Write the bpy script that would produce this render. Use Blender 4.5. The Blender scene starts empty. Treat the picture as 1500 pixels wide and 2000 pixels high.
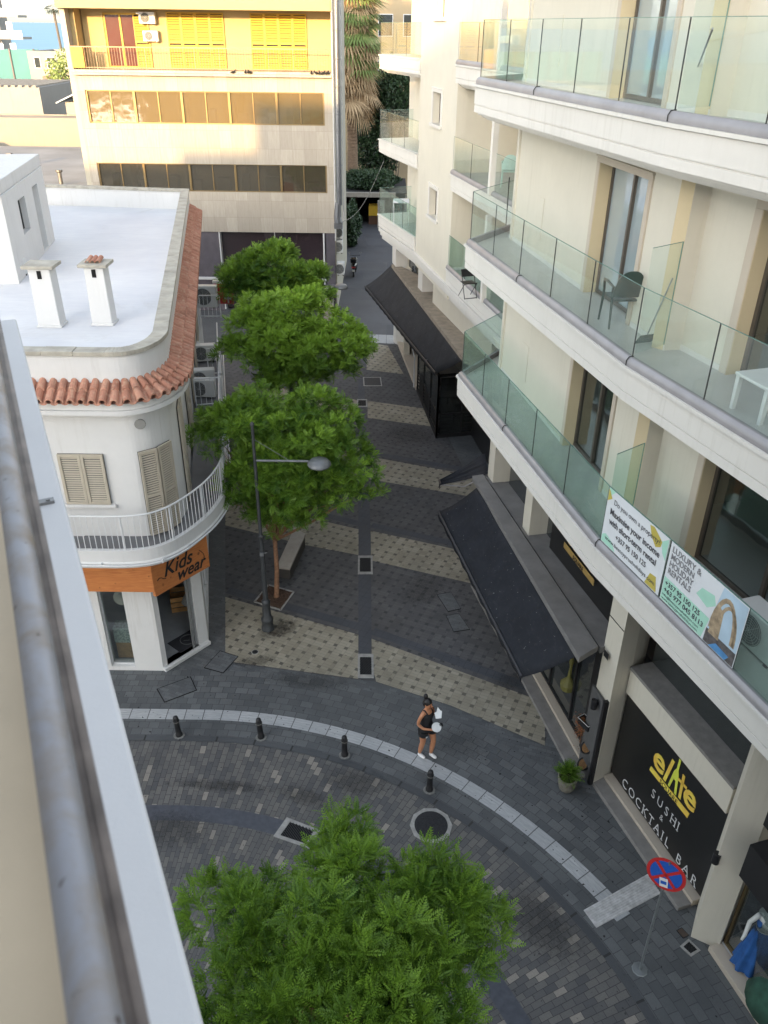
import bpy, bmesh, math, random
import numpy as np
from mathutils import Vector, Matrix
random.seed(7)
R_ = math.radians
S = bpy.context.scene
COL = S.collection
# ---------------------------------------------------------------- camera
cd = bpy.data.cameras.new('camera')
cam = bpy.data.objects.new('camera', cd); COL.objects.link(cam)
S.camera = cam
cam.matrix_world = Matrix(((0.99992072, -0.01259159, 0.0, 0.0),
                           (0.00641885, 0.50973206, -0.86030926, 0.0),
                           (0.01083266, 0.86024106, 0.50977248, 14.0), (0, 0, 0, 1)))
cd.sensor_fit = 'HORIZONTAL'; cd.sensor_width = 36; cd.lens = 38.4
cd.clip_start = 0.05; cd.clip_end = 60000
cd.dof.use_dof = True; cd.dof.focus_distance = 15; cd.dof.aperture_fstop = 8
# ---------------------------------------------------------------- sky, sun, exposure
SUN_AZ = 20.0     # degrees from -Y towards -X : the low sun stands behind and left of the camera
SUN_EL = 10.0
W = bpy.data.worlds.new('World'); S.world = W; W.use_nodes = True
nt = W.node_tree; nt.nodes.clear()
sky = nt.nodes.new('ShaderNodeTexSky'); sky.sky_type = 'NISHITA'; sky.sun_disc = False
sky.sun_elevation = R_(SUN_EL); sky.sun_rotation = R_(180 + SUN_AZ)
sky.air_density = 1.0; sky.dust_density = 1.5; sky.ozone_density = 1.0
hs_ = nt.nodes.new('ShaderNodeHueSaturation'); hs_.inputs['Saturation'].default_value = .45
bg = nt.nodes.new('ShaderNodeBackground'); bg.inputs[1].default_value = 0.15
wo = nt.nodes.new('ShaderNodeOutputWorld')
nt.links.new(sky.outputs[0], hs_.inputs['Color']); nt.links.new(hs_.outputs[0], bg.inputs[0]); nt.links.new(bg.outputs[0], wo.inputs[0])
sl = bpy.data.lights.new('sun', 'SUN'); sl.energy = 2.0; sl.angle = R_(0.4); sl.color = (1.0, 0.64, 0.28)
so = bpy.data.objects.new('sun', sl); COL.objects.link(so)
to_sun = Vector((-math.sin(R_(SUN_AZ)) * math.cos(R_(SUN_EL)), -math.cos(R_(SUN_AZ)) * math.cos(R_(SUN_EL)), math.sin(R_(SUN_EL))))
so.rotation_euler = to_sun.to_track_quat('Z', 'Y').to_euler()
S.view_settings.view_transform = 'Standard'; S.view_settings.look = 'None'
S.view_settings.exposure = 2.48; S.view_settings.gamma = 1
S.render.engine = 'CYCLES'
S.cycles.max_bounces = 8; S.cycles.transparent_max_bounces = 24
S.cycles.glossy_bounces = 3; S.cycles.transmission_bounces = 4

# ---------------------------------------------------------------- node helper
class NT:
    def __init__(s, name):
        s.m = bpy.data.materials.new(name); s.m.use_nodes = True
        s.t = s.m.node_tree; s.n = s.t.nodes; s.n.clear()
        s.out = s.n.new('ShaderNodeOutputMaterial')
    def put(s, sock, v):
        if isinstance(v, bpy.types.NodeSocket): s.t.links.new(v, sock)
        elif v is not None:
            if isinstance(v, (tuple, list)) and len(v) == 3 and sock.type == 'RGBA': v = (*v, 1)
            sock.default_value = v
    def math(s, op, a, b=None, c=None, clamp=False):
        n = s.n.new('ShaderNodeMath'); n.operation = op; n.use_clamp = clamp
        s.put(n.inputs[0], a)
        if b is not None: s.put(n.inputs[1], b)
        if c is not None: s.put(n.inputs[2], c)
        return n.outputs[0]
    def coord(s, kind='Object', scale=(1, 1, 1), rot=(0, 0, 0)):
        c = s.n.new('ShaderNodeTexCoord'); mp = s.n.new('ShaderNodeMapping')
        mp.inputs['Scale'].default_value = scale; mp.inputs['Rotation'].default_value = rot
        s.t.links.new(c.outputs[kind], mp.inputs[0]); return mp.outputs[0]
    def noise(s, vec, scale, detail=3, rough=.55, dist=0, ramp=None):
        n = s.n.new('ShaderNodeTexNoise'); s.put(n.inputs['Vector'], vec)
        n.inputs['Scale'].default_value = scale; n.inputs['Detail'].default_value = detail
        n.inputs['Roughness'].default_value = rough; n.inputs['Distortion'].default_value = dist
        o = n.outputs['Fac']
        if ramp: o = s.rng(o, *ramp)
        return o
    def rng(s, v, a, b, c=0., d=1.):
        n = s.n.new('ShaderNodeMapRange'); s.put(n.inputs[0], v)
        for i, x in enumerate((a, b, c, d)): s.put(n.inputs[i + 1], x)
        return n.outputs[0]
    def mix(s, f, a, b, mode='MIX'):
        n = s.n.new('ShaderNodeMix'); n.data_type = 'RGBA'; n.blend_type = mode
        s.put(n.inputs[0], f); s.put(n.inputs[6], a); s.put(n.inputs[7], b); return n.outputs[2]
    def sep(s, v):
        n = s.n.new('ShaderNodeSeparateXYZ'); s.put(n.inputs[0], v); return n.outputs
    def white(s, x, y):
        c = s.n.new('ShaderNodeCombineXYZ'); s.put(c.inputs[0], x); s.put(c.inputs[1], y)
        w = s.n.new('ShaderNodeTexWhiteNoise'); w.noise_dimensions = '3D'; s.put(w.inputs[0], c.outputs[0]); return w.outputs[0]
    def bump(s, h, strength=.3, dist=.02):
        n = s.n.new('ShaderNodeBump'); n.inputs['Strength'].default_value = strength
        n.inputs['Distance'].default_value = dist; s.put(n.inputs['Height'], h); return n.outputs[0]
    def bsdf(s, color, rough=.7, metal=0., normal=None, spec=.5, **kw):
        b = s.n.new('ShaderNodeBsdfPrincipled')
        s.put(b.inputs['Base Color'], color); s.put(b.inputs['Roughness'], rough); s.put(b.inputs['Metallic'], metal)
        b.inputs['Specular IOR Level'].default_value = spec
        if normal is not None: s.put(b.inputs['Normal'], normal)
        for k, v in kw.items(): s.put(b.inputs[k.replace('_', ' ')], v)
        return b.outputs[0]
    def done(s, sh):
        s.t.links.new(sh, s.out.inputs[0]); return s.m

def sc(c, f): return tuple(min(1, x * f) for x in c[:3])
def m_plain(name, c, rough=.6, metal=0., var=.08, scale=6, bump=.0, spec=.5, bscale=60):
    n = NT(name); v = n.coord()
    f = n.noise(v, scale, 4, ramp=(.3, .7))
    col = n.mix(f, sc(c, 1 - var), sc(c, 1 + var))
    nor = n.bump(n.noise(v, bscale, 3), bump, .01) if bump else None
    return n.done(n.bsdf(col, rough, metal, nor, spec))
def m_plaster(name, c, stain=(.55, .52, .46), amt=.25, streak=True):
    n = NT(name); v = n.coord()
    a = n.noise(v, 1.1, 5, .6, ramp=(.35, .75)); b = n.noise(v, 9, 4, .6, ramp=(.3, .7))
    col = n.mix(a, sc(c, .95), sc(c, 1.02)); col = n.mix(n.math('MULTIPLY', b, .25), col, sc(c, .92))
    if streak:
        vs = n.coord(scale=(7, 7, .5)); s_ = n.noise(vs, 1.5, 5, .65, ramp=(.52, .74))
        big = n.noise(v, .6, 2, ramp=(.38, .6))
        col = n.mix(n.math('MULTIPLY', n.math('MULTIPLY', s_, big), amt), col, tuple(x * y for x, y in zip(c, stain)))
    h = n.noise(v, 70, 4, .7); h2 = n.noise(v, 3, 3)
    return n.done(n.bsdf(col, .85, 0, n.bump(n.math('ADD', h, h2), .18, .01), .3))
def m_glass(name, tint=(.80, .93, .88), refl=.9, edge=None):
    n = NT(name)
    tr = n.n.new('ShaderNodeBsdfTransparent'); tr.inputs[0].default_value = (*tint, 1)
    gl = n.n.new('ShaderNodeBsdfGlossy'); gl.inputs['Roughness'].default_value = .02; gl.inputs[0].default_value = (refl, refl, refl, 1)
    lw = n.n.new('ShaderNodeLayerWeight'); lw.inputs[0].default_value = .5
    frv = n.math('ADD', n.math('MULTIPLY', n.math('POWER', lw.outputs['Facing'], 4.5), .45), .035)
    mx = n.n.new('ShaderNodeMixShader')
    n.t.links.new(frv, mx.inputs[0]); n.t.links.new(tr.outputs[0], mx.inputs[1]); n.t.links.new(gl.outputs[0], mx.inputs[2])
    # dust film
    df = n.n.new('ShaderNodeBsdfDiffuse'); df.inputs[0].default_value = (.75, .82, .78, 1)
    mx2 = n.n.new('ShaderNodeMixShader'); n.put(mx2.inputs[0], n.rng(n.noise(n.coord(scale=(1, 1, .35)), 2.2, 4), 0.3, .8, .01, .05))
    n.t.links.new(mx.outputs[0], mx2.inputs[1]); n.t.links.new(df.outputs[0], mx2.inputs[2])
    return n.done(mx2.outputs[0])
def m_window(name, c=(.03, .035, .035), rough=.04, spec=1.0, alpha=.0):
    """window pane: reflecting; alpha lets one see in"""
    n = NT(name)
    gl = n.n.new('ShaderNodeBsdfGlossy'); gl.inputs['Roughness'].default_value = rough; gl.inputs[0].default_value = (.95, .97, 1, 1)
    df = n.n.new('ShaderNodeBsdfDiffuse'); df.inputs[0].default_value = (*c, 1)
    tr = n.n.new('ShaderNodeBsdfTransparent'); tr.inputs[0].default_value = (.80, .84, .83, 1)
    m1 = n.n.new('ShaderNodeMixShader'); m1.inputs[0].default_value = alpha
    n.t.links.new(df.outputs[0], m1.inputs[1]); n.t.links.new(tr.outputs[0], m1.inputs[2])
    lw = n.n.new('ShaderNodeLayerWeight'); lw.inputs[0].default_value = .5
    frv = n.math('ADD', n.math('MULTIPLY', n.math('POWER', lw.outputs['Facing'], 3), .55), .05 + .06 * spec)
    wob = n.bump(n.noise(n.coord(), 1.2, 2), .04, .3); n.t.links.new(wob, gl.inputs['Normal'])
    m2 = n.n.new('ShaderNodeMixShader'); n.t.links.new(frv, m2.inputs[0])
    n.t.links.new(m1.outputs[0], m2.inputs[1]); n.t.links.new(gl.outputs[0], m2.inputs[2])
    return n.done(m2.outputs[0])

def m_pavers(name, w, h, c1, c2, grout, light=None, plight=.0, rot=0, kind='Object', dirt=.5, gw=.05, stag=.5, blot=.6):
    """running bond pavers, each stone its own tone"""
    n = NT(name); v = n.coord(kind, rot=(0, 0, R_(rot))); x, y, z = n.sep(v)
    row = n.math('FLOOR', n.math('DIVIDE', y, h)); fy = n.math('FRACT', n.math('DIVIDE', y, h))
    xo = n.math('ADD', n.math('DIVIDE', x, w), n.math('MULTIPLY', n.math('MODULO', row, 2), stag))
    colm = n.math('FLOOR', xo); fx = n.math('FRACT', xo)
    r = n.white(colm, row)
    base = n.mix(r, c1, c2)
    if light:
        r2 = n.white(n.math('ADD', colm, 37.3), row)
        base = n.mix(n.math('GREATER_THAN', r2, 1 - plight), base, light)
    nz = n.noise(v, 40, 3, .7, ramp=(.25, .75)); base = n.mix(n.math('MULTIPLY', nz, .35), base, sc(c1, .55))
    bl = n.noise(v, .8, 4, .6, ramp=(.4, .7)); base = n.mix(n.math('MULTIPLY', bl, blot), base, n.mix(.5, base, sc(c1, .35)))
    g = n.math('MAXIMUM', n.math('LESS_THAN', fx, gw * h / w if w > h else gw), n.math('LESS_THAN', fy, gw if w > h else gw * w / h))
    spots = n.noise(n.coord(kind), 13, 1, .4, ramp=(.73, .76))
    base = n.mix(n.math('MULTIPLY', spots, dirt), base, (.012, .012, .012))
    base = n.mix(n.math('MULTIPLY', g, .85), base, grout)
    hh = n.math('SUBTRACT', n.math('MULTIPLY', nz, .25), n.math('ADD', g, n.math('MULTIPLY', r, .3)))
    return n.done(n.bsdf(base, n.rng(r, 0, 1, .55, .8), 0, n.bump(hh, .35, .008), .35))
def m_pinwheel(name, c1, c2, dark, grout, pitch=.307, rot=24, dirt=.6):
    n = NT(name); v = n.coord('Object', rot=(0, 0, R_(rot))); x, y, z = n.sep(v)
    X = n.math('DIVIDE', x, pitch); Y = n.math('DIVIDE', y, pitch)
    u = n.math('FRACT', X); w = n.math('FRACT', Y); cu = n.math('FLOOR', X); cv = n.math('FLOOR', Y)
    sq = n.math('MULTIPLY', n.math('LESS_THAN', u, .33), n.math('LESS_THAN', w, .33))
    hi = n.math('GREATER_THAN', u, .33); hj = n.math('GREATER_THAN', w, .33)
    r = n.white(n.math('ADD', cu, n.math('MULTIPLY', hi, .5)), n.math('ADD', cv, n.math('MULTIPLY', hj, .5)))
    base = n.mix(r, c1, c2)
    base = n.mix(n.math('MULTIPLY', sq, n.rng(n.white(cu, cv), 0, 1, .7, 1)), base, dark)
    def ln(t, at): return n.math('LESS_THAN', n.math('ABSOLUTE', n.math('SUBTRACT', t, at)), .022)
    g = n.math('MAXIMUM', n.math('MAXIMUM', ln(u, .0), ln(u, .33)), n.math('MAXIMUM', ln(w, .0), ln(w, .33)))
    g = n.math('MAXIMUM', g, n.math('MULTIPLY', hi, ln(w, .67)))
    nz = n.noise(v, 35, 4, .7, ramp=(.25, .75)); base = n.mix(n.math('MULTIPLY', nz, .3), base, sc(c1, .6))
    bl = n.noise(v, .9, 5, .65, ramp=(.42, .75)); base = n.mix(n.math('MULTIPLY', bl, .55), base, sc(c1, .5))
    spots = n.noise(n.coord(), 11, 1, .4, ramp=(.72, .75)); base = n.mix(n.math('MULTIPLY', spots, dirt), base, (.012, .012, .012))
    base = n.mix(n.math('MULTIPLY', g, .55), base, grout)
    return n.done(n.bsdf(base, .75, 0, n.bump(n.math('SUBTRACT', nz, g), .3, .006), .3))

# ---------------------------------------------------------------- mesh helper
class MB:
    def __init__(s): s.v = []; s.f = []; s.mi = []; s.cm = 0; s.uv = None
    def quad(s, *p):
        b = len(s.v); s.v += [tuple(q) for q in p]; s.f.append(tuple(range(b, b + len(p)))); s.mi.append(s.cm); return s
    def hexa(s, lo, hi):
        b = len(s.v); s.v += [tuple(q) for q in lo] + [tuple(q) for q in hi]; k = len(lo)
        s.f.append(tuple(b + i for i in reversed(range(k)))); s.f.append(tuple(b + k + i for i in range(k)))
        for i in range(k):
            j = (i + 1) % k; s.f.append((b + i, b + j, b + k + j, b + k + i))
        s.mi += [s.cm] * (k + 2); return s
    def box(s, x0, x1, y0, y1, z0, z1):
        return s.prism([(x0, y0), (x1, y0), (x1, y1), (x0, y1)], z0, z1)
    def prism(s, poly, z0, z1):
        A = sum(poly[i][0] * poly[(i + 1) % len(poly)][1] - poly[(i + 1) % len(poly)][0] * poly[i][1] for i in range(len(poly)))
        if A < 0: poly = poly[::-1]
        return s.hexa([(x, y, z0) for x, y in poly], [(x, y, z1) for x, y in poly])
    def wall(s, p0, p1, t0, t1, z0, z1):
        """box along plan line; offsets t measured to the LEFT of p0->p1"""
        p0 = Vector(p0[:2]); p1 = Vector(p1[:2]); d = (p1 - p0).normalized(); n = Vector((-d.y, d.x))
        return s.prism([tuple(p0 + n * t0), tuple(p1 + n * t0), tuple(p1 + n * t1), tuple(p0 + n * t1)], z0, z1)
    def bar(s, a, b, w, h=None, up=(0, 0, 1)):
        a = Vector(a); b = Vector(b); h = h or w; d = (b - a).normalized(); up = Vector(up)
        if abs(d.dot(up)) > .98: up = Vector((1, 0, 0))
        x = d.cross(up).normalized() * w / 2; y = x.cross(d).normalized() * h / 2
        c = [-x - y, x - y, x + y, -x + y]
        return s.hexa([a + q for q in c], [b + q for q in c])
    def tube(s, pts, r, seg=8, cap=True, closed=False):
        pts = [Vector(p) for p in pts]; n = len(pts)
        rs = r if isinstance(r, (list, tuple)) else [r] * n
        b = len(s.v); prev = None
        for i, p in enumerate(pts):
            if closed: d = pts[(i + 1) % n] - pts[i - 1]
            else: d = pts[min(i + 1, n - 1)] - pts[max(i - 1, 0)]
            d.normalize()
            if prev is None:
                a = Vector((0, 0, 1)) if abs(d.z) < .9 else Vector((1, 0, 0)); x = d.cross(a).normalized()
            else: x = (prev - d * prev.dot(d)).normalized()
            prev = x; y = d.cross(x)
            for k in range(seg):
                t = 2 * math.pi * k / seg; s.v.append(tuple(p + (x * math.cos(t) + y * math.sin(t)) * rs[i]))
        for i in range(n if closed else n - 1):
            i2 = (i + 1) % n
            for k in range(seg):
                k2 = (k + 1) % seg; s.f.append((b + i * seg + k, b + i * seg + k2, b + i2 * seg + k2, b + i2 * seg + k)); s.mi.append(s.cm)
        if cap and not closed:
            s.f.append(tuple(b + k for k in reversed(range(seg)))); s.f.append(tuple(b + (n - 1) * seg + k for k in range(seg))); s.mi += [s.cm] * 2
        return s
    def lathe(s, prof, c=(0, 0, 0), seg=16, axis=None):
        b = len(s.v); n = len(prof); c = Vector(c)
        M = Matrix.Identity(3) if axis is None else Vector(axis).normalized().to_track_quat('Z', 'Y').to_matrix()
        for r, z in prof:
            for k in range(seg):
                t = 2 * math.pi * k / seg; s.v.append(tuple(c + M @ Vector((r * math.cos(t), r * math.sin(t), z))))
        for i in range(n - 1):
            for k in range(seg):
                k2 = (k + 1) % seg; s.f.append((b + i * seg + k, b + i * seg + k2, b + (i + 1) * seg + k2, b + (i + 1) * seg + k)); s.mi.append(s.cm)
        s.f.append(tuple(b + k for k in reversed(range(seg)))); s.f.append(tuple(b + (n - 1) * seg + k for k in range(seg))); s.mi += [s.cm] * 2
        return s
    def sweep(s, path, prof, cap=True):
        """closed profile (offset to the left of the path, z) along a plan polyline, mitred"""
        P = [Vector(p[:2]) for p in path]; n = len(P); b = len(s.v); k = len(prof)
        for i in range(n):
            d0 = (P[i] - P[i - 1]).normalized() if i else (P[1] - P[0]).normalized()
            d1 = (P[i + 1] - P[i]).normalized() if i < n - 1 else d0
            if i == 0: d0 = d1
            m = (d0 + d1).normalized(); nn = Vector((-m.y, m.x)); f = 1 / max(.3, nn.dot(Vector((-d0.y, d0.x))))
            for o, z in prof:
                q = P[i] + nn * o * f; s.v.append((q.x, q.y, z))
        for i in range(n - 1):
            for j in range(k):
                j2 = (j + 1) % k; s.f.append((b + i * k + j, b + (i + 1) * k + j, b + (i + 1) * k + j2, b + i * k + j2)); s.mi.append(s.cm)
        if cap:
            s.f.append(tuple(b + j for j in range(k))); s.f.append(tuple(b + (n - 1) * k + j for j in reversed(range(k)))); s.mi += [s.cm] * 2
        return s
    def wallo(s, p0, p1, z0, z1, holes=(), t=.3):
        """wall from p0 to p1 with openings (u0,u1,z0,z1); outer face on the line, thickness to the LEFT"""
        p0 = Vector(p0[:2]); p1 = Vector(p1[:2]); L = (p1 - p0).length; d = (p1 - p0) / L; n = Vector((-d.y, d.x))
        us = sorted({0, L, *[min(max(h[i], 0), L) for h in holes for i in (0, 1)]}); zs = sorted({z0, z1, *[min(max(h[i], z0), z1) for h in holes for i in (2, 3)]})
        def solid(i, j):
            if not (0 <= i < len(us) - 1 and 0 <= j < len(zs) - 1): return False
            u = (us[i] + us[i + 1]) / 2; z = (zs[j] + zs[j + 1]) / 2
            return not any(h[0] < u < h[1] and h[2] < z < h[3] for h in holes)
        def P(u, z, o): q = p0 + d * u + n * o; return (q.x, q.y, z)
        for i in range(len(us) - 1):
            for j in range(len(zs) - 1):
                if not solid(i, j): continue
                a, c, e, f = us[i], us[i + 1], zs[j], zs[j + 1]
                s.quad(P(a, e, 0), P(c, e, 0), P(c, f, 0), P(a, f, 0)); s.quad(P(c, e, t), P(a, e, t), P(a, f, t), P(c, f, t))
                if not solid(i - 1, j): s.quad(P(a, e, t), P(a, e, 0), P(a, f, 0), P(a, f, t))
                if not solid(i + 1, j): s.quad(P(c, e, 0), P(c, e, t), P(c, f, t), P(c, f, 0))
                if not solid(i, j - 1): s.quad(P(a, e, t), P(c, e, t), P(c, e, 0), P(a, e, 0))
                if not solid(i, j + 1): s.quad(P(a, f, 0), P(c, f, 0), P(c, f, t), P(a, f, t))
        return s
    def make(s, name, mats, parent=None, bevel=0, smooth=False, base=None, fixn=False):
        me = bpy.data.meshes.new(name); me.from_pydata(s.v, [], s.f)
        if not isinstance(mats, (list, tuple)): mats = [mats]
        for m in mats: me.materials.append(m)
        if len(mats) > 1: me.polygons.foreach_set('material_index', s.mi)
        if fixn:
            bm = bmesh.new(); bm.from_mesh(me); bmesh.ops.remove_doubles(bm, verts=bm.verts, dist=.0005)
            bmesh.ops.recalc_face_normals(bm, faces=bm.faces); bm.to_mesh(me); bm.free()
        if smooth:
            me.polygons.foreach_set('use_smooth', [True] * len(me.polygons))
        me.update()
        o = bpy.data.objects.new(name, me); COL.objects.link(o)
        if smooth and smooth is not True:
            md = o.modifiers.new('edges', 'EDGE_SPLIT'); md.split_angle = R_(smooth)
        if bevel:
            b = o.modifiers.new('bevel', 'BEVEL'); b.width = bevel; b.segments = 2; b.limit_method = 'ANGLE'; b.angle_limit = R_(40)
        if parent is not None:
            o.parent = parent
            if base is None: o.location = -Vector(parent['_w']) if '_w' in parent else (0, 0, 0)
        return o
def root(name, loc, label, cat, group=None, rz=0, world=False):
    """Empty at the base of a thing. world=True: its parts are written in world coordinates"""
    o = bpy.data.objects.new(name, None); COL.objects.link(o); o.location = loc; o.rotation_euler = (0, 0, rz)
    o['label'] = label; o['category'] = cat; o.empty_display_size = .2
    if group: o['group'] = group
    if world: o['_w'] = list(loc)
    return o
def tag(o, label, cat, group=None):
    o['label'] = label; o['category'] = cat
    if group: o['group'] = group
    return o
def struct(o): o['kind'] = 'structure'; return o
def sub(child, parent):
    """make child (built in the same space as its parent mesh) a sub-part"""
    child.parent = parent; child.location = (0, 0, 0); return child
def clone(r, loc, rz, label=None):
    def cp(o, par):
        c = o.copy(); COL.objects.link(c)
        if par is not None: c.parent = par
        for ch in [x for x in bpy.data.objects if x.parent == o]: cp(ch, c)
        return c
    c = cp(r, None); c.location = loc; c.rotation_euler = (0, 0, rz)
    if label: c['label'] = label
    return c
def text(s, size, mat, org, xd, up, name, parent, depth=.004, align='LEFT', shear=0, width=1., bold=0.):
    cu = bpy.data.curves.new(name, 'FONT'); cu.body = s; cu.size = size; cu.extrude = depth / 2; cu.align_x = align; cu.shear = shear
    cu.offset = bold; cu.resolution_u = 3
    t = bpy.data.objects.new(name, cu); me = bpy.data.meshes.new_from_object(t)
    bpy.data.objects.remove(t); bpy.data.curves.remove(cu)
    xd = Vector(xd).normalized(); up = Vector(up).normalized(); nn = xd.cross(up)
    M = Matrix(((xd.x * width, up.x, nn.x, org[0]), (xd.y * width, up.y, nn.y, org[1]), (xd.z * width, up.z, nn.z, org[2]), (0, 0, 0, 1)))
    me.transform(M); me.materials.clear(); me.materials.append(mat)
    o = bpy.data.objects.new(name, me); COL.objects.link(o); me.name = name
    if parent is not None:
        o.parent = parent
        if '_w' in parent: o.location = -Vector(parent['_w'])
    return o
def lerp(a, b, t): return tuple(x + (y - x) * t for x, y in zip(a, b))

# ---------------------------------------------------------------- materials
cream = m_plaster('cream_plaster', (.60, .565, .48), amt=.22)
creamw = m_plaster('pale_cream_plaster', (.62, .60, .56), amt=.28)
tanp = m_plaster('warm_cream_plaster', (.56, .47, .31), streak=False)
stonetrim = m_plaster('surround_stone', (.49, .43, .355), streak=False)
whitep = m_plaster('white_plaster', (.60, .60, .595), amt=.35)
_n = NT('white_roof_paint'); _v = _n.coord(); _c = _n.mix(_n.noise(_v, .6, 4, .6, ramp=(.35, .7)), (.56, .57, .60), (.64, .65, .665))
_b = _n.noise(_n.coord(scale=(.5, 4, 1), rot=(0, 0, .15)), 2.2, 5, .7, .6, ramp=(.45, .8)); _c = _n.mix(_n.math('MULTIPLY', _b, .45), _c, (.44, .46, .52))
_d = _n.noise(_v, .35, 5, .7, 1.2, ramp=(.58, .75)); _c = _n.mix(_n.math('MULTIPLY', _d, .4), _c, (.40, .39, .37))
whiter = _n.done(_n.bsdf(_c, .6, 0, _n.bump(_b, .3, .01), .3))
bronze = m_plain('bronze_aluminium', (.20, .145, .07), .4, .6)
brownf = m_plain('brown_frame', (.10, .085, .07), .45, .3)
steel = m_plain('brushed_steel', (.28, .27, .28), .5, .35, .1, 3)
black = m_plain('black_metal', (.018, .018, .02), .45, .2)
blackm = m_plain('black_matt', (.012, .012, .013), .8)
darkgap = m_plain('dark_rubber', (.02, .02, .02), .8)
balg = m_glass('balustrade_glass', (.94, .975, .965))
balgd = m_glass('balustrade_glass_deep', (.84, .93, .90))
win_d = m_window('dark_pane')
win_i = m_window('clear_pane', (.05, .06, .06), alpha=.93)
win_b = m_window('sky_reflection_pane', (.30, .36, .38), spec=2.2)  # pale blue base stands in for sky reflected in the upper doors
tilefl = m_plain('balcony_tiles', (.42, .42, .40), .35, 0, .06, 2)
curtain = m_plain('curtain_cloth', (.55, .55, .53), .9, var=.12)
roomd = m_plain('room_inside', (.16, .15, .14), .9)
whitepl = m_plain('white_plastic', (.60, .61, .60), .45, 0, .04)
whitemt = m_plain('white_painted_metal', (.58, .59, .60), .4, 0, .05)
greyst = m_plain('grey_step_stone', (.22, .21, .2), .7, 0, .15, 4, .2)
awn = None

# ================================================================ ground
asph = m_pavers('alley_asphalt', 3.1, 2.3, (.092, .094, .104), (.10, .102, .112), (.088, .09, .10), dirt=.2, gw=.01)
sidewk = m_pavers('sidewalk_pavers', .2, .1, (.095, .102, .108), (.155, .162, .168), (.055, .057, .06), rot=20, dirt=.9)
darkpin = m_pinwheel('dark_pinwheel_paving', (.094, .094, .098), (.125, .124, .126), (.052, .053, .058), (.06, .06, .062))
tanpin = m_pinwheel('tan_pinwheel_paving', (.29, .265, .205), (.38, .35, .28), (.082, .077, .068), (.16, .145, .12))
border = m_pavers('dark_border_pavers', .2, .2, (.066, .072, .086), (.088, .094, .108), (.04, .04, .046), rot=24, stag=0, dirt=.3)
roadpv = m_pavers('road_pavers', .23, .115, (.090, .092, .096), (.175, .168, .156), (.030, .028, .032), (.30, .275, .24), .05, kind='UV', dirt=.6, gw=.08, blot=.4)
kerbm = m_pavers('kerb_stone', .8, 5, (.07, .075, .082), (.10, .106, .112), (.03, .03, .03), kind='UV', dirt=.2)
walkuv = m_pavers('footway_pavers', .24, .2, (.095, .102, .108), (.155, .162, .166), (.048, .05, .054), kind='UV', dirt=.9, stag=.5)
channel = m_plain('channel_stone', (.06, .066, .082), .5, 0, .2, 8, .1)
marble = None
def mk_marble(name, kind='UV'):
    n = NT(name); v = n.coord(kind); x, y, z = n.sep(v)
    X = n.math('DIVIDE', x, .43); fx = n.math('FRACT', X); cx = n.math('FLOOR', X)
    r = n.white(cx, 3.0)
    st = n.noise(n.coord(kind, scale=(1.2, 9, 1)), 3.5, 5, .7, .8, ramp=(.35, .7))
    c = n.mix(r, (.40, .41, .42), (.50, .51, .52)); c = n.mix(n.math('MULTIPLY', st, .65), c, (.22, .24, .25))
    gr = n.math('LESS_THAN', n.math('FRACT', n.math('MULTIPLY', y, 14)), .3)
    c = n.mix(n.math('MULTIPLY', n.math('MULTIPLY', gr, n.math('GREATER_THAN', r, .45)), .25), c, (.2, .21, .22))
    g = n.math('LESS_THAN', fx, .045); c = n.mix(n.math('MULTIPLY', g, .9), c, (.07, .07, .07))
    sp = n.noise(n.coord(), 13, 1, .4, ramp=(.72, .75)); c = n.mix(sp, c, (.02, .02, .02))
    return n.done(n.bsdf(c, .5, 0, n.bump(n.math('SUBTRACT', st, n.math('ADD', g, gr)), .3, .005), .4))
marble = mk_marble('marble_tactile_slabs')
CX, CY = -4.2, 4.1
def uvmesh(name, grid, uvs, mat, z=None):
    """grid[i][j] of xy points -> flat sheet with UVs"""
    V = []; F = []; U = []
    n = len(grid); m = len(grid[0])
    for i in range(n):
        for j in range(m): V.append((grid[i][j][0], grid[i][j][1], z)); U.append(uvs[i][j])
    for i in range(n - 1):
        for j in range(m - 1): F.append((i * m + j, (i + 1) * m + j, (i + 1) * m + j + 1, i * m + j + 1))
    me = bpy.data.meshes.new(name); me.from_pydata(V, [], F); me.materials.append(mat)
    ul = me.uv_layers.new(name='UVMap'); vi = np.zeros(len(me.loops), int); me.loops.foreach_get('vertex_index', vi)
    ul.data.foreach_set('uv', np.array(U, float)[vi].ravel())
    bm = bmesh.new(); bm.from_mesh(me); bmesh.ops.recalc_face_normals(bm, faces=bm.faces)
    for f in bm.faces:
        if f.normal.z < 0: f.normal_flip()
    bm.to_mesh(me); bm.free()
    o = bpy.data.objects.new(name, me); COL.objects.link(o); return struct(o)
def polar(name, r0, r1, mat, z, a0=-50, a1=90, left=22, kref=8.5, nr=2, swap=False):
    """ring band round the corner that runs on straight to the left; u = along, v = across"""
    cols = []
    for i in range(12): cols.append((CX - left + left * i / 12, None))
    st = int((a1 - a0) / 2)
    for i in range(st + 1): cols.append((None, R_(a1 - (a1 - a0) * i / st)))
    G_, U_ = [], []
    for x, a in cols:
        g, u = [], []
        for j in range(nr + 1):
            r = r0 + (r1 - r0) * j / nr
            if a is None: p = (x, CY + r); s_ = x - CX
            else: p = (CX + r * math.cos(a), CY + r * math.sin(a)); s_ = (math.pi / 2 - a) * kref
            g.append(p); u.append((r, s_) if swap else (s_, r))
        G_.append(g); U_.append(u)
    return uvmesh(name, G_, U_, mat, z)
gm = m_plain('distant_ground', (.22, .2, .17), .95, 0, .3, .05)
g = MB(); g.quad((-400, -60, -.12), (400, -60, -.12), (400, 300, -.12), (-400, 300, -.12)); struct(g.make('ground', gm))
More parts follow.
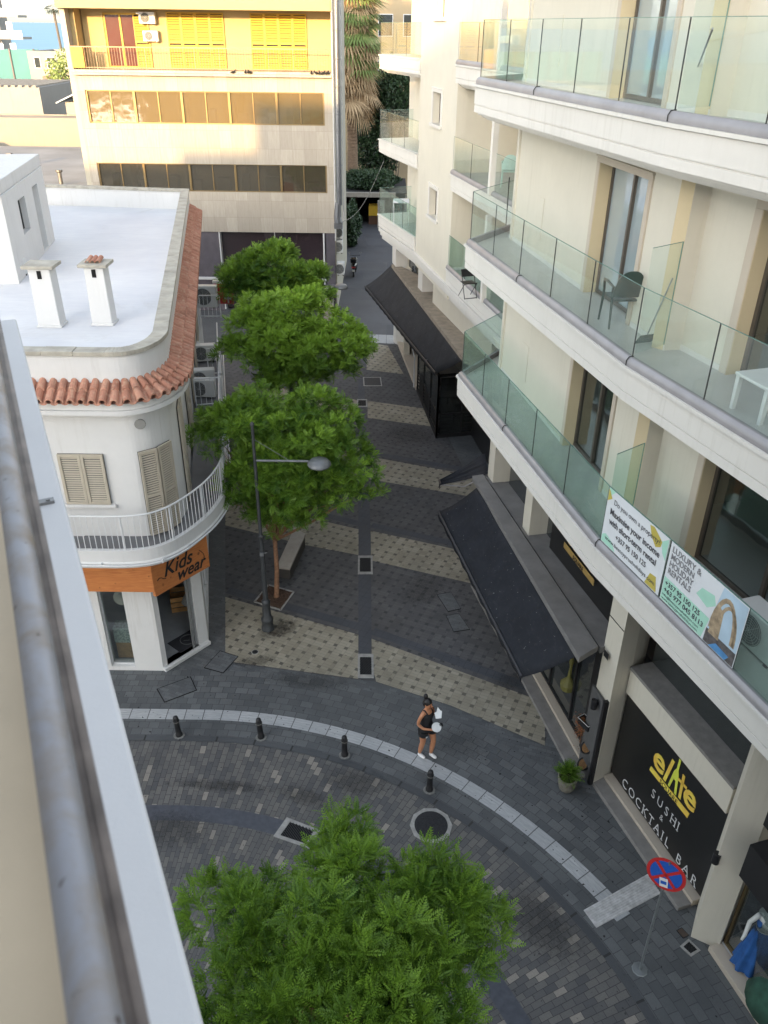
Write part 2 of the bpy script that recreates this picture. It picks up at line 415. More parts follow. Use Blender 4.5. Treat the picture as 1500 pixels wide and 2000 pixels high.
seam = NT('sea_water'); v_ = seam.coord(scale=(1, 3, 1))
sea_c = seam.mix(seam.noise(v_, .02, 4, ramp=(.3, .7)), (.05, .17, .30), (.08, .23, .36))
seam = seam.done(seam.bsdf(sea_c, .5, 0, seam.bump(seam.noise(v_, .25, 3), .12, .5), .3))
g = MB(); g.quad((-30000, 300, -1.2), (30000, 300, -1.2), (30000, 45000, -1.2), (-30000, 45000, -1.2)); struct(g.make('sea', seam))
# pavement sheet (everything on foot)
g = MB(); g.quad((-40, 10, -.012), (14, 10, -.012), (14, 80, -.012), (-40, 80, -.012))
g.quad((2, -12, -.012), (14, -12, -.012), (14, 10, -.012), (2, 10, -.012)); struct(g.make('pavement', sidewk))
polar('road', .5, 9.22, roadpv, -.05 + .045, kref=8.0, nr=6, swap=True)
polar('kerb', 9.22, 9.38, kerbm, .004)
polar('footway', 9.38, 11.6, walkuv, -.004, nr=3)
polar('road_channel', 7.06, 7.44, channel, .0, kref=7.2)
ms = polar('marble_strip', 9.88, 10.21, marble, .008, a0=30.2, kref=10.05)
# stripes ---------------------------------------------------------
def sheet(name, poly, mat, z):
    g = MB(); A = sum(poly[i][0] * poly[(i + 1) % len(poly)][1] - poly[(i + 1) % len(poly)][0] * poly[i][1] for i in range(len(poly)))
    if A < 0: poly = poly[::-1]
    g.quad(*[(x, y, z) for x, y in poly]); return struct(g.make(name, mat))
# the whole square: dark pinwheel
sheet('square_paving', [(-4.01,16.03), (-0.62,15.43), (-0.2,15.38), (1.66,14.56), (3.7,13.34), (4.6, 15.5), (2.6, 29), (.7, 40.5), (-0.77,40.56), (-3.4, 40.5), (-9, 40.5), (-5.94,27.23)], darkpin, -.004)
st = [
 [(-4.48,18.78), (-0.63,17.17), (-0.59,15.45), (-4.01,16.05)],
 [(-0.34,17.04), (3.94,14.7), (3.72,13.32), (1.66,14.56), (-0.14,15.36), (-0.26,15.95)],
 [(-5.49,24.6), (-2.43,23.17), (-0.79,22.5), (-0.77,21.01), (-2.49,21.55), (-5.15,22.65)],
 [(-0.46,22.45), (2.19,21.42), (3.32,20.93), (3.15,19.38), (2.25,19.72), (-0.42,20.74)],
 [(-5.22,30.2), (-1,28.01), (-0.94,26.07), (-4.92,28.11)],
 [(-0.57,27.72), (2.38,26.63), (3.51,26.19), (3.36,24.61), (2.63,24.88), (-0.53,25.92)],
 [(-5.4,34.76), (-1.22,33.18), (-1.16,31.49), (-5.15,32.88)],
 [(-0.77,33.08), (1.71,32.32), (2.12,32.12), (2.04,30.46), (-0.73,31.29)],
 [(-0.66,40.57), (0.08,40.28), (0.85,36.3), (-0.91,36.84), (-0.95,38.37)],
]
for i, p in enumerate(st): sheet('paving_stripe', p, tanpin, .0)
for a, b in (((-4.52,18.97), (-0.64,17.36)), ((-0.34,17.21), (3.97,14.88)), ((-5.53,24.85), (-0.79,22.69)), ((-0.46,22.64), (3.34,21.13)), ((-0.57,27.89), (3.53,26.42))):
    g = MB(); a = Vector(a); b = Vector(b); d = (b - a).normalized(); n = Vector((-d.y, d.x)) * .3
    g.quad((a.x, a.y, -.001), (b.x, b.y, -.001), (b.x + n.x, b.y + n.y, -.001), (a.x + n.x, a.y + n.y, -.001)); struct(g.make('border_strip', border))
sheet('channel_strip', [(-0.59,15.45), (-0.25,15.45), (-0.41,22.02), (-0.82,32.14), (-1.02,35.66), (-1.26,35.65), (-1.18,32.13), (-0.8,22.01)], border, .004)
sheet('side_border', [(-4.59,16.88), (-4.01,16.03), (-5.3,23.5), (-5.94,27.23), (-7.2, 34), (-7.6, 34), (-4.75, 17.5)], sidewk, .004)
sheet('threshold_slab', [(-0.88,42.02), (0.42,41.91), (0.47,40.53), (-0.85,40.72)], mk_marble('pale_threshold', 'Object'), .008)
sheet('alley', [(-3.4, 40.9), (.7, 41.2), (1.2, 90), (-6, 90)], asph, .0)
# marble cross slab of tactile ribs at the corner
a, b, c_, d_ = Vector((3.78,9.29)), Vector((3.94,8.95)), Vector((5.3,9.65)), Vector((5.17,10.06))
rib = m_plain('ribbed_marble', (.50, .50, .50), .5, 0, .25, 9, .15)
g = MB(); g.prism([tuple(a), tuple(b), tuple(c_), tuple(d_)], -.01, .010)
for i in range(9):
    t = (i + .5) / 9; p = a.lerp(b, t); q = d_.lerp(c_, t); g.bar((p.x, p.y, .013), (q.x, q.y, .013), .022, .012)
struct(g.make('tactile_slab', rib))
# dark wet stain at the lamp foot, slab joints: manhole / drain things
iron = m_plain('cast_iron', (.03, .031, .034), .6, .4, .3, 30, .4)
concr = m_plain('pale_concrete_frame', (.30, .295, .28), .8, 0, .2, 8, .3)
deep = m_plain('drain_pit', (.006, .006, .006), 1)
def drain(p0, p1, p2, p3, lab, bars=7, ring=.07, diag=True):
    """square grate in a concrete frame; corners in order"""
    P = [Vector(p) for p in (p0, p1, p2, p3)]; c = sum(P, Vector((0, 0))) / 4
    r = root('drain_grate', (c.x, c.y, 0), lab, 'drain', 'drain grates in the paving', world=True)
    O = [c + (p - c) * (1 + ring * 2 / (p - c).length) for p in P]
    g = MB()
    for i in range(4):
        j = (i + 1) % 4; g.hexa([(*P[i], -.01), (*P[j], -.01), (*O[j], -.01), (*O[i], -.01)][::-1], [(*P[i], .012), (*P[j], .012), (*O[j], .012), (*O[i], .012)][::-1])
    g.make('frame', concr, r)
    g = MB(); g.quad(*[(*p, .0075) for p in P]); g.make('pit', deep, r)
    g = MB()
    u = P[1] - P[0]; w = P[3] - P[0]
    for k in range(1, bars * 2):
        t = k / bars  # diagonal bars
        a = (max(0, t - 1), min(1, t)); b = (min(1, t), max(0, t - 1))
        pa = P[0] + u * a[0] + w * a[1]; pb = P[0] + u * b[0] + w * b[1]
        if (pa - pb).length > .02: g.bar((*pa, .012), (*pb, .012), .016, .008)
    g.make('bars', iron, r); return r
drain((-0.7,20.1), (-0.37,20.11), (-0.39,20.85), (-0.72,20.84), 'square drain grate in the grey channel strip, level with the tree bench')
drain((-0.55,15.6), (-0.26,15.6), (-0.28,16.26), (-0.57,16.26), 'square drain grate at the near end of the grey channel strip')
drain((-1.18,32.51), (-0.83,32.52), (-0.86,33.13), (-1.17,33.12), 'small far drain grate beside the crown of the middle tree')
drain((-2,10.83), (-1.47,10.64), (-1.35,10.94), (-1.84,11.15), 'large road drain grate at the end of the dark channel band', 8)
def cover(c, r, z, lab, sq=None):
    o = root('manhole_cover', (c[0], c[1], 0), lab, 'manhole', world=True)
    g = MB(); g.lathe([(r * 1.28, -.01), (r * 1.28, z), (r * 1.02, z), (r * 1.02, z - .006)], (c[0], c[1], 0), 10 if r > .2 else 16); g.make('frame', concr, o)
    g = MB(); g.lathe([(r, .0), (r, z + .004)], (c[0], c[1], 0), 32)
    for i in range(-5, 6):
        for j in range(-5, 6):
            if (i * i + j * j) < 28: g.box(c[0] + i * r / 6 - r * .05, c[0] + i * r / 6 + r * .05, c[1] + j * r / 6 - r * .05, c[1] + j * r / 6 + r * .05, z, z + .009)
    g.make('lid', iron, o)
cover((1.04,11.12), .34, .010, 'big round manhole cover in a pale concrete collar on the curved road')
cover((-3.3,16.41), .075, .010, 'small round cover in a pale ring on the tan paving near the lamp post')
def sqcover(q, lab, frame=concr, lid=iron, ring=.06):
    P = [Vector(p) for p in q]; c = sum(P, Vector((0, 0))) / 4
    o = root('inspection_cover', (c.x, c.y, 0), lab, 'inspection cover', world=True)
    O = [c + (p - c) * (1 + ring / (p - c).length * 1.4) for p in P]; g = MB()
    for i in range(4):
        j = (i + 1) % 4; g.hexa([(*P[i], -.01), (*P[j], -.01), (*O[j], -.01), (*O[i], -.01)][::-1], [(*P[i], .011), (*P[j], .011), (*O[j], .011), (*O[i], .011)][::-1])
    g.make('frame', frame, o); g = MB(); g.quad(*[(*p, .0095) for p in P]); g.make('lid', lid, o)
sqcover([(-0.95,34.84), (-0.21,34.87), (-0.27,35.81), (-1,35.78)], 'rectangular cover in a pale frame on the paving beyond the drain')
sqcover([(1.56,19), (1.82,18.24), (2.18,18.37), (1.96,19.13)], 'farther of two paved covers beside the big awning', blackm, sidewk, .015)
sqcover([(1.76,18.03), (1.92,17.35), (2.35,17.46), (2.11,18.13)], 'nearer of two paved covers beside the big awning', blackm, sidewk, .015)
sqcover([(-5.48,14.99), (-5.2,14.56), (-4.54,14.97), (-4.78,15.43)], 'black cornered paved cover on the footway before the kids shop', blackm, sidewk, .02)
sqcover([(-4.48,15.79), (-3.99,15.61), (-3.72,16.22), (-4.21,16.43)], 'black cornered paved cover at the shop corner by the tan paving', blackm, sidewk, .015)
sqcover([(5.39,8.91), (5.46,8.78), (5.57,8.83), (5.49,8.96)], 'small brown square cover at the foot of the corner pillar', iron, m_plain('rusty_lid', (.07, .05, .04), .7), .01)
drain((5.41,8.61), (5.5,8.49), (5.64,8.56), (5.54,8.7), 'small drain grate at the foot of the corner pillar', 4, .03)

def stain(c, rx, ry, rot, seed, dens=.75, col=(.02, .018, .016), z=.0065):
    """dirty patch with a ragged outline: a thin sheet whose cover fades out by noise"""
    n = NT('ground_stain'); v = n.coord('Object', scale=(1 / rx, 1 / ry, 1)); x, y, _z = n.sep(v)
    r = n.math('SQRT', n.math('ADD', n.math('MULTIPLY', x, x), n.math('MULTIPLY', y, y)))
    nz = n.noise(n.coord('Object', scale=(1, 1, 1)), 5 + seed, 5, .7, .4)
    f = n.math('MULTIPLY', n.rng(n.math('ADD', r, n.math('MULTIPLY', nz, 1.3)), 1.0, 1.45, dens, 0), n.rng(nz, .3, .6, 1, .5))
    tr = n.n.new('ShaderNodeBsdfTransparent'); mx = n.n.new('ShaderNodeMixShader'); n.put(mx.inputs[0], f)
    n.t.links.new(tr.outputs[0], mx.inputs[1]); n.t.links.new(n.bsdf(col, .6), mx.inputs[2]); m = n.done(mx.outputs[0])
    g = MB(); g.quad((-rx, -ry, 0), (rx, -ry, 0), (rx, ry, 0), (-rx, ry, 0)); o = g.make('ground_stain', m); o.location = (c[0], c[1], z); o.rotation_euler = (0, 0, R_(rot)); struct(o)
stain((-2.75,17.38), .75, .42, 35, 1); stain((-3.43,12.06), 1.5, .22, -4, 2, .45); stain((-1.65,11.81), .9, .3, -20, 3, .4); stain((-0.48,12.17), 1.0, .5, -10, 4, .35)
stain((3.24,15.44), .7, .5, 10, 5, .3); stain((1.21,19.29), 1.2, .8, 60, 6, .35); stain((-1.85,15.35), 1.6, .4, -6, 7, .3); stain((2.89,9.06), 1.2, .7, -50, 8, .4); stain((-2.51,27.32), 2, 1.4, 0, 9, .35); stain((0.98,29.66), 1.6, 1.2, 0, 10, .35)
stain((-3.22,16.05), .8, .3, 10, 11, .45); stain((1.81,13.38), .9, .6, -30, 12, .25); stain((-4.26,10.94), 1.2, .6, 0, 13, .35); 

# ================================================================ curved apartment building on the right
GA, GB = Vector((1.78, 18.1)), Vector((3.41, 10.87))            # line of the glass balustrades
d1 = (GB - GA).normalized(); d2 = Vector((.3147, -.9492)); GC = GB + d2 * 11
n1 = Vector((-d1.y, d1.x)); n2 = Vector((-d2.y, d2.x))           # towards the building
FL = [7.0, 10.0, 13.07]
ap = root('apartment_building', (4.6, 12.2, 0), 'cream apartment building with curved glass balconies above a black-fronted bar', 'building', world=True)
WA = Vector((2.70, 18.75)); WA2 = Vector((4.03, 11.45)); WB = Vector((4.23, 11.65)); WB2 = Vector((4.23, 11.65)) + d2 * 12
def slab_prof(s, o=0, deep=1.35):
    return [(o, s - .02), (o, s - .065), (o + .04, s - .08), (o + .04, s - .37), (o + .06, s - .375), (o + .06, s - .39), (o + .045, s - .395), (o + .045, s - .52),
            (o + .12, s - .53), (o + .12, s - .565), (o + .20, s - .575), (o + .20, s - .61), (o + .28, s - .62), (o + .28, s - .65), (o + deep, s - .65), (o + deep, s - .02)]
ret = Vector((2.86, 19.7))
for s in FL + [16.15]:
    pth = [tuple(ret - Vector((.09, -.03)) ), tuple(GA + Vector((-.13, .10))), tuple(GB - (n1 + n2) * .055), tuple(GC - n2 * .11)]
    g = MB(); g.sweep(pth, slab_prof(s, 0, .9)); g.make('balcony_slab', creamw, ap, fixn=True)
    g = MB(); g.prism([tuple(GA + n1 * .13), tuple(GB + (n1 + n2) * .065), tuple(GC + n2 * .13), (9.5, .4), (9.5, 20.5), (3.4, 20.5), (2.9, 19.66)], s - .05, s + .0)
    g.make('balcony_floor', tilefl, ap)
    g = MB(); rp = [tuple(ret), tuple(GA), tuple(GB), tuple(GC)]
    pr = [(-.075, s - .018), (-.08, s + .03), (-.06, s + .08), (-.03, s + .105), (.03, s + .105), (.03, s - .018)]
    if s < 16:
        g.sweep(rp, pr); g.make('base_rail', steel, ap, smooth=35)
        g = MB(); tp = GB
        for q, nn in ((GA + d1 * 3.05, n1), (GB, (n1 + n2) / 2)): g.tube([(q.x - nn.x * .0815, q.y - nn.y * .0815, s - .01), (q.x - nn.x * .083, q.y - nn.y * .083, s + .06), (q.x - nn.x * .05, q.y - nn.y * .05, s + .108), (q.x + nn.x * .02, q.y + nn.y * .02, s + .112)], .008, 5)
        g.make('rail_joint', darkgap, ap)
# main walls, per storey so that openings can be cut
def winunit(p0, d, nrm, u0, u1, z0, z1, dep, npan, pane, parent, frame=brownf, fw=.06, name='window'):
    """framed glazing set back dep behind the wall line"""
    p0 = Vector(p0); g = MB()
    def bx(a, b, c, e, o0, o1): g.wall(tuple(p0 + d * a), tuple(p0 + d * b), o0, o1, c, e)
    bx(u0, u1, z1 - fw, z1, dep, dep + .06); bx(u0, u1, z0, z0 + fw, dep, dep + .06)
    for k in range(npan + 1):
        u = u0 + (u1 - u0 - fw) * k / npan; bx(u, u + fw, z0 + fw, z1 - fw, dep - (.02 if 0 < k < npan else 0), dep + .06)
    f = g.make(name, frame, parent)
    g = MB(); bx(u0 + fw, u1 - fw, z0 + fw, z1 - fw, dep + .03, dep + .035); sub(g.make('pane', pane, parent), f)
    return f
def surround(p0, d, u0, u1, z0, z1, w, parent, mat=stonetrim, pr=.03, sill=False):
    p0 = Vector(p0); g = MB()
    g.wall(tuple(p0 + d * (u0 - w)), tuple(p0 + d * (u1 + w)), -pr, .02, z1, z1 + w * .7)
    g.wall(tuple(p0 + d * (u0 - w)), tuple(p0 + d * u0), -pr, .02, z0, z1); g.wall(tuple(p0 + d * u1), tuple(p0 + d * (u1 + w)), -pr, .02, z0, z1)
    g.wall(tuple(p0 + d * (u0 - w - .015)), tuple(p0 + d * (u1 + w + .015)), -pr - .02, .02, z1 + w * .7, z1 + w * .7 + .03)
    if sill: g.wall(tuple(p0 + d * (u0 - w - .03)), tuple(p0 + d * (u1 + w + .03)), -pr - .05, .02, z0 - .1, z0)
    return g.make('window_surround', mat, parent, bevel=.006)
dA = (WA2 - WA).normalized(); LA = (WA2 - WA).length
for s in FL:
    top = s + 2.46 if s < 13 else 15.52
    g = MB()
    uD0, uD1 = 4.37, 6.15
    g.wallo(WA, WA2, s, top, [(uD0, uD1, s - .1, s + 2.13)], .28)
    g.wall((5.6, 18.75), (2.70, 18.75), 0, .25, s, top)          # return to the loggia
    g.make('wall', cream, ap, fixn=False)
    g = MB(); g.wall(WA2, WB, 0, .2, s, top); g.make('return_wall', tanp, ap)
    g = MB()
    g.wallo(WB, WB2, s, top, [(1.2, 5.4, s - .1, s + 2.13)], .28)
    g.make('wall', cream, ap)
    surround(WA, dA, uD0, uD1, s, s + 2.13, .12, ap); surround(WB, d2, 1.2, 5.4, s, s + 2.13, .14, ap)
    # warm plaster inside the reveals
    for p_, d_, a, b in ((WA, dA, uD0, uD1), (WB, d2, 1.2, 5.4)):
        g = MB(); g.wall(tuple(p_ + d_ * a), tuple(p_ + d_ * (a + .01)), -.02, .2, s, s + 2.12); g.make('reveal', tanp, ap)
    low = s < 8
    winunit(WA, dA, n1, uD0 + .01, uD1, s + .01, s + 2.13, .2, 2, win_i if low else win_b, ap, name='balcony_door')
    winunit(WB, d2, n2, 1.21, 5.4, s + .01, s + 2.13, .2, 3, win_i, ap, name='balcony_door')
    # rooms behind the glass
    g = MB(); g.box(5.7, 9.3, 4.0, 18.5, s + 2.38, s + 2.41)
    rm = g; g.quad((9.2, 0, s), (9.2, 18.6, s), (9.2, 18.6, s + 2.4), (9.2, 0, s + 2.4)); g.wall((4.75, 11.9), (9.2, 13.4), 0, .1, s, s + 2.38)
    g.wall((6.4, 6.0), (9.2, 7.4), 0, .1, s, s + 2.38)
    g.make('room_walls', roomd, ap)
    g = MB()
    for (p_, d_, a, b) in ((WA, dA, uD0 + (.05 if not low else 1.1), uD0 + 1.7), (WB, d2, 4.0, 5.2)):
        pts = []; N = 26
        for k in range(N + 1):
            u = a + (b - a) * k / N; nn = Vector((-d_.y, d_.x)); q = p_ + d_ * u + nn * (.34 + .03 * math.sin(k * 1.9)); pts.append((q.x, q.y))
        for k in range(N): g.quad((*pts[k], s + .03), (*pts[k + 1], s + .03), (*pts[k + 1], s + 2.1), (*pts[k], s + 2.1))
    g.make('curtain', curtain, ap)
    # tiled skirting and floor outlet plates
    g = MB(); g.wall(WA, tuple(WA + dA * (uD0 - .13)), -.012, 0, s, s + .08); g.wall(tuple(WA + dA * (uD1 + .13)), WA2, -.012, 0, s, s + .08); g.wall(WB, tuple(WB + d2 * 1.05), -.012, 0, s, s + .08)
    g.make('skirting', creamw, ap)
# glass panels -----------------------------------------------------
def pane(a, b, z0, z1, parent, m=balg, o=0):
    a = Vector(a[:2]); b = Vector(b[:2]); d = (b - a).normalized(); g = MB(); g.wall(tuple(a + d * .008), tuple(b - d * .008), -.006 + o, .006 + o, z0, z1)
    p = g.make('glass_panel', m, parent)
    g = MB(); g.wall(tuple(a - d * .005), tuple(a + d * .006), -.007 + o, .007 + o, z0, z1 + .002); sub(g.make('joint', darkgap, parent), p)
    g = MB(); g.wall(tuple(a + d * .006), tuple(b - d * .008), -.0068 + o, .0068 + o, z1 - .001, z1 + .006); sub(g.make('edge', edgeg, parent), p)
    return p
edgeg = m_plain('glass_edge', (.12, .22, .19), .2)
for s in FL:
    gm_ = balg if s > 8 else balgd
    z0, z1 = s + .10, s + 1.06
    pane(ret, GA, z0, z1, ap, gm_)
    for k in range(5): pane(GA.lerp(GB, k / 5), GA.lerp(GB, (k + 1) / 5), z0, z1, ap, gm_)
    for k in range(6): pane(GB + d2 * 1.575 * k, GB + d2 * 1.575 * (k + 1), z0, z1, ap, gm_)
    # frameless divider between the two flats' balconies
    a = GB + Vector((.06, .1)); b = Vector((3.98, 11.36)); g = MB(); g.wall(tuple(a), tuple(b), -.006, .006, s + .12, s + 1.55); dv = g.make('divider_panel', gm_, ap)
    g = MB(); g.wall(tuple(a), tuple(b), -.007, .007, s + 1.55, s + 1.556); g.wall(tuple(b), tuple(b + (b - a).normalized() * .008), -.007, .007, s + .12, s + 1.556); sub(g.make('edge', edgeg, ap), dv)
# balustrade sockets on wall A (thin outlined plate)
for s in FL:
    p = WA + dA * 1.6; q = WA + dA * 1.95; g = MB()
    g.wall(tuple(p), tuple(q), -.012, 0, s + .35, s + 1.15); g.make('wall_plate', cream, ap, bevel=.003)
# loggia between the flats and the tower ----------------------------
LG0, LG1 = Vector((2.06, 28.1)), Vector((3.30, 22.5)); LG2 = Vector((4.1, 18.9)); dl = (LG1 - LG0).normalized(); nl = Vector((-dl.y, dl.x))
for s in FL:
    g = MB(); g.sweep([tuple(LG0 - nl * .1), tuple(LG1 - nl * .1), tuple(LG2 - nl * .1)], slab_prof(s, 0, 2.2)); g.make('balcony_slab', creamw, ap, fixn=True)
    g = MB(); g.prism([tuple(LG0 + nl * .1), tuple(LG2 + nl * .1), (7, 18.9), (7, 34), (2.3, 33.2)], s - .04, s + .002); g.make('balcony_floor', tilefl, ap)
    g = MB(); g.sweep([tuple(LG0), tuple(LG1), tuple(LG2)], [(-.075, s - .018), (-.08, s + .03), (-.06, s + .08), (-.03, s + .105), (.03, s + .105), (.03, s - .018)]); g.make('base_rail', steel, ap, smooth=35)
    gm_ = balg if s > 8 else balgd
    N = 5
    for k in range(N): pane(LG0.lerp(LG2, k / N), LG0.lerp(LG2, (k + 1) / N), s + .1, s + 1.06, ap, gm_)
    q = LG0.lerp(LG2, .415) + nl * .0
    g = MB(); g.wall(tuple(q), tuple(q + dl * .16), -.14, .02, s - .02, s + 2.45); g.make('post', creamw, ap, bevel=.005)
    top = s + 2.36
    g = MB(); g.wall((4.3, 33.5), (2.2, 32.3), 0, .2, s, top + .6); g.make('loggia_wall', tanp, ap)
    g = MB(); g.wall((4.3, 33.5), (6.2, 18.8), -.2, 0, s, top + .6); g.make('loggia_wall', tanp, ap)
# tower -------------------------------------------------------------
T0, T1 = Vector((1.1, 32.7)), Vector((2.08, 28.0)); dt = (T1 - T0).normalized(); nt_ = Vector((-dt.y, dt.x))
g = MB(); hs = []
for s in FL: hs.append((1.9, 2.95, s + 1.2, s + 2.15))
g.wallo(T0, T1, 5.95, 17.5, hs, .35); g.wall(T1, (5.4, 28.8), 0, .3, 5.95, 17.5); g.make('wall', cream, ap)
for s in FL:
    surround(T0, dt, 1.9, 2.95, s + 1.2, s + 2.15, .15, ap, creamw, sill=True)
    winunit(T0, dt, nt_, 1.9, 2.95, s + 1.2, s + 2.15, .22, 2, win_d, ap, frame=brownf, fw=.05)
# moulding under the tower
g = MB(); g.sweep([(-.30, 37.3), (1.0, 33.0), tuple(T1), tuple(LG2)], [(-.10, 6.45), (-.10, 6.28), (-.03, 6.26), (-.03, 6.12), (.06, 6.1), (.06, 5.95), (.5, 5.95), (.5, 6.45)]); g.make('cornice', creamw, ap, fixn=True)
# far balconies beyond the tower -------------------------------------
FBc = Vector((-.36, 37.3)); FBi = Vector((1.08, 32.75)); df = (FBi - FBc).normalized(); nf = Vector((-df.y, df.x))
for s in FL:
    back = FBc + nf * 1.5
    g = MB(); g.sweep([tuple(back + Vector((0, .0))), tuple(FBc), tuple(FBi)], slab_prof(s, -.08, .8)); g.make('balcony_slab', creamw, ap, fixn=True)
    g = MB(); g.prism([tuple(FBc + nf * .05), tuple(FBi + nf * .05), (2.4, 33.4), (1.6, 38.2), tuple(back)], s - .05, s + .0); g.make('balcony_floor', tilefl, ap)
    for k in range(3): pane(FBc.lerp(FBi, k / 3), FBc.lerp(FBi, (k + 1) / 3), s + .0, s + 1.06, ap, balg if s > 8 else balgd)
    pane(back, FBc, s, s + 1.06, ap, balg)
    g = MB(); w0 = Vector((.85, 38.5)); w1 = Vector((2.0, 33.0)); dw = (w1 - w0).normalized()
    g.wallo(w0, w1, s, s + 2.4, [(3.0, 4.6, s, s + 2.1)], .25); g.make('wall', cream, ap)
    surround(w0, dw, 3.0, 4.6, s, s + 2.1, .12, ap); winunit(w0, dw, None, 3.0, 4.6, s, s + 2.1, .15, 2, win_d, ap, name='balcony_door')
g = MB(); g.wall((1.0, 40.5), (.85, 38.5), 0, .3, 0, 16); g.wall((6, 44), (1.0, 40.5), 0, .3, 0, 16); g.make('wall', cream, ap)
# inner mass so no light leaks through
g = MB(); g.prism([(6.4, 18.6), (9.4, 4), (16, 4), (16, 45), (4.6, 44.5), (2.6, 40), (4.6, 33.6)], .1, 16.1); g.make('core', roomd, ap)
g = MB(); g.prism([tuple(GA), tuple(GB), tuple(GC), (16, .4), (16, 45), (1, 40.6), tuple(FBc), tuple(FBi), tuple(LG0), (3.9, 19.4)], 16.16, 16.4); g.make('roof', cream, ap)
# near end of building, ground level ---------------------------------
SP0 = Vector((4.97, 12.4)); SP1 = Vector((5.94, 9.44)); dsn = (SP1 - SP0).normalized(); nsn = Vector((-dsn.y, dsn.x)); LS = (SP1 - SP0).length
blackpan = m_plain('black_sign_panel', (.012, .012, .012), .35, 0, .1, 5, .0)
g = MB(); g.wall(SP0, SP1, .0, .1, .22, 2.52)
sgp = g.make('sign_panel', blackpan, ap)
g = MB(); g.wall(SP0, SP1, -.06, .25, 2.52, 3.12); g.make('wall_band', cream, ap, bevel=.01)
greysill = m_plain('grey_sill_stone', (.20, .19, .18), .8, 0, .15, 7, .2)
g = MB(); g.wall(SP0, SP1, -.07, .55, 3.12, 3.19); g.make('sill', greysill, ap)
g = MB(); g.wall(SP0, SP1, .42, .44, 3.19, 6.3); g.make('mezzanine_glass', win_d, ap)
g = MB(); g.wall(SP0, SP1, -.16, .1, .0, .16); g.make('threshold_step', stonetrim, ap, bevel=.01)
g = MB(); g.wall(SP0 - dsn * .35, SP1 + dsn * .0, -.45, -.16, -.02, .09); g.make('threshold_step', greyst, ap, bevel=.01)
# corner pillars
pA = Vector((4.57, 12.2))
g = MB(); g.prism([(4.57, 12.2), (4.95, 12.43), (5.35, 12.85), (4.42, 12.72)], 0, 6.3)
g.make('pillar', cream, ap, bevel=.006)
g = MB(); g.prism([(4.563, 12.19), (4.57, 12.2), (4.415, 12.722), (4.408, 12.715)], 4.2, 4.215); g.make('pillar_joint', darkgap, ap)
pB0 = SP1; pB = [tuple(SP1), tuple(Vector((5.63, 8.82))), (6.05, 8.60), (6.6, 9.3)]
g = MB(); g.prism([(5.935, 9.43), (5.60, 8.80), (6.02, 8.58), (6.9, 9.6), (6.3, 9.7)], 0, 6.3); g.make('pillar', cream, ap, bevel=.006)
# ceiling of the mezzanine and rear wall
g = MB(); g.prism([tuple(SP0), tuple(SP1), (9.4, 9.4), (9.4, 13)], 6.26, 6.3); g.wall(SP0 + nsn * 2.2, SP1 + nsn * 2.2, 0, .1, 0, 6.3); g.make('mezzanine_room', roomd, ap)
g = MB()
for u in (1.0, 2.1):
    q = SP0 + dsn * u + nsn * 1.0; g.lathe([(.02, 3.3), (.3, 3.32), (.32, 4.2), (.28, 4.22)], (q.x, q.y, 0), 12)
g.make('mezzanine_chair', m_plain('mint_seat', (.12, .2, .18), .6), ap)
# soffit over the ground floor
g = MB(); g.prism([tuple(GA + n1 * .3), tuple(GB + (n1 + n2) * .15), tuple(GC + n2 * .3), (16, .4), (16, 30), (2.9, 28), (3.2, 20)], 6.27, 6.299); g.make('soffit', cream, ap)
# shop window at the right edge
q0 = Vector((6.02, 8.60)); dq = Vector((.30, -.954)).normalized(); q1 = q0 + dq * 5
g = MB(); g.wall(q0 - dq * .02, q1, -.20, .05, 0, .14); g.make('shop_sill', stonetrim, ap, bevel=.01)
winunit(q0, dq, None, .0, 4.8, .14, 2.6, .08, 2, win_i, ap, frame=bronze, fw=.05, name='shop_window')
g = MB(); g.wall(q0 + dq * .0, q1, -.02, .3, 3.3, 6.3); g.wall(q0 + dq * .25, q1, -.45, .05, 2.55, 3.3); g.make('black_fascia', blackm, ap)
g = MB(); g.wall(q0, q1, 1.6, 1.7, .1, 3.3); g.prism([tuple(q0), tuple(q1), (9.3, 4), (8, 9.6)], .08, .135); g.make('shop_room', whitep, ap)
# wall lamp, intercom
def walllamp(p, ax, lab=None):
    g = MB(); p = Vector(p); ax = Vector((ax[0], ax[1], 0)).normalized()
    g.bar(p, p + ax * .08, .05); c = p + ax * .13
    g.lathe([(.045, -.11), (.065, -.11), (.065, .11), (.06, .115), (.05, .105)], c, 14); return g.make('wall_lamp', black, ap)
walllamp((5.72,8.86,2.17), (-.95, -.3))
walllamp((4.46, 12.45, 2.15), (-.96, -.28))
g = MB(); g.wall((4.508, 12.42), (4.45, 12.62), -.05, .0, 3.25, 3.6)
ic = g.make('electric_box', whitepl, ap, bevel=.012)
# fix side: make sure the box stands on the street side of the pillar
g = MB(); g.wall((4.50, 12.44), (4.455, 12.60), .055, .06, 3.3, 3.45); g.make('box_display', black, ap)
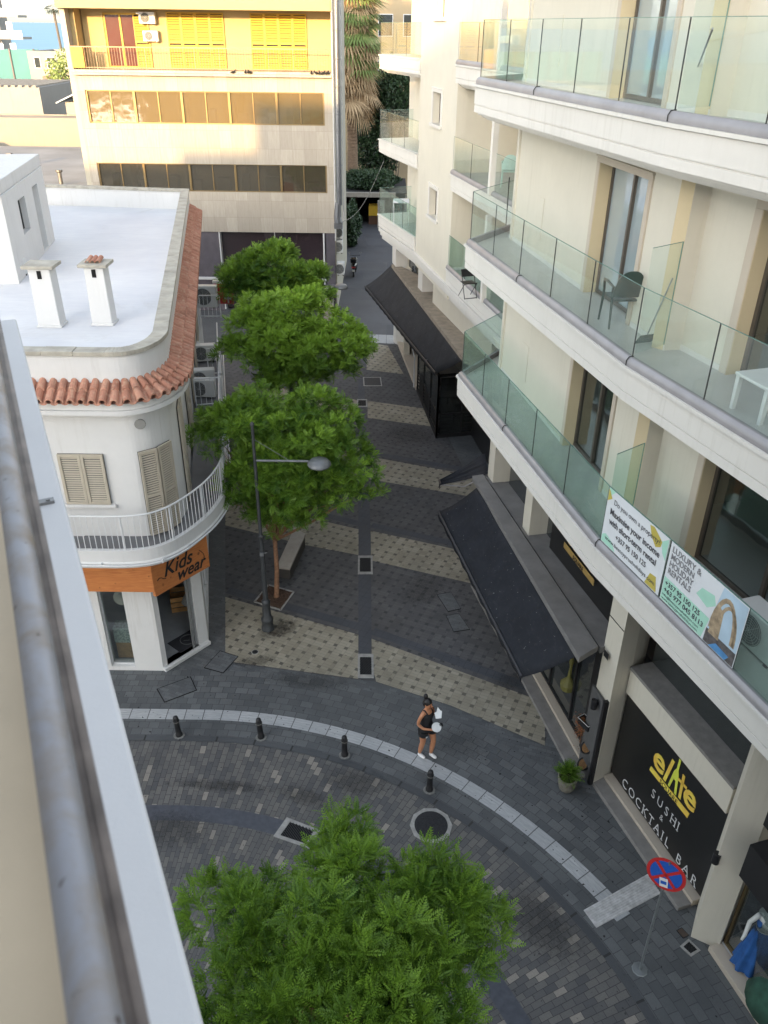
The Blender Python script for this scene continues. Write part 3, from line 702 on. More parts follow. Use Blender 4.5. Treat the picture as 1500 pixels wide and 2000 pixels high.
# lettering on the black panel ---------------------------------------
gold = NT('gold_lettering'); gc = gold.coord(); gold = gold.done(gold.bsdf(gold.mix(gold.noise(gc, 3, 2, ramp=(.3, .7)), (.72, .42, .07), (.80, .66, .10)), .45, 0))
yellowgreen = m_plain('yellow_green_lettering', (.62, .68, .08), .45)
silver = m_plain('silver_lettering', (.62, .62, .62), .4)
dX = Vector((dsn.x, dsn.y, 0)); UP = Vector((0, 0, 1))
def sp(u, z, o=.008): q = SP0 + dsn * u - nsn * o; return Vector((q.x, q.y, z))
sgn = ap
def slab_letters(s, us, z, h, name, mat, wd=.82):
    """capital letters placed one by one, with small serif feet"""
    for ch, u in zip(s, us):
        text(ch, h / .70, mat, sp(u, z), dX, UP, name, sgn, .006, 'CENTER', width=wd, bold=-.004)
        if ch in 'IHKTAR':
            g = MB(); ws = {'I': (0,), 'H': (-.3, .3), 'K': (-.28, .3), 'T': (0,), 'A': (-.34, .34), 'R': (-.25, .32)}[ch]
            for w in ws:
                c = sp(u + w * h * wd, z + .004, .011); g.bar(c - dX * h * .13, c + dX * h * .13, .008, .012)
                if ch in 'IHK': g.bar(c - dX * h * .13 + UP * (h - .008), c + dX * h * .13 + UP * (h - .008), .008, .012)
            g.make('serif', mat, sgn)
slab_letters('SUSHI', (1.36, 1.58, 1.80, 2.02, 2.17), .93, .22, 'letter', silver)
slab_letters('&', (1.72,), .68, .15, 'letter', silver)
slab_letters('COCKTAIL', (.52, .77, 1.02, 1.25, 1.47, 1.68, 1.86, 2.02), .28, .24, 'letter', silver)
slab_letters('BAR', (2.40, 2.63, 2.87), .26, .24, 'letter', silver)
text('e', .78, gold, sp(1.30, 1.66), dX, UP, 'letter', sgn, .008, 'CENTER', bold=.016)
text('e', .78, gold, sp(2.25, 1.70), dX, UP, 'letter', sgn, .008, 'CENTER', bold=.016)
g = MB(); P_ = lambda a: [sp(*q, .012) for q in a]
def flat(poly, mat, name, o=.006, th=.008, par=None, f=None):
    f = f or sp; g = MB(); lo = [f(*q, o) for q in poly]; hi = [f(*q, o + th) for q in poly]; g.hexa(lo, hi); return g.make(name, mat, par or sgn, fixn=True)
flat([(1.50, 1.62), (1.58, 1.62), (1.68, 2.26), (1.60, 2.26)], gold, 'letter')
flat([(1.98, 1.65), (2.05, 1.65), (2.01, 2.22), (1.94, 2.22)], gold, 'letter'); flat([(1.86, 1.98), (2.12, 2.00), (2.12, 2.06), (1.86, 2.04)], gold, 'letter')
flat([(1.66, 1.62), (1.71, 1.62), (1.76, 1.9), (1.82, 1.9), (1.86, 1.62), (1.92, 1.62), (1.86, 2.08), (1.82, 2.18), (1.82, 2.44), (1.765, 2.44), (1.765, 2.18), (1.72, 2.08)], yellowgreen, 'bottle_letter')
flat([(1.10, 1.44), (2.32, 1.46), (2.34, 1.60), (1.12, 1.56)], gold, 'underline')
text('SQUARE', .15, blackm, sp(1.72, 1.455, .015), dX, UP, 'letter', sgn, .004, 'CENTER', bold=.001)
# ---------------------------------------------------------------- bar front under the flats: shelf, awning, glazing
shelf = m_plain('grey_shelf_metal', (.17, .165, .16), .7, 0, .15, 3, .1)
g = MB(); a, b, c, d = (2.39,19.72), (3.83,12.27), (4.27,12.62), (2.7,19.82)
g.prism([a, b, c, d], 3.36, 3.5); g.make('awning_cover', shelf, ap, bevel=.008)
g = MB(); a2, c2 = Vector(d) + Vector((.06, .02)), Vector(c) + Vector((.06, .02))
g.prism([tuple(a2), tuple(c2), (4.95, 12.9), (4.2, 15.9), (3.5, 19.4), (2.95, 19.6)], 3.3, 3.44); g.make('shelf', shelf, ap)
for q in ((2.92,19.44), (3.5,16.79)):
    q = Vector(q); g = MB(); g.prism([tuple(q), tuple(q - d1 * .42), tuple(q - d1 * .42 + n1 * .5), tuple(q + n1 * .5)], 3.43, 6.3); g.make('pillar', cream, ap, bevel=.006)
w0, w1 = Vector((3.36, 19.4)), Vector((4.98, 12.6)); dw = (w1 - w0).normalized()
g = MB(); g.wall(w0, w1, 0, .1, 3.44, 6.3); g.make('upper_glass', win_d, ap)
g = MB(); wv = Vector((3.98, 16.3)); g.wall(wv, w1, -.06, -.01, 3.44, 5.6); g.make('sign_panel', blackpan, ap)
def sp2(u, z, o=.01): q = wv + dw * u + Vector((dw.y, -dw.x)) * (.06 + o); return Vector((q.x, q.y, z))
dX2 = Vector((dw.x, dw.y, 0))
goldd = m_plain('gold_letters_shaded', (.45, .30, .10), .4, .3)
for ch, u, h in (('e', .95, .72), ('l', 1.22, .80), ('i', 1.45, .95), ('t', 1.68, .80), ('e', 1.98, .72)):
    text(ch, h, goldd, sp2(u, 4.15), dX2, UP, 'letter', ap, .01, 'CENTER', bold=.02)
flat([(.72, 3.9), (2.25, 3.9), (2.25, 4.05), (.72, 4.05)], goldd, 'underline', par=ap, f=sp2)
text('SQUARE', .14, blackm, sp2(1.48, 3.92, .022), dX2, UP, 'letter', ap, .004, 'CENTER')
# ground-floor glazing below the awning
f0, f1 = Vector((3.28, 18.6)), Vector((4.62, 12.75)); dfr = (f1 - f0).normalized()
winunit(f0, dfr, None, 0, 6.0, .16, 3.3, 0, 5, win_d, ap, frame=black, fw=.06, name='shop_window')
g = MB(); g.wall(f0 - dfr * 1, f1 + dfr * .1, -.20, .3, 0, .15); g.make('threshold_step', stonetrim, ap, bevel=.01)
g = MB(); g.wall(f0 - dfr * 1, f1 + dfr * .3, -.52, -.20, -.02, .08); g.make('threshold_step', greyst, ap, bevel=.01)
for (u, s_) in ((4.55, 1), (1.6, 1)):   # gilt vase motif on the glass
    q = f0 + dfr * u - Vector((-dfr.y, dfr.x)) * .03; g = MB(); g.lathe([(.02, .9), (.16, .96), (.19, 1.12), (.05, 1.3), (.03, 1.6), (.06, 1.75), (.02, 1.95)], (q.x, q.y, 0), 10); g.make('gilt_vase', m_plain('olive_gilt', (.16, .15, .04), .6), ap)
g = MB(); g.wall((4.45, 13.2), (4.50, 12.75), .0, .25, .1, 3.3); g.make('door_post', black, ap)
g = MB(); g.wall((4.40, 12.78), (4.53, 12.22), -.05, -.0, .05, 2.35); g.make('side_panel', m_plain('grey_board', (.09, .09, .09), .7), ap)
g = MB(); g.wall((4.525, 12.28), (4.545, 12.2), -.07, .02, .02, 2.4); g.make('side_panel_edge', black, ap)

# ---------------------------------------------------------------- awnings
def m_awning(name, c):
    n = NT(name); v = n.coord('Object'); nz = n.noise(v, 2.5, 4, .6, ramp=(.35, .7))
    col = n.mix(nz, c, sc(c, 1.5)); st = n.noise(n.coord('Object', scale=(1, 1, 3)), 5, 4, .7, .5, ramp=(.55, .8)); col = n.mix(n.math('MULTIPLY', st, .25), col, (.09, .09, .095))
    sp_ = n.noise(v, 17, 1, .3, ramp=(.765, .78)); col = n.mix(n.math('MULTIPLY', sp_, .3), col, (.4, .4, .4))
    return n.done(n.bsdf(col, .75, 0, n.bump(n.noise(v, 2, 3), .3, .05), .3))
awn = m_awning('black_awning_cloth', (.011, .013, .018)); awn2 = m_awning('faded_awning_cloth', (.020, .021, .024))
def awning(name, bk0, bk1, fr0, fr1, zb, zf, lab, mat, nseam=3, val=.16, group=None, sag=.07):
    """sloping cloth between back edge (bk) and front bar (fr), with valance, seams, bar and folding arms"""
    bk0, bk1, fr0, fr1 = map(Vector, (bk0, bk1, fr0, fr1)); c = (bk0 + bk1) / 2
    r = root(name, (c.x, c.y, 0), lab, 'awning', group, world=True)
    nu, nv = 24, 8; g = MB(); pts = []
    for i in range(nu + 1):
        row = []
        for j in range(nv + 1):
            t = j / nv; b = bk0.lerp(bk1, i / nu); f = fr0.lerp(fr1, i / nu); q = b.lerp(f, t)
            z = zb + (zf - zb) * t - sag * math.sin(math.pi * t) * (1 + .45 * math.sin(i * 1.05)) - .02 * math.sin(i * 2.3 + t * 3) * t
            row.append((q.x, q.y, z))
        pts.append(row)
    for i in range(nu):
        for j in range(nv): g.quad(pts[i][j], pts[i][j + 1], pts[i + 1][j + 1], pts[i + 1][j])
    d = (fr1 - fr0).normalized(); o = Vector((d.y, -d.x)) * .02
    L = (fr1 - fr0).length
    N = int(L / .25)
    for i in range(N):
        a = fr0.lerp(fr1, i / N) + o * math.sin(i * 2.1); b = fr0.lerp(fr1, (i + 1) / N) + o * math.sin((i + 1) * 2.1)
        g.quad((fr0.lerp(fr1, i / N).x, fr0.lerp(fr1, i / N).y, zf), (a.x, a.y, zf - val), (b.x, b.y, zf - val), (fr0.lerp(fr1, (i + 1) / N).x, fr0.lerp(fr1, (i + 1) / N).y, zf))
    cl = g.make('cloth', mat, r, smooth=40, fixn=True); sd = cl.modifiers.new('s', 'SOLIDIFY'); sd.thickness = .006
    for k in range(1, nseam + 1):
        i = int(nu * k / (nseam + 1)); g = MB(); g.tube([(x, y, z + .006) for x, y, z in pts[i]], .006, 5); g.make('seam', blackm, r)
    g = MB(); g.tube([(fr0.x, fr0.y, zf), (fr1.x, fr1.y, zf)], .035, 8); g.make('front_bar', m_plain('dark_bar', (.05, .05, .055), .4, .5), r)
    for t in (.12, .5, .88):
        g = MB(); b = bk0.lerp(bk1, t); f = fr0.lerp(fr1, t); m_ = b.lerp(f, .5) + d * .25; g.tube([(b.x, b.y, zb - .1), (m_.x, m_.y, (zb + zf) / 2 - .15), (f.x, f.y, zf - .03)], .018, 6); g.make('arm', steel, r)
    return r
awning('awning', (2.47,19.21), (3.95,12.51), (1.52,19.7), (2.92,12.98), 3.4, 2.35, 'large black awning sloping from the grey shelf of the bar, nearest the camera', awn, 3)
awning('awning', (0.22,39.15), (2.63,26.47), (-1.06,39.96), (1.82,28.46), 4.35, 3.1, 'long dusty black awning over the glazed terrace farther up the street', awn2, 6)
awning('awning', (2.97,21.74), (2.91,20.39), (1.62,21.29), (1.64,21.03), 3.2, 2.5, 'narrow end of a black awning jutting out between the two big awnings', awn, 1, sag=.02)
# ground floor of the far part: ledge, wall, arch, pillars
W0, W1 = Vector((0.45,38.84)), Vector((2.79,28.82))
g = MB(); g.prism([(0.21,38.84), (2.61,26.24), (3.4, 25.3), (3.6, 28), (1.9, 36), (.6, 38.6)], 4.3, 4.45); ld = m_plain('dusty_ledge', (.27, .23, .18), .9, 0, .2, 4, .2); g.make('ledge', ld, ap)
dW = (Vector((2.77,29.05)) - Vector((1.86,32.98))).normalized(); nW = Vector((-dW.y, dW.x))
Wa, Wb = Vector((1.85,32.76)), Vector((2.8,28.94)) + dW * 3
g = MB(); g.wall(Wa, Wb, 0, .3, 3, 6.2); g.make('lower_wall', cream, ap)
for a, b in (((0.24,39.12), (0.4,38.36)), ((1.32,34.94), (1.47,34.23))):
    a, b = Vector(a), Vector(b); g = MB(); g.prism([tuple(a), tuple(b), tuple(b + Vector((.55, .1))), tuple(a + Vector((.55, .1)))], 4.45, 6.2); g.make('pillar', creamw, ap, bevel=.006)
g = MB(); a, b = Vector((0.64,38.57)), Vector((1.52,34.39)); g.wall(a + Vector((.35, 0)), b + Vector((.5, 0)), 0, .05, 4.45, 6.2); g.make('arched_glass', win_d, ap)
g = MB(); a, b = Vector((0.43,38.65)) + Vector((.2, 0)), Vector((1.43,34.39)) + Vector((.25, 0)); ddd = (b - a); N = 10
for i in range(N):
    t0, t1 = i / N, (i + 1) / N
    h0, h1 = [6.2 - (.75 * abs(2 * t - 1) ** 3 + .12) for t in (t0, t1)]
    p, q = a + ddd * t0, a + ddd * t1
    g.hexa([(p.x, p.y, h0), (q.x, q.y, h1), (q.x + .2, q.y, h1), (p.x + .2, p.y, h0)], [(p.x, p.y, 6.2), (q.x, q.y, 6.2), (q.x + .2, q.y, 6.2), (p.x + .2, p.y, 6.2)])
g.make('arch', cream, ap)
g = MB(); g.wall((1.9, 39), (3.9, 27), 0, .1, 0, 4.4); g.make('lower_wall', m_plain('dark_shopfront', (.03, .03, .03), .4), ap)
g = MB(); g.prism([(0.37,40.85), (0.5,40.53), (1.3, 40.0), (1.0, 40.6)], 0, 4.3); g.make('pillar', creamw, ap)
g = MB(); g.prism([(0.57,40.54), (1.35,34.37), (2.2, 34.8), (1.4, 39.9)], 0, .18); g.make('ramp', stonetrim, ap)
g = MB(); p0_, p1_ = (1.27,34.73), (1.46,38.46); g.tube([(*p0_, .0), (*p0_, 1.4), (p0_[0] - .1, p0_[1] + 1.2, 1.5)], .03, 6); g.make('drain_pipe', whitemt, ap)

# ================================================================ white corner building with the kids shop
ws = root('corner_shop_house', (-5.49, 15.66, 0), 'white two-storey corner house with red tiled eaves over a kids clothes shop', 'building', world=True)
sd = Vector((-.182, .983)).normalized()          # direction of its side street front
def side(t, o=0): q = Vector((-4.72, 17.0)) + sd * t + Vector((sd.y, -sd.x)) * o; return (q.x, q.y)
ck_ = [(-5.9, 15.66), (-5.62, 15.66), (-5.30, 15.70), (-5.02, 15.88), (-4.82, 16.22), (-4.73, 16.6), (-4.72, 17.0), (-4.79, 17.4)]
corner = []
for i in range(1, len(ck_) - 2):
    for k in range(4):
        t = k / 4; P_ = [Vector(q) for q in ck_[i - 1:i + 3]]
        q = .5 * ((2 * P_[1]) + (-P_[0] + P_[2]) * t + (2 * P_[0] - 5 * P_[1] + 4 * P_[2] - P_[3]) * t * t + (-P_[0] + 3 * P_[1] - 3 * P_[2] + P_[3]) * t ** 3); corner.append(tuple(q))
corner.append((-4.72, 17.0))
end = side(17.9)
front = [end] + [(-4.72, 17.0)] + corner[::-1][1:] + [(-14.5, 15.66)]     # walked so that the inside is on the left
def off(path, o):
    P = [Vector(p) for p in path]; out = []
    for i, p in enumerate(P):
        a = (P[i] - P[i - 1]).normalized() if i else (P[1] - P[0]).normalized(); b = (P[i + 1] - P[i]).normalized() if i < len(P) - 1 else a
        if i == 0: a = b
        m = (a + b).normalized(); n = Vector((-m.y, m.x)); out.append(tuple(p + n * o / max(.4, n.dot(Vector((-a.y, a.x))))))
    return out
# path runs end -> corner -> left; its left normal points: check sign and flip if needed
_t = off(front, 1.0)
SGN = 1 if _t[-1][1] > 15.66 else -1
inn = lambda o: off(front, o * SGN)
def ring(path_o0, path_o1, z0, z1, name, mat, par=ws, **k):
    a, b = inn(path_o0), inn(path_o1); g = MB()
    for i in range(len(a) - 1): g.hexa(*[[(*a[i], z), (*a[i + 1], z), (*b[i + 1], z), (*b[i], z)] for z in (z0, z1)])
    return g.make(name, mat, par, fixn=True, **k)
ring(0, .25, 4.0, 8.28, 'wall', whitep, smooth=40)
coping = m_plain('old_coping_stone', (.36, .34, .29), .9, 0, .22, 3, .4)
# coping in blocks
a, b = inn(-.05), inn(.27); g = MB()
def resample(pa, pb, step, gap):
    out = []
    for i in range(len(pa) - 1):
        A0, A1, B0, B1 = map(Vector, (pa[i], pa[i + 1], pb[i], pb[i + 1])); L = (A1 - A0).length; n = max(1, round(L / step))
        for k in range(n):
            t0, t1 = (k + gap) / n, (k + 1 - gap) / n; out.append((A0.lerp(A1, t0), A0.lerp(A1, t1), B0.lerp(B1, t0), B0.lerp(B1, t1)))
    return out
for A0, A1, B0, B1 in resample(a, b, .62, .008):
    h = random.uniform(-.004, .004); g.hexa(*[[(*A0, z), (*A1, z), (*B1, z), (*B0, z)] for z in (8.27, 8.36 + h)])
bk0, bk1 = Vector(end), Vector((-16, 35.6))
for k in range(16):
    p, q = bk0.lerp(bk1, k / 16 + .001), bk0.lerp(bk1, (k + 1) / 16 - .001); g.prism([tuple(p), tuple(q), (q.x, q.y - .3), (p.x, p.y - .3)], 8.27, 8.36)
g.make('coping', coping, ws, bevel=.006, fixn=True)
g = MB(); g.wall(bk1, bk0, -.25, 0, 4, 8.27); g.make('wall', whitep, ws)
g = MB(); ii = inn(.25); g.hexa([(*p, 7.5) for p in ii + [(-14.5, 35)]], [(*p, 7.6) for p in ii + [(-14.5, 35)]]); g.make('roof', whiter, ws)
g = MB(); ii = inn(.26); g.hexa([(*p, 3.9) for p in ii + [(-14.5, 35)]], [(*p, 4.0) for p in ii + [(-14.5, 35)]]); g.make('floor_slab', whitep, ws)
# eaves: cornice board, tile bed, barrel tiles
ring(-.36, .02, 7.12, 7.22, 'eaves', whitep, smooth=40); ring(-.30, .02, 7.22, 7.36, 'eaves', whitep, smooth=40)
ring(-.33, .02, 7.34, 7.42, 'eaves_fascia', whitep, smooth=40)
terr = NT('terracotta_tiles'); tv = terr.coord(); 
tr = terr.n.new('ShaderNodeNewGeometry').outputs['Random Per Island']
tc = terr.mix(tr, (.34, .155, .105), (.46, .235, .165)); tc = terr.mix(terr.noise(tv, 9, 4, .6, ramp=(.5, .8)), tc, (.50, .34, .24)); tc = terr.mix(terr.math('MULTIPLY', terr.noise(tv, 3, 4, .7, ramp=(.5, .8)), .6), tc, (.10, .06, .05))
terr = terr.done(terr.bsdf(tc, .85, 0, terr.bump(terr.noise(tv, 30, 3), .3, .01), .2))
g = MB(); a, b = inn(.01), inn(-.42)
for i in range(len(a) - 1): g.hexa([(*a[i], 7.42), (*a[i + 1], 7.42), (*b[i + 1], 7.40), (*b[i], 7.40)], [(*a[i], 7.66), (*a[i + 1], 7.66), (*b[i + 1], 7.42), (*b[i], 7.42)])
g.make('tile_bed', m_plain('tile_mortar', (.16, .08, .06), .95), ws, fixn=True)
g = MB(); a, b = inn(.0), inn(-.46)
def samp(pa, pb, step):
    """walk the outer path in equal steps"""
    out = []; acc = 0
    for i in range(len(pa) - 1):
        A0, A1, B0, B1 = map(Vector, (pa[i], pa[i + 1], pb[i], pb[i + 1])); L = ((B1 - B0).length + (A1 - A0).length) / 2; t = acc
        while t < L: out.append((A0.lerp(A1, t / L), B0.lerp(B1, t / L))); t += step
        acc = t - L
    return out
for A, B in samp(a, b, .215):
    u = (B - A).normalized(); w = Vector((-u.y, u.x))
    for r0, (t0, t1, zz) in enumerate(((.42, 1.03, 0), (-.02, .52, .022))):
        for inv in (0, 1):
            rings = []
            for t, rr in ((t0, .074), (t1, .088)):
                c = A.lerp(B, t) + (w * .107 if inv else w * 0); z = 7.70 + (7.45 - 7.70) * t + zz + random.uniform(-.006, .006); ring_ = []
                R0 = rr if not inv else rr * .9
                for th in ((.026, 0) if True else (0,)):
                    rg_ = []
                    for k in range(7):
                        an = math.pi * k / 6; x = math.cos(an) * (R0 - th); y = math.sin(an) * (R0 - th)
                        q = c + w * x; rg_.append((q.x, q.y, z + (y if not inv else -y * .7 + .0)))
                    ring_.append(rg_)
                rings.append(ring_)
            (i0, o0), (i1, o1) = rings; base = len(g.v); g.v += o0 + o1 + i0 + i1
            for k in range(6):
                g.f.append((base + k, base + k + 1, base + 7 + k + 1, base + 7 + k)); g.f.append((base + 14 + k, base + 21 + k, base + 21 + k + 1, base + 14 + k + 1))
                g.f.append((base + 7 + k, base + 8 + k, base + 22 + k, base + 21 + k)); g.mi += [0] * 3
g.make('roof_tiles', terr, ws)
# chimneys
def chimney(x0, x1, y, lab, tiles=False):
    g = MB(); g.hexa([(x0, y, 7.6), (x1, y, 7.6), (x1, y + .42, 7.6), (x0, y + .42, 7.6)], [(x0 + .02, y, 9.02), (x1 - .02, y, 9.02), (x1 - .02, y + .42, 9.02), (x0 + .02, y + .42, 9.02)]); g.box(x0 - .03, x1 + .03, y - .03, y + .45, 7.6, 7.66)
    c = g.make('chimney', whitep, ws, bevel=.015)
    g = MB(); g.box(x0 - .09, x1 + .1, y - .1, y + .52, 9.02, 9.1); sub(g.make('cap', coping, ws, bevel=.012), c)
    g = MB(); m_ = (x0 + x1) / 2; g.box(m_ - .05, m_ + .05, y - .012, y + .1, 8.78, 8.97); sub(g.make('vent', deep, ws), c)
    if tiles:
        g = MB()
        for k in range(3):
            xx = m_ - .13 + k * .12; 
            for j in range(6):
                a0, a1 = math.pi * j / 6, math.pi * (j + 1) / 6; g.hexa([(xx + math.cos(t) * .05, y + .05, 9.11 + math.sin(t) * .05) for t in (a0, a1)] + [(xx + math.cos(t) * .06, y + .05, 9.11 + math.sin(t) * .06) for t in (a1, a0)],
                    [(xx + math.cos(t) * .05, y + .38, 9.16 + math.sin(t) * .05) for t in (a0, a1)] + [(xx + math.cos(t) * .06, y + .38, 9.16 + math.sin(t) * .06) for t in (a1, a0)])
        sub(g.make('cap_tiles', terr, ws), c)
chimney(-8.47, -7.92, 19.4, ''); chimney(-7.22, -6.72, 19.6, '', True)
# roof stair tower at the left
g = MB(); tw0, tw1 = Vector((-10.68, 23.2)), Vector((-11.6, 28.7)); dtw = (tw1 - tw0).normalized(); ntw = Vector((-dtw.y, dtw.x))
g.wallo(tw1, tw0, 7.6, 9.95, [(1.1, 1.85, 7.65, 9.6), (3.0, 3.9, 8.6, 9.55)], .25); g.wall(tw0, tw0 + ntw * 6, -.25, 0, 7.6, 9.95); g.wall(tw1, tw1 + ntw * 6, 0, .25, 7.6, 9.95)
g.make('stair_tower_wall', whitep, ws)
g = MB(); g.prism([tuple(tw0 - ntw * .2 - dtw * .2), tuple(tw1 - ntw * .2 + dtw * .2), tuple(tw1 + ntw * 6 + dtw * .2), tuple(tw0 + ntw * 6 - dtw * .2)], 9.95, 10.3); g.make('stair_tower_roof', whitep, ws, bevel=.02)
g = MB(); dd_ = (tw0 - tw1).normalized()
shut = m_plain('grey_beige_shutter', (.40, .36, .29), .55, 0, .06, 4)
def louvre(p0, d, u0, u1, z0, z1, parent, mat=shut, nl=2, name='shutter', out=.02, frame=.06, step=.055, rail=None, inset=.0, cov=.5):
    """pair of louvred leaves; built proud of the wall line, slats are real tilted boards"""
    p0 = Vector(p0[:2]); f = MB(); s_ = MB(); W_ = (u1 - u0) / nl
    bk = MB(); bk.wall(tuple(p0 + d * u0), tuple(p0 + d * u1), inset + .042, inset + .05, z0, z1)
    for k in range(nl):
        a, b = u0 + W_ * k + .004, u0 + W_ * (k + 1) - .004
        for (x0, x1, y0, y1) in ((a, a + frame, z0, z1), (b - frame, b, z0, z1), (a + frame, b - frame, z0, z0 + frame), (a + frame, b - frame, z1 - frame, z1)) + (((a + frame, b - frame, rail - .04, rail + .04),) if rail else ()):
            f.wall(tuple(p0 + d * x0), tuple(p0 + d * x1), inset - out, inset + .03, y0, y1)
        n = Vector((-d.y, d.x)); z = z0 + frame + .01
        while z < z1 - frame - step * .6:
            if not (rail and abs(z + step / 2 - rail) < .05):
                A = p0 + d * (a + frame); B = p0 + d * (b - frame); o0, o1 = inset - out * .4, inset + .02
                s_.quad((*(A + n * o0), z), (*(B + n * o0), z), (*(B + n * o1), z + step * cov), (*(A + n * o1), z + step * cov))
            z += step
    r = f.make(name, mat, parent)
    sub(s_.make('slats', mat, parent), r); sub(bk.make('backing', darkgap, parent), r)
    return r
louvre(tw1, dd_, 3.05, 3.85, 8.62, 9.53, ws, step=.07, inset=.04); 
g.wall(tw1 + dd_ * 1.15, tw1 + dd_ * 1.8, .05, .09, 7.65, 9.55); g.make('stair_tower_door', m_plain('pale_door', (.55, .56, .56), .5), ws)
# first-floor openings: shuttered window, curved shuttered door, tall side shutters
louvre((-7.10, 15.66), Vector((1, 0)), .10, 1.08, 4.86, 6.08, ws, out=.02, inset=-.052)
g = MB(); g.box(-7.14, -5.92, 15.57, 15.66, 4.78, 4.85); g.make('window_sill', whitep, ws, bevel=.01)
dl_ = [Vector((-5.29, 15.66)), Vector((-4.96, 15.90)), Vector((-4.76, 16.28))]
for k in range(2): louvre(dl_[k] + Vector((.012, -.012)), (dl_[k + 1] - dl_[k]).normalized(), 0, (dl_[k + 1] - dl_[k]).length, 4.06, 6.14, ws, nl=1, rail=5.05, out=.02, inset=-.055, name='balcony_shutter', frame=.05)
for t0, t1 in ((.15, .95), (3.2, 4.3), (6.2, 7.2), (9, 10.2), (12, 13)):
    louvre(side(t0), sd, 0, t1 - t0, 4.06, 6.5, ws, rail=5.1, out=.02, inset=-.055, name='balcony_shutter')
g = MB(); g.lathe([(.02, 0), (.11, .0), (.12, .03), (.11, .05)], (-5.16, 15.76, 6.75), 14, axis=(.3, -1, 0)); g.make('wall_vent', m_plain('grey_vent', (.25, .25, .24), .6), ws)
# balcony round the corner
bo = [(-6.86,34.13), (-5.66,27.37), (-4.03, 18.6), (-3.93, 17.8), (-3.98, 17.1), (-4.16, 16.4), (-4.55, 15.6), (-5.0, 15.12), (-5.6, 14.95), (-6.4, 14.93), (-14, 14.93)]
bo[0] = (-5.95, 28.3); bo[1] = (-5.10, 23.9)
bi = inn(.0)
def crom(P, n=4):
    P = [Vector(p) for p in P]; Q = [P[0] * 2 - P[1]] + P + [P[-1] * 2 - P[-2]]; out = []
    for i in range(1, len(Q) - 2):
        for k in range(n):
            t = k / n; a, b, c, d = Q[i - 1:i + 3]; out.append(tuple(.5 * ((2 * b) + (c - a) * t + (2 * a - 5 * b + 4 * c - d) * t * t + (3 * b - a - 3 * c + d) * t ** 3)))
    return out + [tuple(P[-1])]
bo = bo[:2] + crom(bo[2:10], 4) + [bo[-1]]
_in = off(bo, .05); _in = _in if _in[-1][1] > bo[-1][1] else off(bo, -.05)
g = MB(); poly = _in + [(-14, 15.7), (-5.5, 15.7), (-4.9, 16.6), (-4.75, 17.4), (-6.7, 28.2)]
g.hexa([(*p, 3.72) for p in poly], [(*p, 3.985) for p in poly]); gfl = m_plain('grey_balcony_screed', (.15, .15, .155), .85, 0, .12, 2, .2); g.make('balcony_floor', gfl, ws, fixn=True)
g = MB(); fl = -1
g.sweep(bo, [(-.005, 3.70), (-.02, 3.78), (-.005, 3.82), (-.005, 4.06), (.09, 4.06), (.09, 3.70)] if False else [(.005 , 3.62), (.03, 3.74), (.0, 3.78), (.0, 4.07), (-.10, 4.07), (-.10, 3.62)]); g.make('balcony_edge', whitep, ws, fixn=True)
g = MB()
_o = off(bo, .07); _o = _o if _o[-1][1] < bo[-1][1] else off(bo, -.07); g.tube([(*p, 3.72) for p in _o], .022, 6); 
for p in ((-4.0, 17.3), (-4.9, 15.1), (-4.45, 15.65), (-6.2, 14.9)): g.box(p[0] - .012, p[0] + .012, p[1] - .05, p[1] + .05, 3.69, 3.78)
g.make('edge_pipe', whitemt, ws)
rail = [(p[0], p[1]) for p in bo]
def along(path, step):
    out = []; acc = 0
    for i in range(len(path) - 1):
        A, B = Vector(path[i]), Vector(path[i + 1]); L = (B - A).length; t = acc
        while t < L: out.append(A.lerp(B, t / L)); t += step
        acc = t - L
    return out
g = MB(); c_ = lambda p: (p[0], p[1])
rp_ = off(rail, -.05) if True else rail
if Vector(off(rail, .05)[-1]).y > rail[-1][1]: rp_ = off(rail, .05)
near = rp_[2:]
g.tube([(*p, 4.92) for p in near], .022, 6)
for p in along(near, .125): g.bar((p.x, p.y, 4.06), (p.x, p.y, 4.91), .014)
for k, p in enumerate(along(near, 1.1)): g.bar((p.x, p.y, 4.06), (p.x, p.y, 4.91), .03)
g.make('railing', whitemt, ws)
# side part: rail tubes, cross railings with condensers behind
def siderail(pa, pb, z0=4.05, z1=4.92, step=.14):
    g = MB(); pa, pb = Vector(pa), Vector(pb); g.tube([(*pa, z1), (*pb, z1)], .022, 6); g.tube([(*pa, z0 + .05), (*pb, z0 + .05)], .018, 6)
    n = int((pb - pa).length / step)
    for k in range(n + 1): q = pa.lerp(pb, k / max(n, 1)); g.bar((*q, z0), (*q, z1), .03 if k in (0, n) else .014)
    return g.make('railing', whitemt, ws)
siderail((-5.71,22.92), (-4.95,23.11)); siderail((-5.84,25.56), (-5.4,25.58)); siderail((-7.32,31.68), (-6.53,31.71))
far_ = [(-5.95, 28.3), (-5.10, 23.9), (-4.75, 22.1)]
g = MB(); g.tube([(*p, 4.92) for p in [(-6.0, 28.3), (-5.15, 23.9), (-4.16, 18.6)]], .022, 6); g.make('top_rail', whitemt, ws)
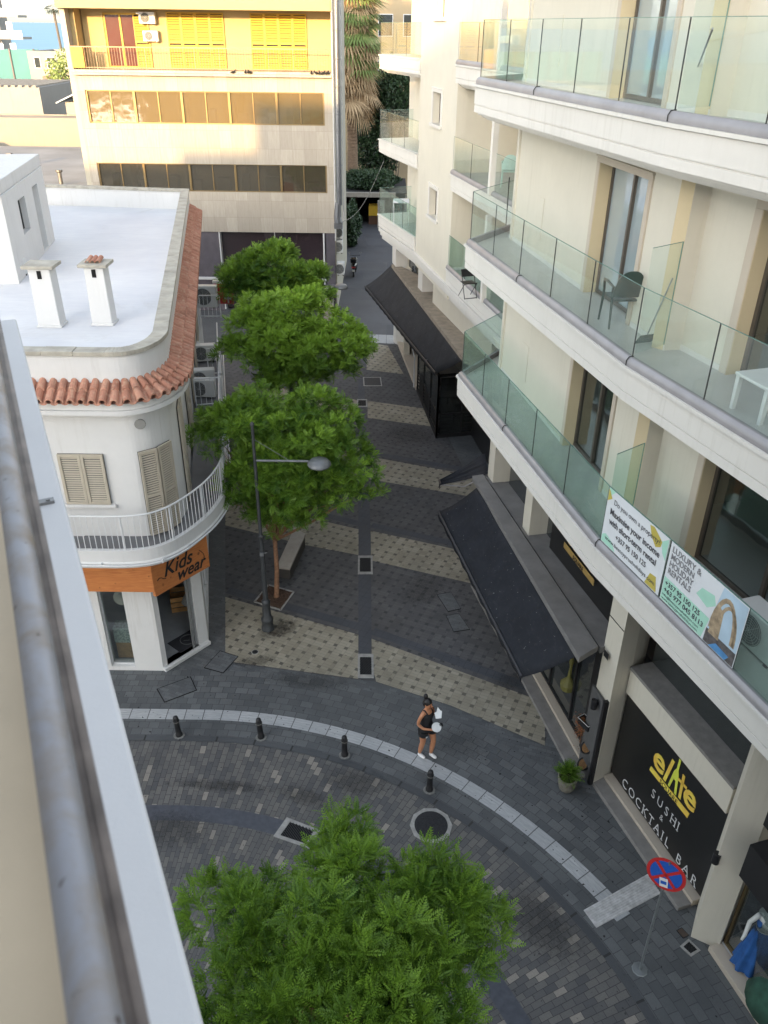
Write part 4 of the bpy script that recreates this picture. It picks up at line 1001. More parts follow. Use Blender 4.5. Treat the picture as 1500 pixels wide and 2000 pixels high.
# ---- ground floor
orange = NT('varnished_pine'); ov = orange.coord(scale=(.6, .6, 5)); og = orange.noise(ov, 3, 4, .6, 1.5, ramp=(.3, .7)); oc = orange.mix(og, (.38, .12, .035), (.52, .20, .06))
kn = orange.noise(orange.coord(), 6, 1, .3, ramp=(.72, .78)); oc = orange.mix(kn, oc, (.18, .06, .02)); orange = orange.done(orange.bsdf(oc, .5))
g = MB(); g.box(-14.5, -6.78, 15.66, 15.95, 0, 4.0); g.wallo((-6.78, 15.66), (-5.49, 15.66), 0, 3.72, [(.0, .60, .12, 2.62)], .3); g.make('ground_wall', whitep, ws)
g = MB(); cpa, cpb = Vector((-5.49, 15.66)), Vector((-4.57, 16.77)); dcp = (cpb - cpa).normalized()
g.wallo(cpa, cpb, 0, 3.72, [(.14, 1.15, .1, 2.62)], .2); g.wallo(cpb, side(17.9), 0, 3.72, [(.5, 3.6, .1, 2.8), (4.2, 7.2, .1, 2.8), (8, 11, .1, 2.8), (12, 15, .1, 2.8)], .25); g.make('ground_wall', whitep, ws)
g = MB(); g.wall(cpa - dcp * .0, cpb, -.10, .2, .0, .10); g.make('doorstep', whitep, ws, bevel=.01)
ds_ = (Vector(side(17.9)) - cpb).normalized()
for a_ in (.5, 4.2, 8, 12): winunit(cpb, ds_, None, a_, a_ + 3.0, .1, 2.8, .06, 3, win_d, ws, frame=whitemt, fw=.06, name='shop_window')
winunit(Vector((-6.78, 15.66)), Vector((1, 0)), None, .0, .6, .12, 2.62, .1, 1, win_i, ws, frame=whitemt, fw=.03, name='shop_window')
g = MB(); gfr = cpa + dcp * .14; g.wall(gfr, gfr + dcp * 1.01, .1, .14, 2.5, 2.62); g.wall(gfr, gfr + dcp * .05, .1, .14, .1, 2.5); g.wall(gfr + dcp * .93, gfr + dcp * 1.01, .05, .14, .1, 2.5)
g.wall(gfr + dcp * .82, gfr + dcp * .87, -.0, .04, .12, 2.4)
g.make('door_frame', m_plain('grey_door_frame', (.35, .36, .37), .4, .6), ws)
g = MB(); g.prism([(-9, 15.96), (-5.6, 15.96), (-5.4, 15.95), (-4.75, 16.85), (-6.2, 24), (-9, 24)], .06, .10); g.make('shop_floor', m_plain('grey_shop_floor', (.30, .31, .32), .6), ws)
g = MB(); g.box(-9, -8.9, 15.96, 24, .1, 3.7); g.box(-9, -5.2, 19.2, 19.3, .1, 3.7); g.make('shop_inner_wall', m_plain('shop_wall', (.32, .33, .34), .9), ws)
g = MB(); g.box(-14.5, -5.22, 15.16, 15.24, 2.80, 3.66); g.make('sign_beam', orange, ws, bevel=.008)
bd0 = Vector((-5.22, 15.17)); dbd = Vector((.62, .785)).normalized()
g = MB(); g.wall(bd0, bd0 + dbd * 1.62, 0, .10, 2.66, 3.62); g.make('sign_board', orange, ws, bevel=.008)
nbd = Vector((dbd.y, -dbd.x))
def bd(u, z, o=.012): q = bd0 + dbd * u + nbd * o; return Vector((q.x, q.y, z))
DX = Vector((dbd.x, dbd.y, 0))
text('Kids', .52, blackm, bd(.28, 3.06), DX, UP, 'letter', ws, .006, 'LEFT', shear=.35, width=.9, bold=.006)
text('wear', .46, blackm, bd(.62, 2.77), DX, UP, 'letter', ws, .006, 'LEFT', shear=.35, width=.9, bold=.006)
g = MB(); g.tube([bd(1.38 + .1 * math.sin(t), 2.86 + t * .12, .012) for t in (0, .7, 1.4, 2.1, 2.8, 3.5)], .008, 5); g.tube([bd(.1 + .06 * t, 3.06 + .05 * math.sin(t * 1.3), .012) for t in range(5)], .01, 5); g.make('letter_flourish', blackm, ws)
# ================================================================ far office block
fb = root('office_block', (-9.2, 45.8, 0), 'travertine-clad office block with ribbon windows and a yellow shuttered top floor', 'building', world=True)
trav = NT('travertine'); tv = trav.coord('Object'); x, y, z = trav.sep(tv)
Xp = trav.math('DIVIDE', x, .62); Zp = trav.math('DIVIDE', z, .85); r_ = trav.white(trav.math('FLOOR', Xp), trav.math('FLOOR', Zp))
st_ = trav.noise(trav.coord('Object', scale=(6, 6, .7)), 2.6, 5, .7, ramp=(.3, .75)); c_t = trav.mix(r_, (.36, .325, .275), (.44, .40, .345)); c_t = trav.mix(trav.math('MULTIPLY', st_, .55), c_t, (.26, .23, .19))
gl_ = trav.math('MAXIMUM', trav.math('LESS_THAN', trav.math('FRACT', Xp), .02), trav.math('LESS_THAN', trav.math('FRACT', Zp), .015)); c_t = trav.mix(trav.math('MULTIPLY', gl_, .5), c_t, (.17, .15, .12))
trav = trav.done(trav.bsdf(c_t, .75, 0, trav.bump(st_, .15, .01), .3))
X0, X1, YF = -15.6, -2.85, 45.8
g = MB(); g.wallo((X0, YF), (X1, YF), 4.35, 11.9, [(.42, 12.4, 6.38, 7.75), (.40, 12.35, 9.62, 11.12)], .4)
g.box(X0, X0 + .3, YF + .4, 58, 0, 11.9); g.box(X1 - .3, X1, YF + .4, 58, 0, 11.9); g.make('cladding', trav, fb)
sidep = m_plaster('weathered_side_plaster', (.42, .39, .32))
g = MB(); g.box(X0 - .25, X0, YF + .02, 58, 0, 16); g.make('side_wall', sidep, fb)
g = MB(); g.box(X1, X1 + .05, YF + .3, 58, 0, 16); g.make('side_wall', sidep, fb)
for (z0, z1, u0, u1, xs) in ((6.38, 7.75, .42, 12.4, [(-14.9 + i * 1.17) for i in range(11)]), (9.62, 11.12, .40, 12.35, [-15.2, -14.0, -12.74, -11.64, -10.36, -9.21, -7.98, -6.83, -5.62, -4.42, -3.27])):
    g = MB(); a, b = X0 + u0, X0 + u1; n = 10
    g.box(a, b, YF + .12, YF + .18, z0, z0 + .05); g.box(a, b, YF + .12, YF + .18, z1 - .05, z1)
    for k in range(n + 1):
        x_ = a + (b - a - .05) * k / n; w = .11 if k % 2 == 0 else .05
        g.box(x_ - (w - .05) / 2, x_ + .05 + (w - .05) / 2, YF + (.06 if k % 2 == 0 else .1), YF + .18, z0 + .05, z1 - .05)
    f = g.make('ribbon_window', bronze, fb)
    bw = m_window('tinted_pane', (.10, .085, .06), .06, .7, alpha=.55) if z0 < 7 else m_window('sunlit_tinted_pane', (.24, .17, .07), .08, .7, alpha=.5)  # upper row: warm sunlight on the glass is put into its amber base
    g = MB(); g.box(a, b, YF + .15, YF + .155, z0 + .04, z1 - .04); sub(g.make('pane', bw, fb), f)
    g = MB(); g.box(a, b, YF + 3, YF + 3.1, z0 - .4, z1 + .2); g.box(a, b, YF + .4, YF + 3, z0 - .42, z0 - .4); g.box(a, b, YF + .4, YF + 3.1, z1 + .2, z1 + .25)
    for k in range(4): x_ = a + 1.5 + k * 2.9; g.box(x_, x_ + .1, YF + .5, YF + 3, z0 - .4, z1 + .2)
    g.make('office_interior', m_plain('office_inside', (.30, .25, .19), .9, 0, .4, 1.2), fb)
    g = MB()
    for k in range(9): x_ = a + .6 + k * 1.3 + random.uniform(-.3, .3); h = random.uniform(.3, .8); g.box(x_, x_ + random.uniform(.3, .8), YF + .9, YF + 1.5, z0 - .4, z0 - .4 + h + .35)
    g.make('office_furniture', m_plain('dark_furniture', (.10, .10, .10), .7, 0, .5, 2), fb)
# balcony storey
g = MB(); g.box(X0, X1, YF - .05, 48, 11.9, 12.02); g.make('balcony_floor', trav, fb)
ypl = m_plaster('yellow_painted_plaster', (.45, .34, .17), streak=False)
g = MB(); g.wallo((X0 + .3, 47.3), (X1, 47.3), 12.02, 14.65, [(1.05, 3.3, 12.04, 14.45)], .2); g.box(X0, X0 + .9, YF + .02, 47.3, 12.02, 14.65) if False else None; g.make('wall', ypl, fb)
g = MB(); g.box(X0 - .02, X0 + .25, YF + .6, 47.5, 12.02, 14.6); g.make('wall', ypl, fb)
g = MB(); g.box(X0 - .3, X1 + .03, YF - .3, 58, 14.6, 15.15); g.box(X0 - .3, X1, YF + .2, 58, 15.15, 18); g.make('upper_wall', ypl, fb)
ysh = m_plain('ochre_painted_shutter', (.50, .30, .02), .5, 0, .08, 3); yorange = m_plain('orange_painted_panel', (.60, .30, .04), .6)
louvre((X0 + .3, 47.3), Vector((1, 0)), 2.55, 3.3, 12.06, 14.42, fb, ysh, 1, step=.11, rail=13.2, inset=-.055, cov=.8)
louvre((-11.1, 47.3), Vector((1, 0)), 0, 2.85, 12.05, 14.5, fb, ysh, 4, step=.11, rail=13.2, inset=-.055, cov=.8)
louvre((-6.95, 47.3), Vector((1, 0)), 0, 2.8, 12.05, 14.5, fb, ysh, 4, step=.11, rail=13.2, inset=-.055, cov=.8)
winunit(Vector((X0 + .3, 47.3)), Vector((1, 0)), None, 1.05, 2.7, 12.04, 14.45, .05, 2, m_window('red_dark_pane', (.10, .03, .02), .1), fb, frame=ysh, fw=.09, name='balcony_door')
g = MB(); rl = bronze; g.box(X0, X1, YF - .03, YF, 12.98, 13.03); g.box(X0, X1, YF - .025, YF - .005, 12.1, 12.13)
n = 95
for k in range(n + 1): x_ = X0 + .0 + (X1 - X0 - .02) * k / n; w = .014 if k % 9 else .035; g.box(x_, x_ + w, YF - .02, YF - .005, 12.02, 12.98)
for k in range(5): g.box(X0 + .0, X0 + .012, YF + .1 * k, YF + .1 * k + .012, 12.02, 12.98)
g.make('balcony_railing', m_plain('rail_bronze', (.22, .15, .10), .5, .4), fb)
g = MB(); g.box(X0 - .02, X0 + .0, YF, YF + .9, 12.05, 13.0); g.box(X0 + .03, X0 + .62, YF - .06, YF - .04, 12.10, 12.97); g.make('orange_panel', yorange, fb)
# ground storey shopfront
purp = m_plain('mauve_panel', (.13, .12, .14), .25, .3, .15, 2)
g = MB(); g.box(X0, -9.15, YF + .1, YF + .2, 0, 4.33); g.make('shopfront_panel', purp, fb); g = MB(); g.box(-3.35, X1, YF + .02, YF + .3, 0, 4.33); g.make('shopfront_panel', purp, fb)
g = MB(); g.box(-9.1, -3.42, YF + .5, YF + .53, 1.85, 4.33); g.box(-9.1, -3.42, YF + .5, YF + .53, .1, 1.8); g.make('shopfront_glass', m_window('plum_pane', (.035, .025, .03), .08, .6), fb)
g = MB(); g.box(X0, -3.36, YF - .05, YF + .12, 1.78, 1.90); g.box(-9.16, -9.1, YF + .05, YF + .5, .1, 4.33); g.box(-3.5, -3.42, YF - .02, YF + .5, .1, 4.33); g.box(-6.2, -6.16, YF + .46, YF + .52, 1.9, 4.33); g.make('shopfront_trim', whitemt, fb)
g = MB(); g.box(-9.1, -3.4, YF + .6, 50, 0, 4.3); g.make('shop_core', m_plain('plum_inside', (.05, .03, .035), .8), fb)
g = MB(); g.box(-3.45, -2.98, YF - 1.6, YF - .0, 0, 1.55); g.make('low_pier', trav, fb, bevel=.01)
# birds on the ledge
bird = m_plain('bird_dark', (.02, .02, .022), .8)
def pigeon(x, y, z, rz, lab):
    g = MB(); g.tube([(-.16, 0, .05), (-.08, 0, .07), (0, 0, .09), (.07, 0, .11), (.10, 0, .16), (.12, 0, .185), (.16, 0, .18)], [.008, .035, .055, .045, .028, .03, .005], 7); g.tube([(.0, .02, 0), (.0, .02, .06)], .006, 4); g.tube([(.0, -.02, 0), (.0, -.02, .06)], .006, 4)
    o = g.make('pigeon', bird); o.location = (x, y, z); o.rotation_euler = (0, 0, rz); tag(o, lab, 'bird', 'birds on the balcony ledge'); return o
for i, px in enumerate((-7.7, -7.1, -6.95, -6.85, -3.85, -3.6, -3.45, -3.28, -3.1, -3.0)):
    pigeon(px, YF - .16, 11.905 + (.0), random.uniform(0, 6), 'small dark bird on the ledge below the middle yellow shutters' if i < 4 else 'small dark bird at the right end of the ledge below the yellow balcony')
g = MB(); g.box(X0, X1, YF - .28, YF - .04, 11.80, 11.90); g.make('ledge', trav, fb)
# big ventilation duct on the right edge of the block
duct = m_plain('galvanised_duct', (.17, .18, .20), .4, .7, .12, 2)
r = root('ventilation_duct', (-2.6, 45.5, 4.9), 'tall grey ventilation duct running up the right edge of the office block', 'duct', world=True)
g = MB(); g.tube([(-2.55, 45.3, 5.9), (-2.55, 45.3, 18)], .15, 14); g.make('pipe', duct, r, smooth=40)
g = MB()
for k in range(9): z = 6.6 + k * 1.2; g.lathe([(.15, z), (.168, z + .01), (.168, z + .05), (.15, z + .06)], (-2.55, 45.3, 0), 14)
g.make('joint_band', duct, r)
g = MB(); g.tube([(-2.62, 45.3, 6.0), (-2.66, 45.3, 5.3), (-2.62, 45.3, 5.0)], [.15, .2, .22], 8); g.box(-2.85, -2.4, 45.2, 45.6, 4.7, 5.0); g.make('elbow', duct, r)
g = MB(); g.tube([(-2.80, 45.6, 4), (-2.80, 45.6, 18)], .04, 6); g.tube([(-2.35, 45.55, 5), (-2.35, 45.55, 18)], .03, 6); g.make('side_pipe', m_plain('white_pipe', (.5, .5, .5), .5), r)
# ---------------------------------------------------------------- the camera's own balcony and building
uo = Vector((-.430, .903))            # direction of the parapet
no = Vector((uo.y, -uo.x))            # towards the street
FE = Vector((-2.33,5.02))         # far end of the ledge
ob = root('balcony_parapet', (-.5, .8, 12.2), 'white parapet with a worn steel handrail in the near left foreground', 'parapet', world=True)
O_ = no * .062; LEN = (FE - O_).dot(uo)
def op(t, o): return tuple(uo * t + no * o)
own_w = m_plaster('own_white_paint', (.55, .545, .545), streak=False, amt=.1)
g = MB(); g.prism([op(-3, .062), op(LEN, .062), op(LEN, -.13), op(-3, -.13)], 11.0, 12.4); g.make('ledge', own_w, ob, bevel=.012)
creamfl = m_plain('cream_balcony_floor', (.52, .42, .29), .55, 0, .1, 1.3, .1)
g = MB(); g.prism([op(.33, -.13), op(LEN, -.13), op(LEN, -1.6), op(.33, -1.6)], 12.0, 12.2); g.make('floor', creamfl, ob)
g = MB(); g.prism([op(-3, -.13), op(.325, -.13), op(.325, -1.6), op(-3, -1.6)], 12.0, 12.15); g.make('floor', m_plain('worn_floor', (.2, .15, .11), .9, 0, .4, 9), ob)
rustm = NT('worn_steel'); rv = rustm.coord(); rn = rustm.noise(rv, 9, 5, .65, .5, ramp=(.42, .72)); rc = rustm.mix(rn, (.215, .215, .23), (.20, .16, .12)); r2 = rustm.noise(rv, 60, 2, .5, ramp=(.68, .76)); rc = rustm.mix(r2, rc, (.06, .045, .04))
rustm = rustm.done(rustm.bsdf(rc, rustm.rng(rn, 0, 1, .5, .7), .3, rustm.bump(rn, .15, .004)))
g = MB(); A, B = op(-1.5, -.052), op(LEN, -.052); N = 30
g.tube([(*op(-1.5 + (LEN + 1.5) * k / N, -.052), 13.3) for k in range(N + 1)], .0215, 20); g.make('handrail', rustm, ob, smooth=50)
platem = m_plain('brown_steel_plate', (.16, .13, .11), .5, .4, .35, 14)
g = MB(); g.prism([op(-1.5, -.036), op(LEN, -.036), op(LEN, -.013), op(-1.5, -.013)], 13.262, 13.272); g.prism([op(-1.5, -.0225), op(LEN, -.0225), op(LEN, -.0205), op(-1.5, -.0205)], 13.272, 13.276); g.make('rail_plate', platem, ob)
g = MB()
for k in range(9): t = -1 + k * .8; q = op(t, -.045); g.box(q[0] - .008, q[0] + .008, q[1] - .008, q[1] + .008, 12.4, 13.27) if t > 2.4 or t < 0 else None
g.make('rail_post', rustm, ob)
bk = Vector((-1.3,2.74)); g = MB(); g.prism([tuple(bk + no * a + uo * b) for a, b in ((-.05, -.016), (.022, -.016), (.022, .016), (-.05, .016))], 12.40, 12.412); g.tube([(*bk, 12.412), (*bk, 12.416)], .008, 8); g.make('bracket', m_plain('galvanised_bracket', (.2, .2, .2), .4, .7), ob)
own = root('own_building', (-6, 0, 0), 'white flank of the building below the foreground parapet', 'building', world=True)
g = MB(); g.prism([op(-14, .055), op(LEN, .055), op(LEN, -9), op(-14, -9)], 0, 11.0); g.make('wall', own_w, own)
g = MB(); g.prism([op(-14, -1.6), op(LEN - .2, -1.6), op(LEN - .2, -9), op(-14, -9)], 11.0, 15.2); g.make('upper_wall', own_w, own)
# unseen stepped boxes added behind the camera to set the street's shadow line
sh = root('shading_block', (-12, -75, 0), 'unseen cream block added behind the viewpoint to shade the street', 'building', world=True)
g = MB(); g.box(-49, 30, -80, -70, 0, 32.4); g.box(-53, -49, -80, -70, 0, 30.1); g.box(-60, -53, -80, -70, 0, 29.4); g.box(-130, -60, -80, -70, 0, 21); g.make('wall', cream, sh)
g = MB()
for k in range(14):
    for j in range(5): x_ = -29 + k * 4; g.box(x_, x_ + 1.4, -70, -69.95, 1.2 + 3.2 * j, 2.8 + 3.2 * j)
g.make('window', win_d, sh)
# ================================================================ background at the left: roofs, houses, hotel, hoarding
def house(x0, x1, y0, y1, z1, lab, mat, roofm=None, z0=0, par=.25, wins=(), name='house', cat='house', roofname='roof'):
    r = root(name, ((x0 + x1) / 2, (y0 + y1) / 2, 0), lab, cat, None, world=True)
    g = MB(); g.box(x0, x1, y0, y1, z0, z1)
    if par: g.box(x0, x1, y0, y0 + .2, z1, z1 + par); g.box(x0, x1, y1 - .2, y1, z1, z1 + par); g.box(x0, x0 + .2, y0 + .2, y1 - .2, z1, z1 + par); g.box(x1 - .2, x1, y0 + .2, y1 - .2, z1, z1 + par)
    g.make('wall', mat, r)
    g = MB(); g.box(x0 + .2, x1 - .2, y0 + .2, y1 - .2, z1, z1 + .03); g.make(roofname, roofm or mat, r)
    for (a, b, c, d) in wins:
        g = MB(); g.box(a - .06, b + .06, y0 - .05, y0, c - .06, d + .06); w = g.make('window', whitemt, r)
        g = MB(); g.box(a, b, y0 - .06, y0 - .05, c, d); sub(g.make('pane', win_d, r), w)
    return r
greyroof = m_plain('grey_screed_roof', (.24, .24, .245), .9, 0, .2, .35, .2); tanroof = m_plain('dusty_tan_roof', (.28, .23, .18), .9, 0, .2, .3, .2)
wh2 = m_plaster('far_white_plaster', (.27, .265, .25)); beig = m_plaster('far_beige_plaster', (.27, .255, .22))
r = house(-30, -15.95, 40, 66.5, 6.0, 'flat grey and tan roof between the white house and the office block', beig, greyroof, par=.0, name='flat_roof_house')
g = MB(); g.box(-22, -15.95, 40, 47.5, 6.03, 6.06); g.make('roof_patch', tanroof, r)
g = MB(); g.box(-24, -23.7, 55.5, 55.8, 6.0, 6.9); g.lathe([(.12, 6.0), (.12, 6.7), (.2, 6.75), (.2, 6.85)], (-18.6, 49.5, 0), 10); g.make('roof_vent', m_plain('vent_metal', (.15, .15, .15), .5, .5), r)
house(-60, -30.1, 47, 66, 6.2, 'broad pale grey flat roof at the left behind the white stair tower', wh2, greyroof, name='flat_roof_house')
house(-31, -16.3, 68, 71, 7.7, 'long cream yard wall and outbuilding left of the office block', beig, tanroof, par=.1, name='outbuilding', cat='outbuilding')
r = house(-40, -28.6, 75, 84, 9.4, 'white box house with a ridged fibre cement roof at the left edge', wh2, greyroof, par=0)
g = MB()
for k in range(20): x_ = -40 + k * .57; g.prism([(x_, 75), (x_ + .3, 75), (x_ + .3, 84), (x_, 84)], 9.4, 9.55)
g.make('ridged_roof', m_plain('fibre_cement', (.30, .27, .23), .9, 0, .2, 2), r)
r = root('gabled_shed', (-24, 66, 0), 'small shed with a pale blue gabled metal roof', 'shed', world=True)
g = MB(); g.box(-25.6, -21.6, 72, 75, 0, 8.6); g.make('wall', wh2, r)
g = MB(); g.hexa([(-26.2, 71.6, 8.5), (-23.8, 71.6, 9.5), (-23.8, 75.4, 9.5), (-26.2, 75.4, 8.5)], [(-26.2, 71.6, 8.6), (-23.8, 71.6, 9.6), (-23.8, 75.4, 9.6), (-26.2, 75.4, 8.6)]); g.hexa([(-23.8, 71.6, 9.5), (-21.2, 71.6, 8.5), (-21.2, 75.4, 8.5), (-23.8, 75.4, 9.5)], [(-23.8, 71.6, 9.6), (-21.2, 71.6, 8.6), (-21.2, 75.4, 8.6), (-23.8, 75.4, 9.6)]); g.make('roof', m_plain('pale_blue_metal', (.28, .34, .42), .5, .2), r, fixn=True)
g = MB(); g.box(-22.8, -22.0, 71.9, 72, 7.6, 8.4); g.make('window', win_d, r)
house(-60, -25, 88, 98, 8.2, 'long low cream building behind the ridged roof', beig, tanroof, wins=[(-50 + 3 * k, -48.6 + 3 * k, 6.3, 7.5) for k in range(8)])
house(-40.3, -33, 104, 112, 11.0, 'white two-storey house right of the teal hoarding', wh2, greyroof, wins=[(-39.6, -39.0, 9.6, 10.6), (-38.2, -37.2, 9.6, 10.6)])
house(-37, -28, 98.5, 102, 9.0, 'low house with a brown roof in front of the white house', m_plain('brown_shed', (.2, .15, .12), .9), m_plain('brown_roof', (.22, .17, .15), .9), par=.05)
teal = m_plain('teal_hoarding_sheet', (.05, .17, .18), .7, 0, .12, .3)
r = root('hoarding', (-52, 112, 0), 'long teal hoarding screen in front of the sea', 'hoarding', world=True)
g = MB(); g.box(-75, -42, 112, 112.2, 7, 11.2); g.make('sheet', teal, r)
g = MB()
for k in range(12): x_ = -74.5 + k * 2.9; g.box(x_, x_ + .15, 111.85, 112, 0, 11.25)
g.make('frame', m_plain('hoarding_frame', (.12, .1, .1), .7), r)
ht = root('hotel', (-66, 165, 0), 'white seafront hotel with blue glass balconies at the left edge', 'hotel', world=True)
g = MB(); g.box(-90, -67.5, 164, 168, 0, 40); g.make('wall', wh2, ht)
blg = m_plain('blue_balustrade', (.10, .22, .27), .3)
for k in range(9):
    z = 3.2 * k + 2.2; g = MB(); e = -62.4 + .2 * (k % 2) ; g.box(-90, e, 160, 164, z - .35, z); g.make('balcony', wh2, ht); g = MB(); g.box(-90, e, 159.95, 160, z, z + .95); g.make('balustrade', blg, ht)
    g = MB()
    for j in range(6): g.box(-66.2 - j * 2.2, -65.2 - j * 2.2, 163.9, 163.99, z, z + 2.2)
    g.make('window', win_d, ht)
# lit building seen past the palm and dark rear yard
r = house(-6, 9, 84, 96, 21, 'tall pale yellow building glimpsed behind the palm', m_plaster('far_yellow_plaster', (.36, .29, .19)), wins=[(-1 + 2.2 * k, .2 + 2.2 * k, 4 + 3.1 * j, 5.6 + 3.1 * j) for k in range(4) for j in range(5)])
yd = root('carport', (-1, 69, 0), 'low dark carport with a pale beam closing the alley', 'carport', world=True)
dk = m_plain('dark_passage', (.03, .03, .03), .95)
g = MB(); g.box(-4.2, 1.5, 76, 76.2, 0, 2.5); g.make('back_wall', dk, yd); g = MB(); g.box(-4.4, -4.2, 69, 76, 0, 2.6); g.make('side_wall', dk, yd); g = MB(); g.box(.2, .4, 69, 76, 0, 2.6); g.make('side_wall', dk, yd)
g = MB(); g.box(-4.5, 1.5, 69.0, 76.4, 2.55, 2.62); g.make('ceiling', dk, yd)
g = MB(); g.box(-4.5, .6, 68.7, 69.0, 2.32, 2.66); g.make('beam', trav, yd)
fn_ = root('yard_fence', (-3.9, 64, 0), 'brown board fence along the left side of the alley end', 'fence', world=True)
g = MB()
for k in range(44): y_ = 58.2 + k * .24; g.box(-3.75 - (y_ - 58) * .01, -3.70 - (y_ - 58) * .01, y_, y_ + .22, 0, 1.9)
g.make('boards', m_plain('brown_fence_boards', (.10, .06, .04), .85, 0, .3, 3), fn_)
gb = root('graffiti_board', (-.45, 52, 0), 'pale board with black scrawl at the corner of the far balcony', 'board', world=True)
g = MB(); g.box(-.62, -.2, 51.9, 52.0, 3.4, 5.0); g.make('board', m_plain('pale_board', (.26, .26, .26), .8), gb)
g = MB()
for k in range(9): a = k * .75; g.tube([(-.42 + .10 * math.cos(a + j * .9) * (1 - .1 * j), 51.89, 4.35 + .45 * math.sin(a * 1.3) * .6 + .09 * math.sin(a + j * 1.1)) for j in range(6)], .012, 4)
g.make('scrawl', blackm, gb)

# ================================================================ trees
leafm = NT('feathery_leaf')
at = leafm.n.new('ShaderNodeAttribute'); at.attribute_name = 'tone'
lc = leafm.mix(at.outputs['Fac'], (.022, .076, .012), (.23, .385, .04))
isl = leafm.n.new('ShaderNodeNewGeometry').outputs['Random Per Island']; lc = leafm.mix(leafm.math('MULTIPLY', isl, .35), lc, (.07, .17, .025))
b_ = leafm.bsdf(lc, .5, 0, None, .35); tl = leafm.n.new('ShaderNodeBsdfTranslucent'); leafm.put(tl.inputs[0], leafm.mix(.5, lc, (.22, .36, .03)))
mx_ = leafm.n.new('ShaderNodeMixShader'); mx_.inputs[0].default_value = .22; leafm.t.links.new(b_, mx_.inputs[1]); leafm.t.links.new(tl.outputs[0], mx_.inputs[2]); leafm = leafm.done(mx_.outputs[0])
bark = m_plain('reddish_bark', (.26, .14, .08), .85, 0, .3, 14, .5); barkg = m_plain('grey_bark', (.10, .085, .07), .9, 0, .3, 12, .5)
def frond(L, npair, lw, ll, droop):
    """one feathered leaf in local space: +X along, Z up. returns verts (n,4,3)"""
    Q = []
    for k in range(npair):
        t = (k + .6) / npair; x = L * t; z = -droop * t * t + random.uniform(-.004, .004)
        s_ = math.sin(math.pi * min(1, t * .86 + .12)) ** .6 * ll
        for sg in (-1, 1):
            ax = Vector((.45 + random.uniform(-.2, .2), sg * .9, -.16 + random.uniform(-.25, .2))).normalized(); w = Vector((1, 0, 0)) * lw
            p = Vector((x, 0, z)); Q.append([p - w * .25, p + ax * s_ * .45 + w * .42 , p + ax * s_, p + ax * s_ * .5 - w * .55])
    return np.array([[tuple(v) for v in q] for q in Q])
def crown(tips, fl, npair, lw, ll, seed, nf=(8, 12), tonefn=None, droop=.28):
    rs = np.random.RandomState(seed); protos = [frond(fl * f, npair, lw, ll * f, fl * droop * d_) for f in (.75, .9, 1.1) for d_ in (.3, .9, 1.5)]
    V = []; T = []
    for (p, out, tone) in tips:
        out = np.array(out, float); out /= max(1e-6, np.linalg.norm(out)); n = rs.randint(*nf); a0 = rs.rand() * 6.28
        t1 = np.cross(out, [0.3, .2, 1.0]); t1 /= np.linalg.norm(t1); t2 = np.cross(out, t1)
        for k in range(n):
            a = a0 + k * 2.4 + rs.rand() * .5; el = .25 + .75 * (k / n) + rs.rand() * .15
            d = out * (1.15 - el) + (t1 * math.cos(a) + t2 * math.sin(a)) * el; d[2] += .12; d /= np.linalg.norm(d)
            up = np.array([0, 0, 1.]) * .8 + out * .4 + rs.randn(3) * .38; y = np.cross(up, d); y /= np.linalg.norm(y); z = np.cross(d, y)
            M = np.stack([d, y, z], 1); q = protos[rs.randint(len(protos))] @ M.T + (np.array(p) + d * .02)
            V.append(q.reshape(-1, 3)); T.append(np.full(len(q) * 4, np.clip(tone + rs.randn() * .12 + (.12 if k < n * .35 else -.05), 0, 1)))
    return np.concatenate(V), np.concatenate(T)
def leafmesh(name, V, T, mat, parent):
    n = len(V) // 4; me = bpy.data.meshes.new(name); me.vertices.add(len(V)); me.vertices.foreach_set('co', V.astype(np.float32).ravel())
    me.loops.add(n * 4); me.loops.foreach_set('vertex_index', np.arange(n * 4, dtype=np.int32)); me.polygons.add(n)
    me.polygons.foreach_set('loop_start', np.arange(0, n * 4, 4, dtype=np.int32)); me.polygons.foreach_set('loop_total', np.full(n, 4, np.int32))
    at = me.attributes.new('tone', 'FLOAT', 'POINT'); at.data.foreach_set('value', T.astype(np.float32)); me.materials.append(mat); me.update(calc_edges=True); me.validate()
    o = bpy.data.objects.new(name, me); COL.objects.link(o); o.parent = parent; return o
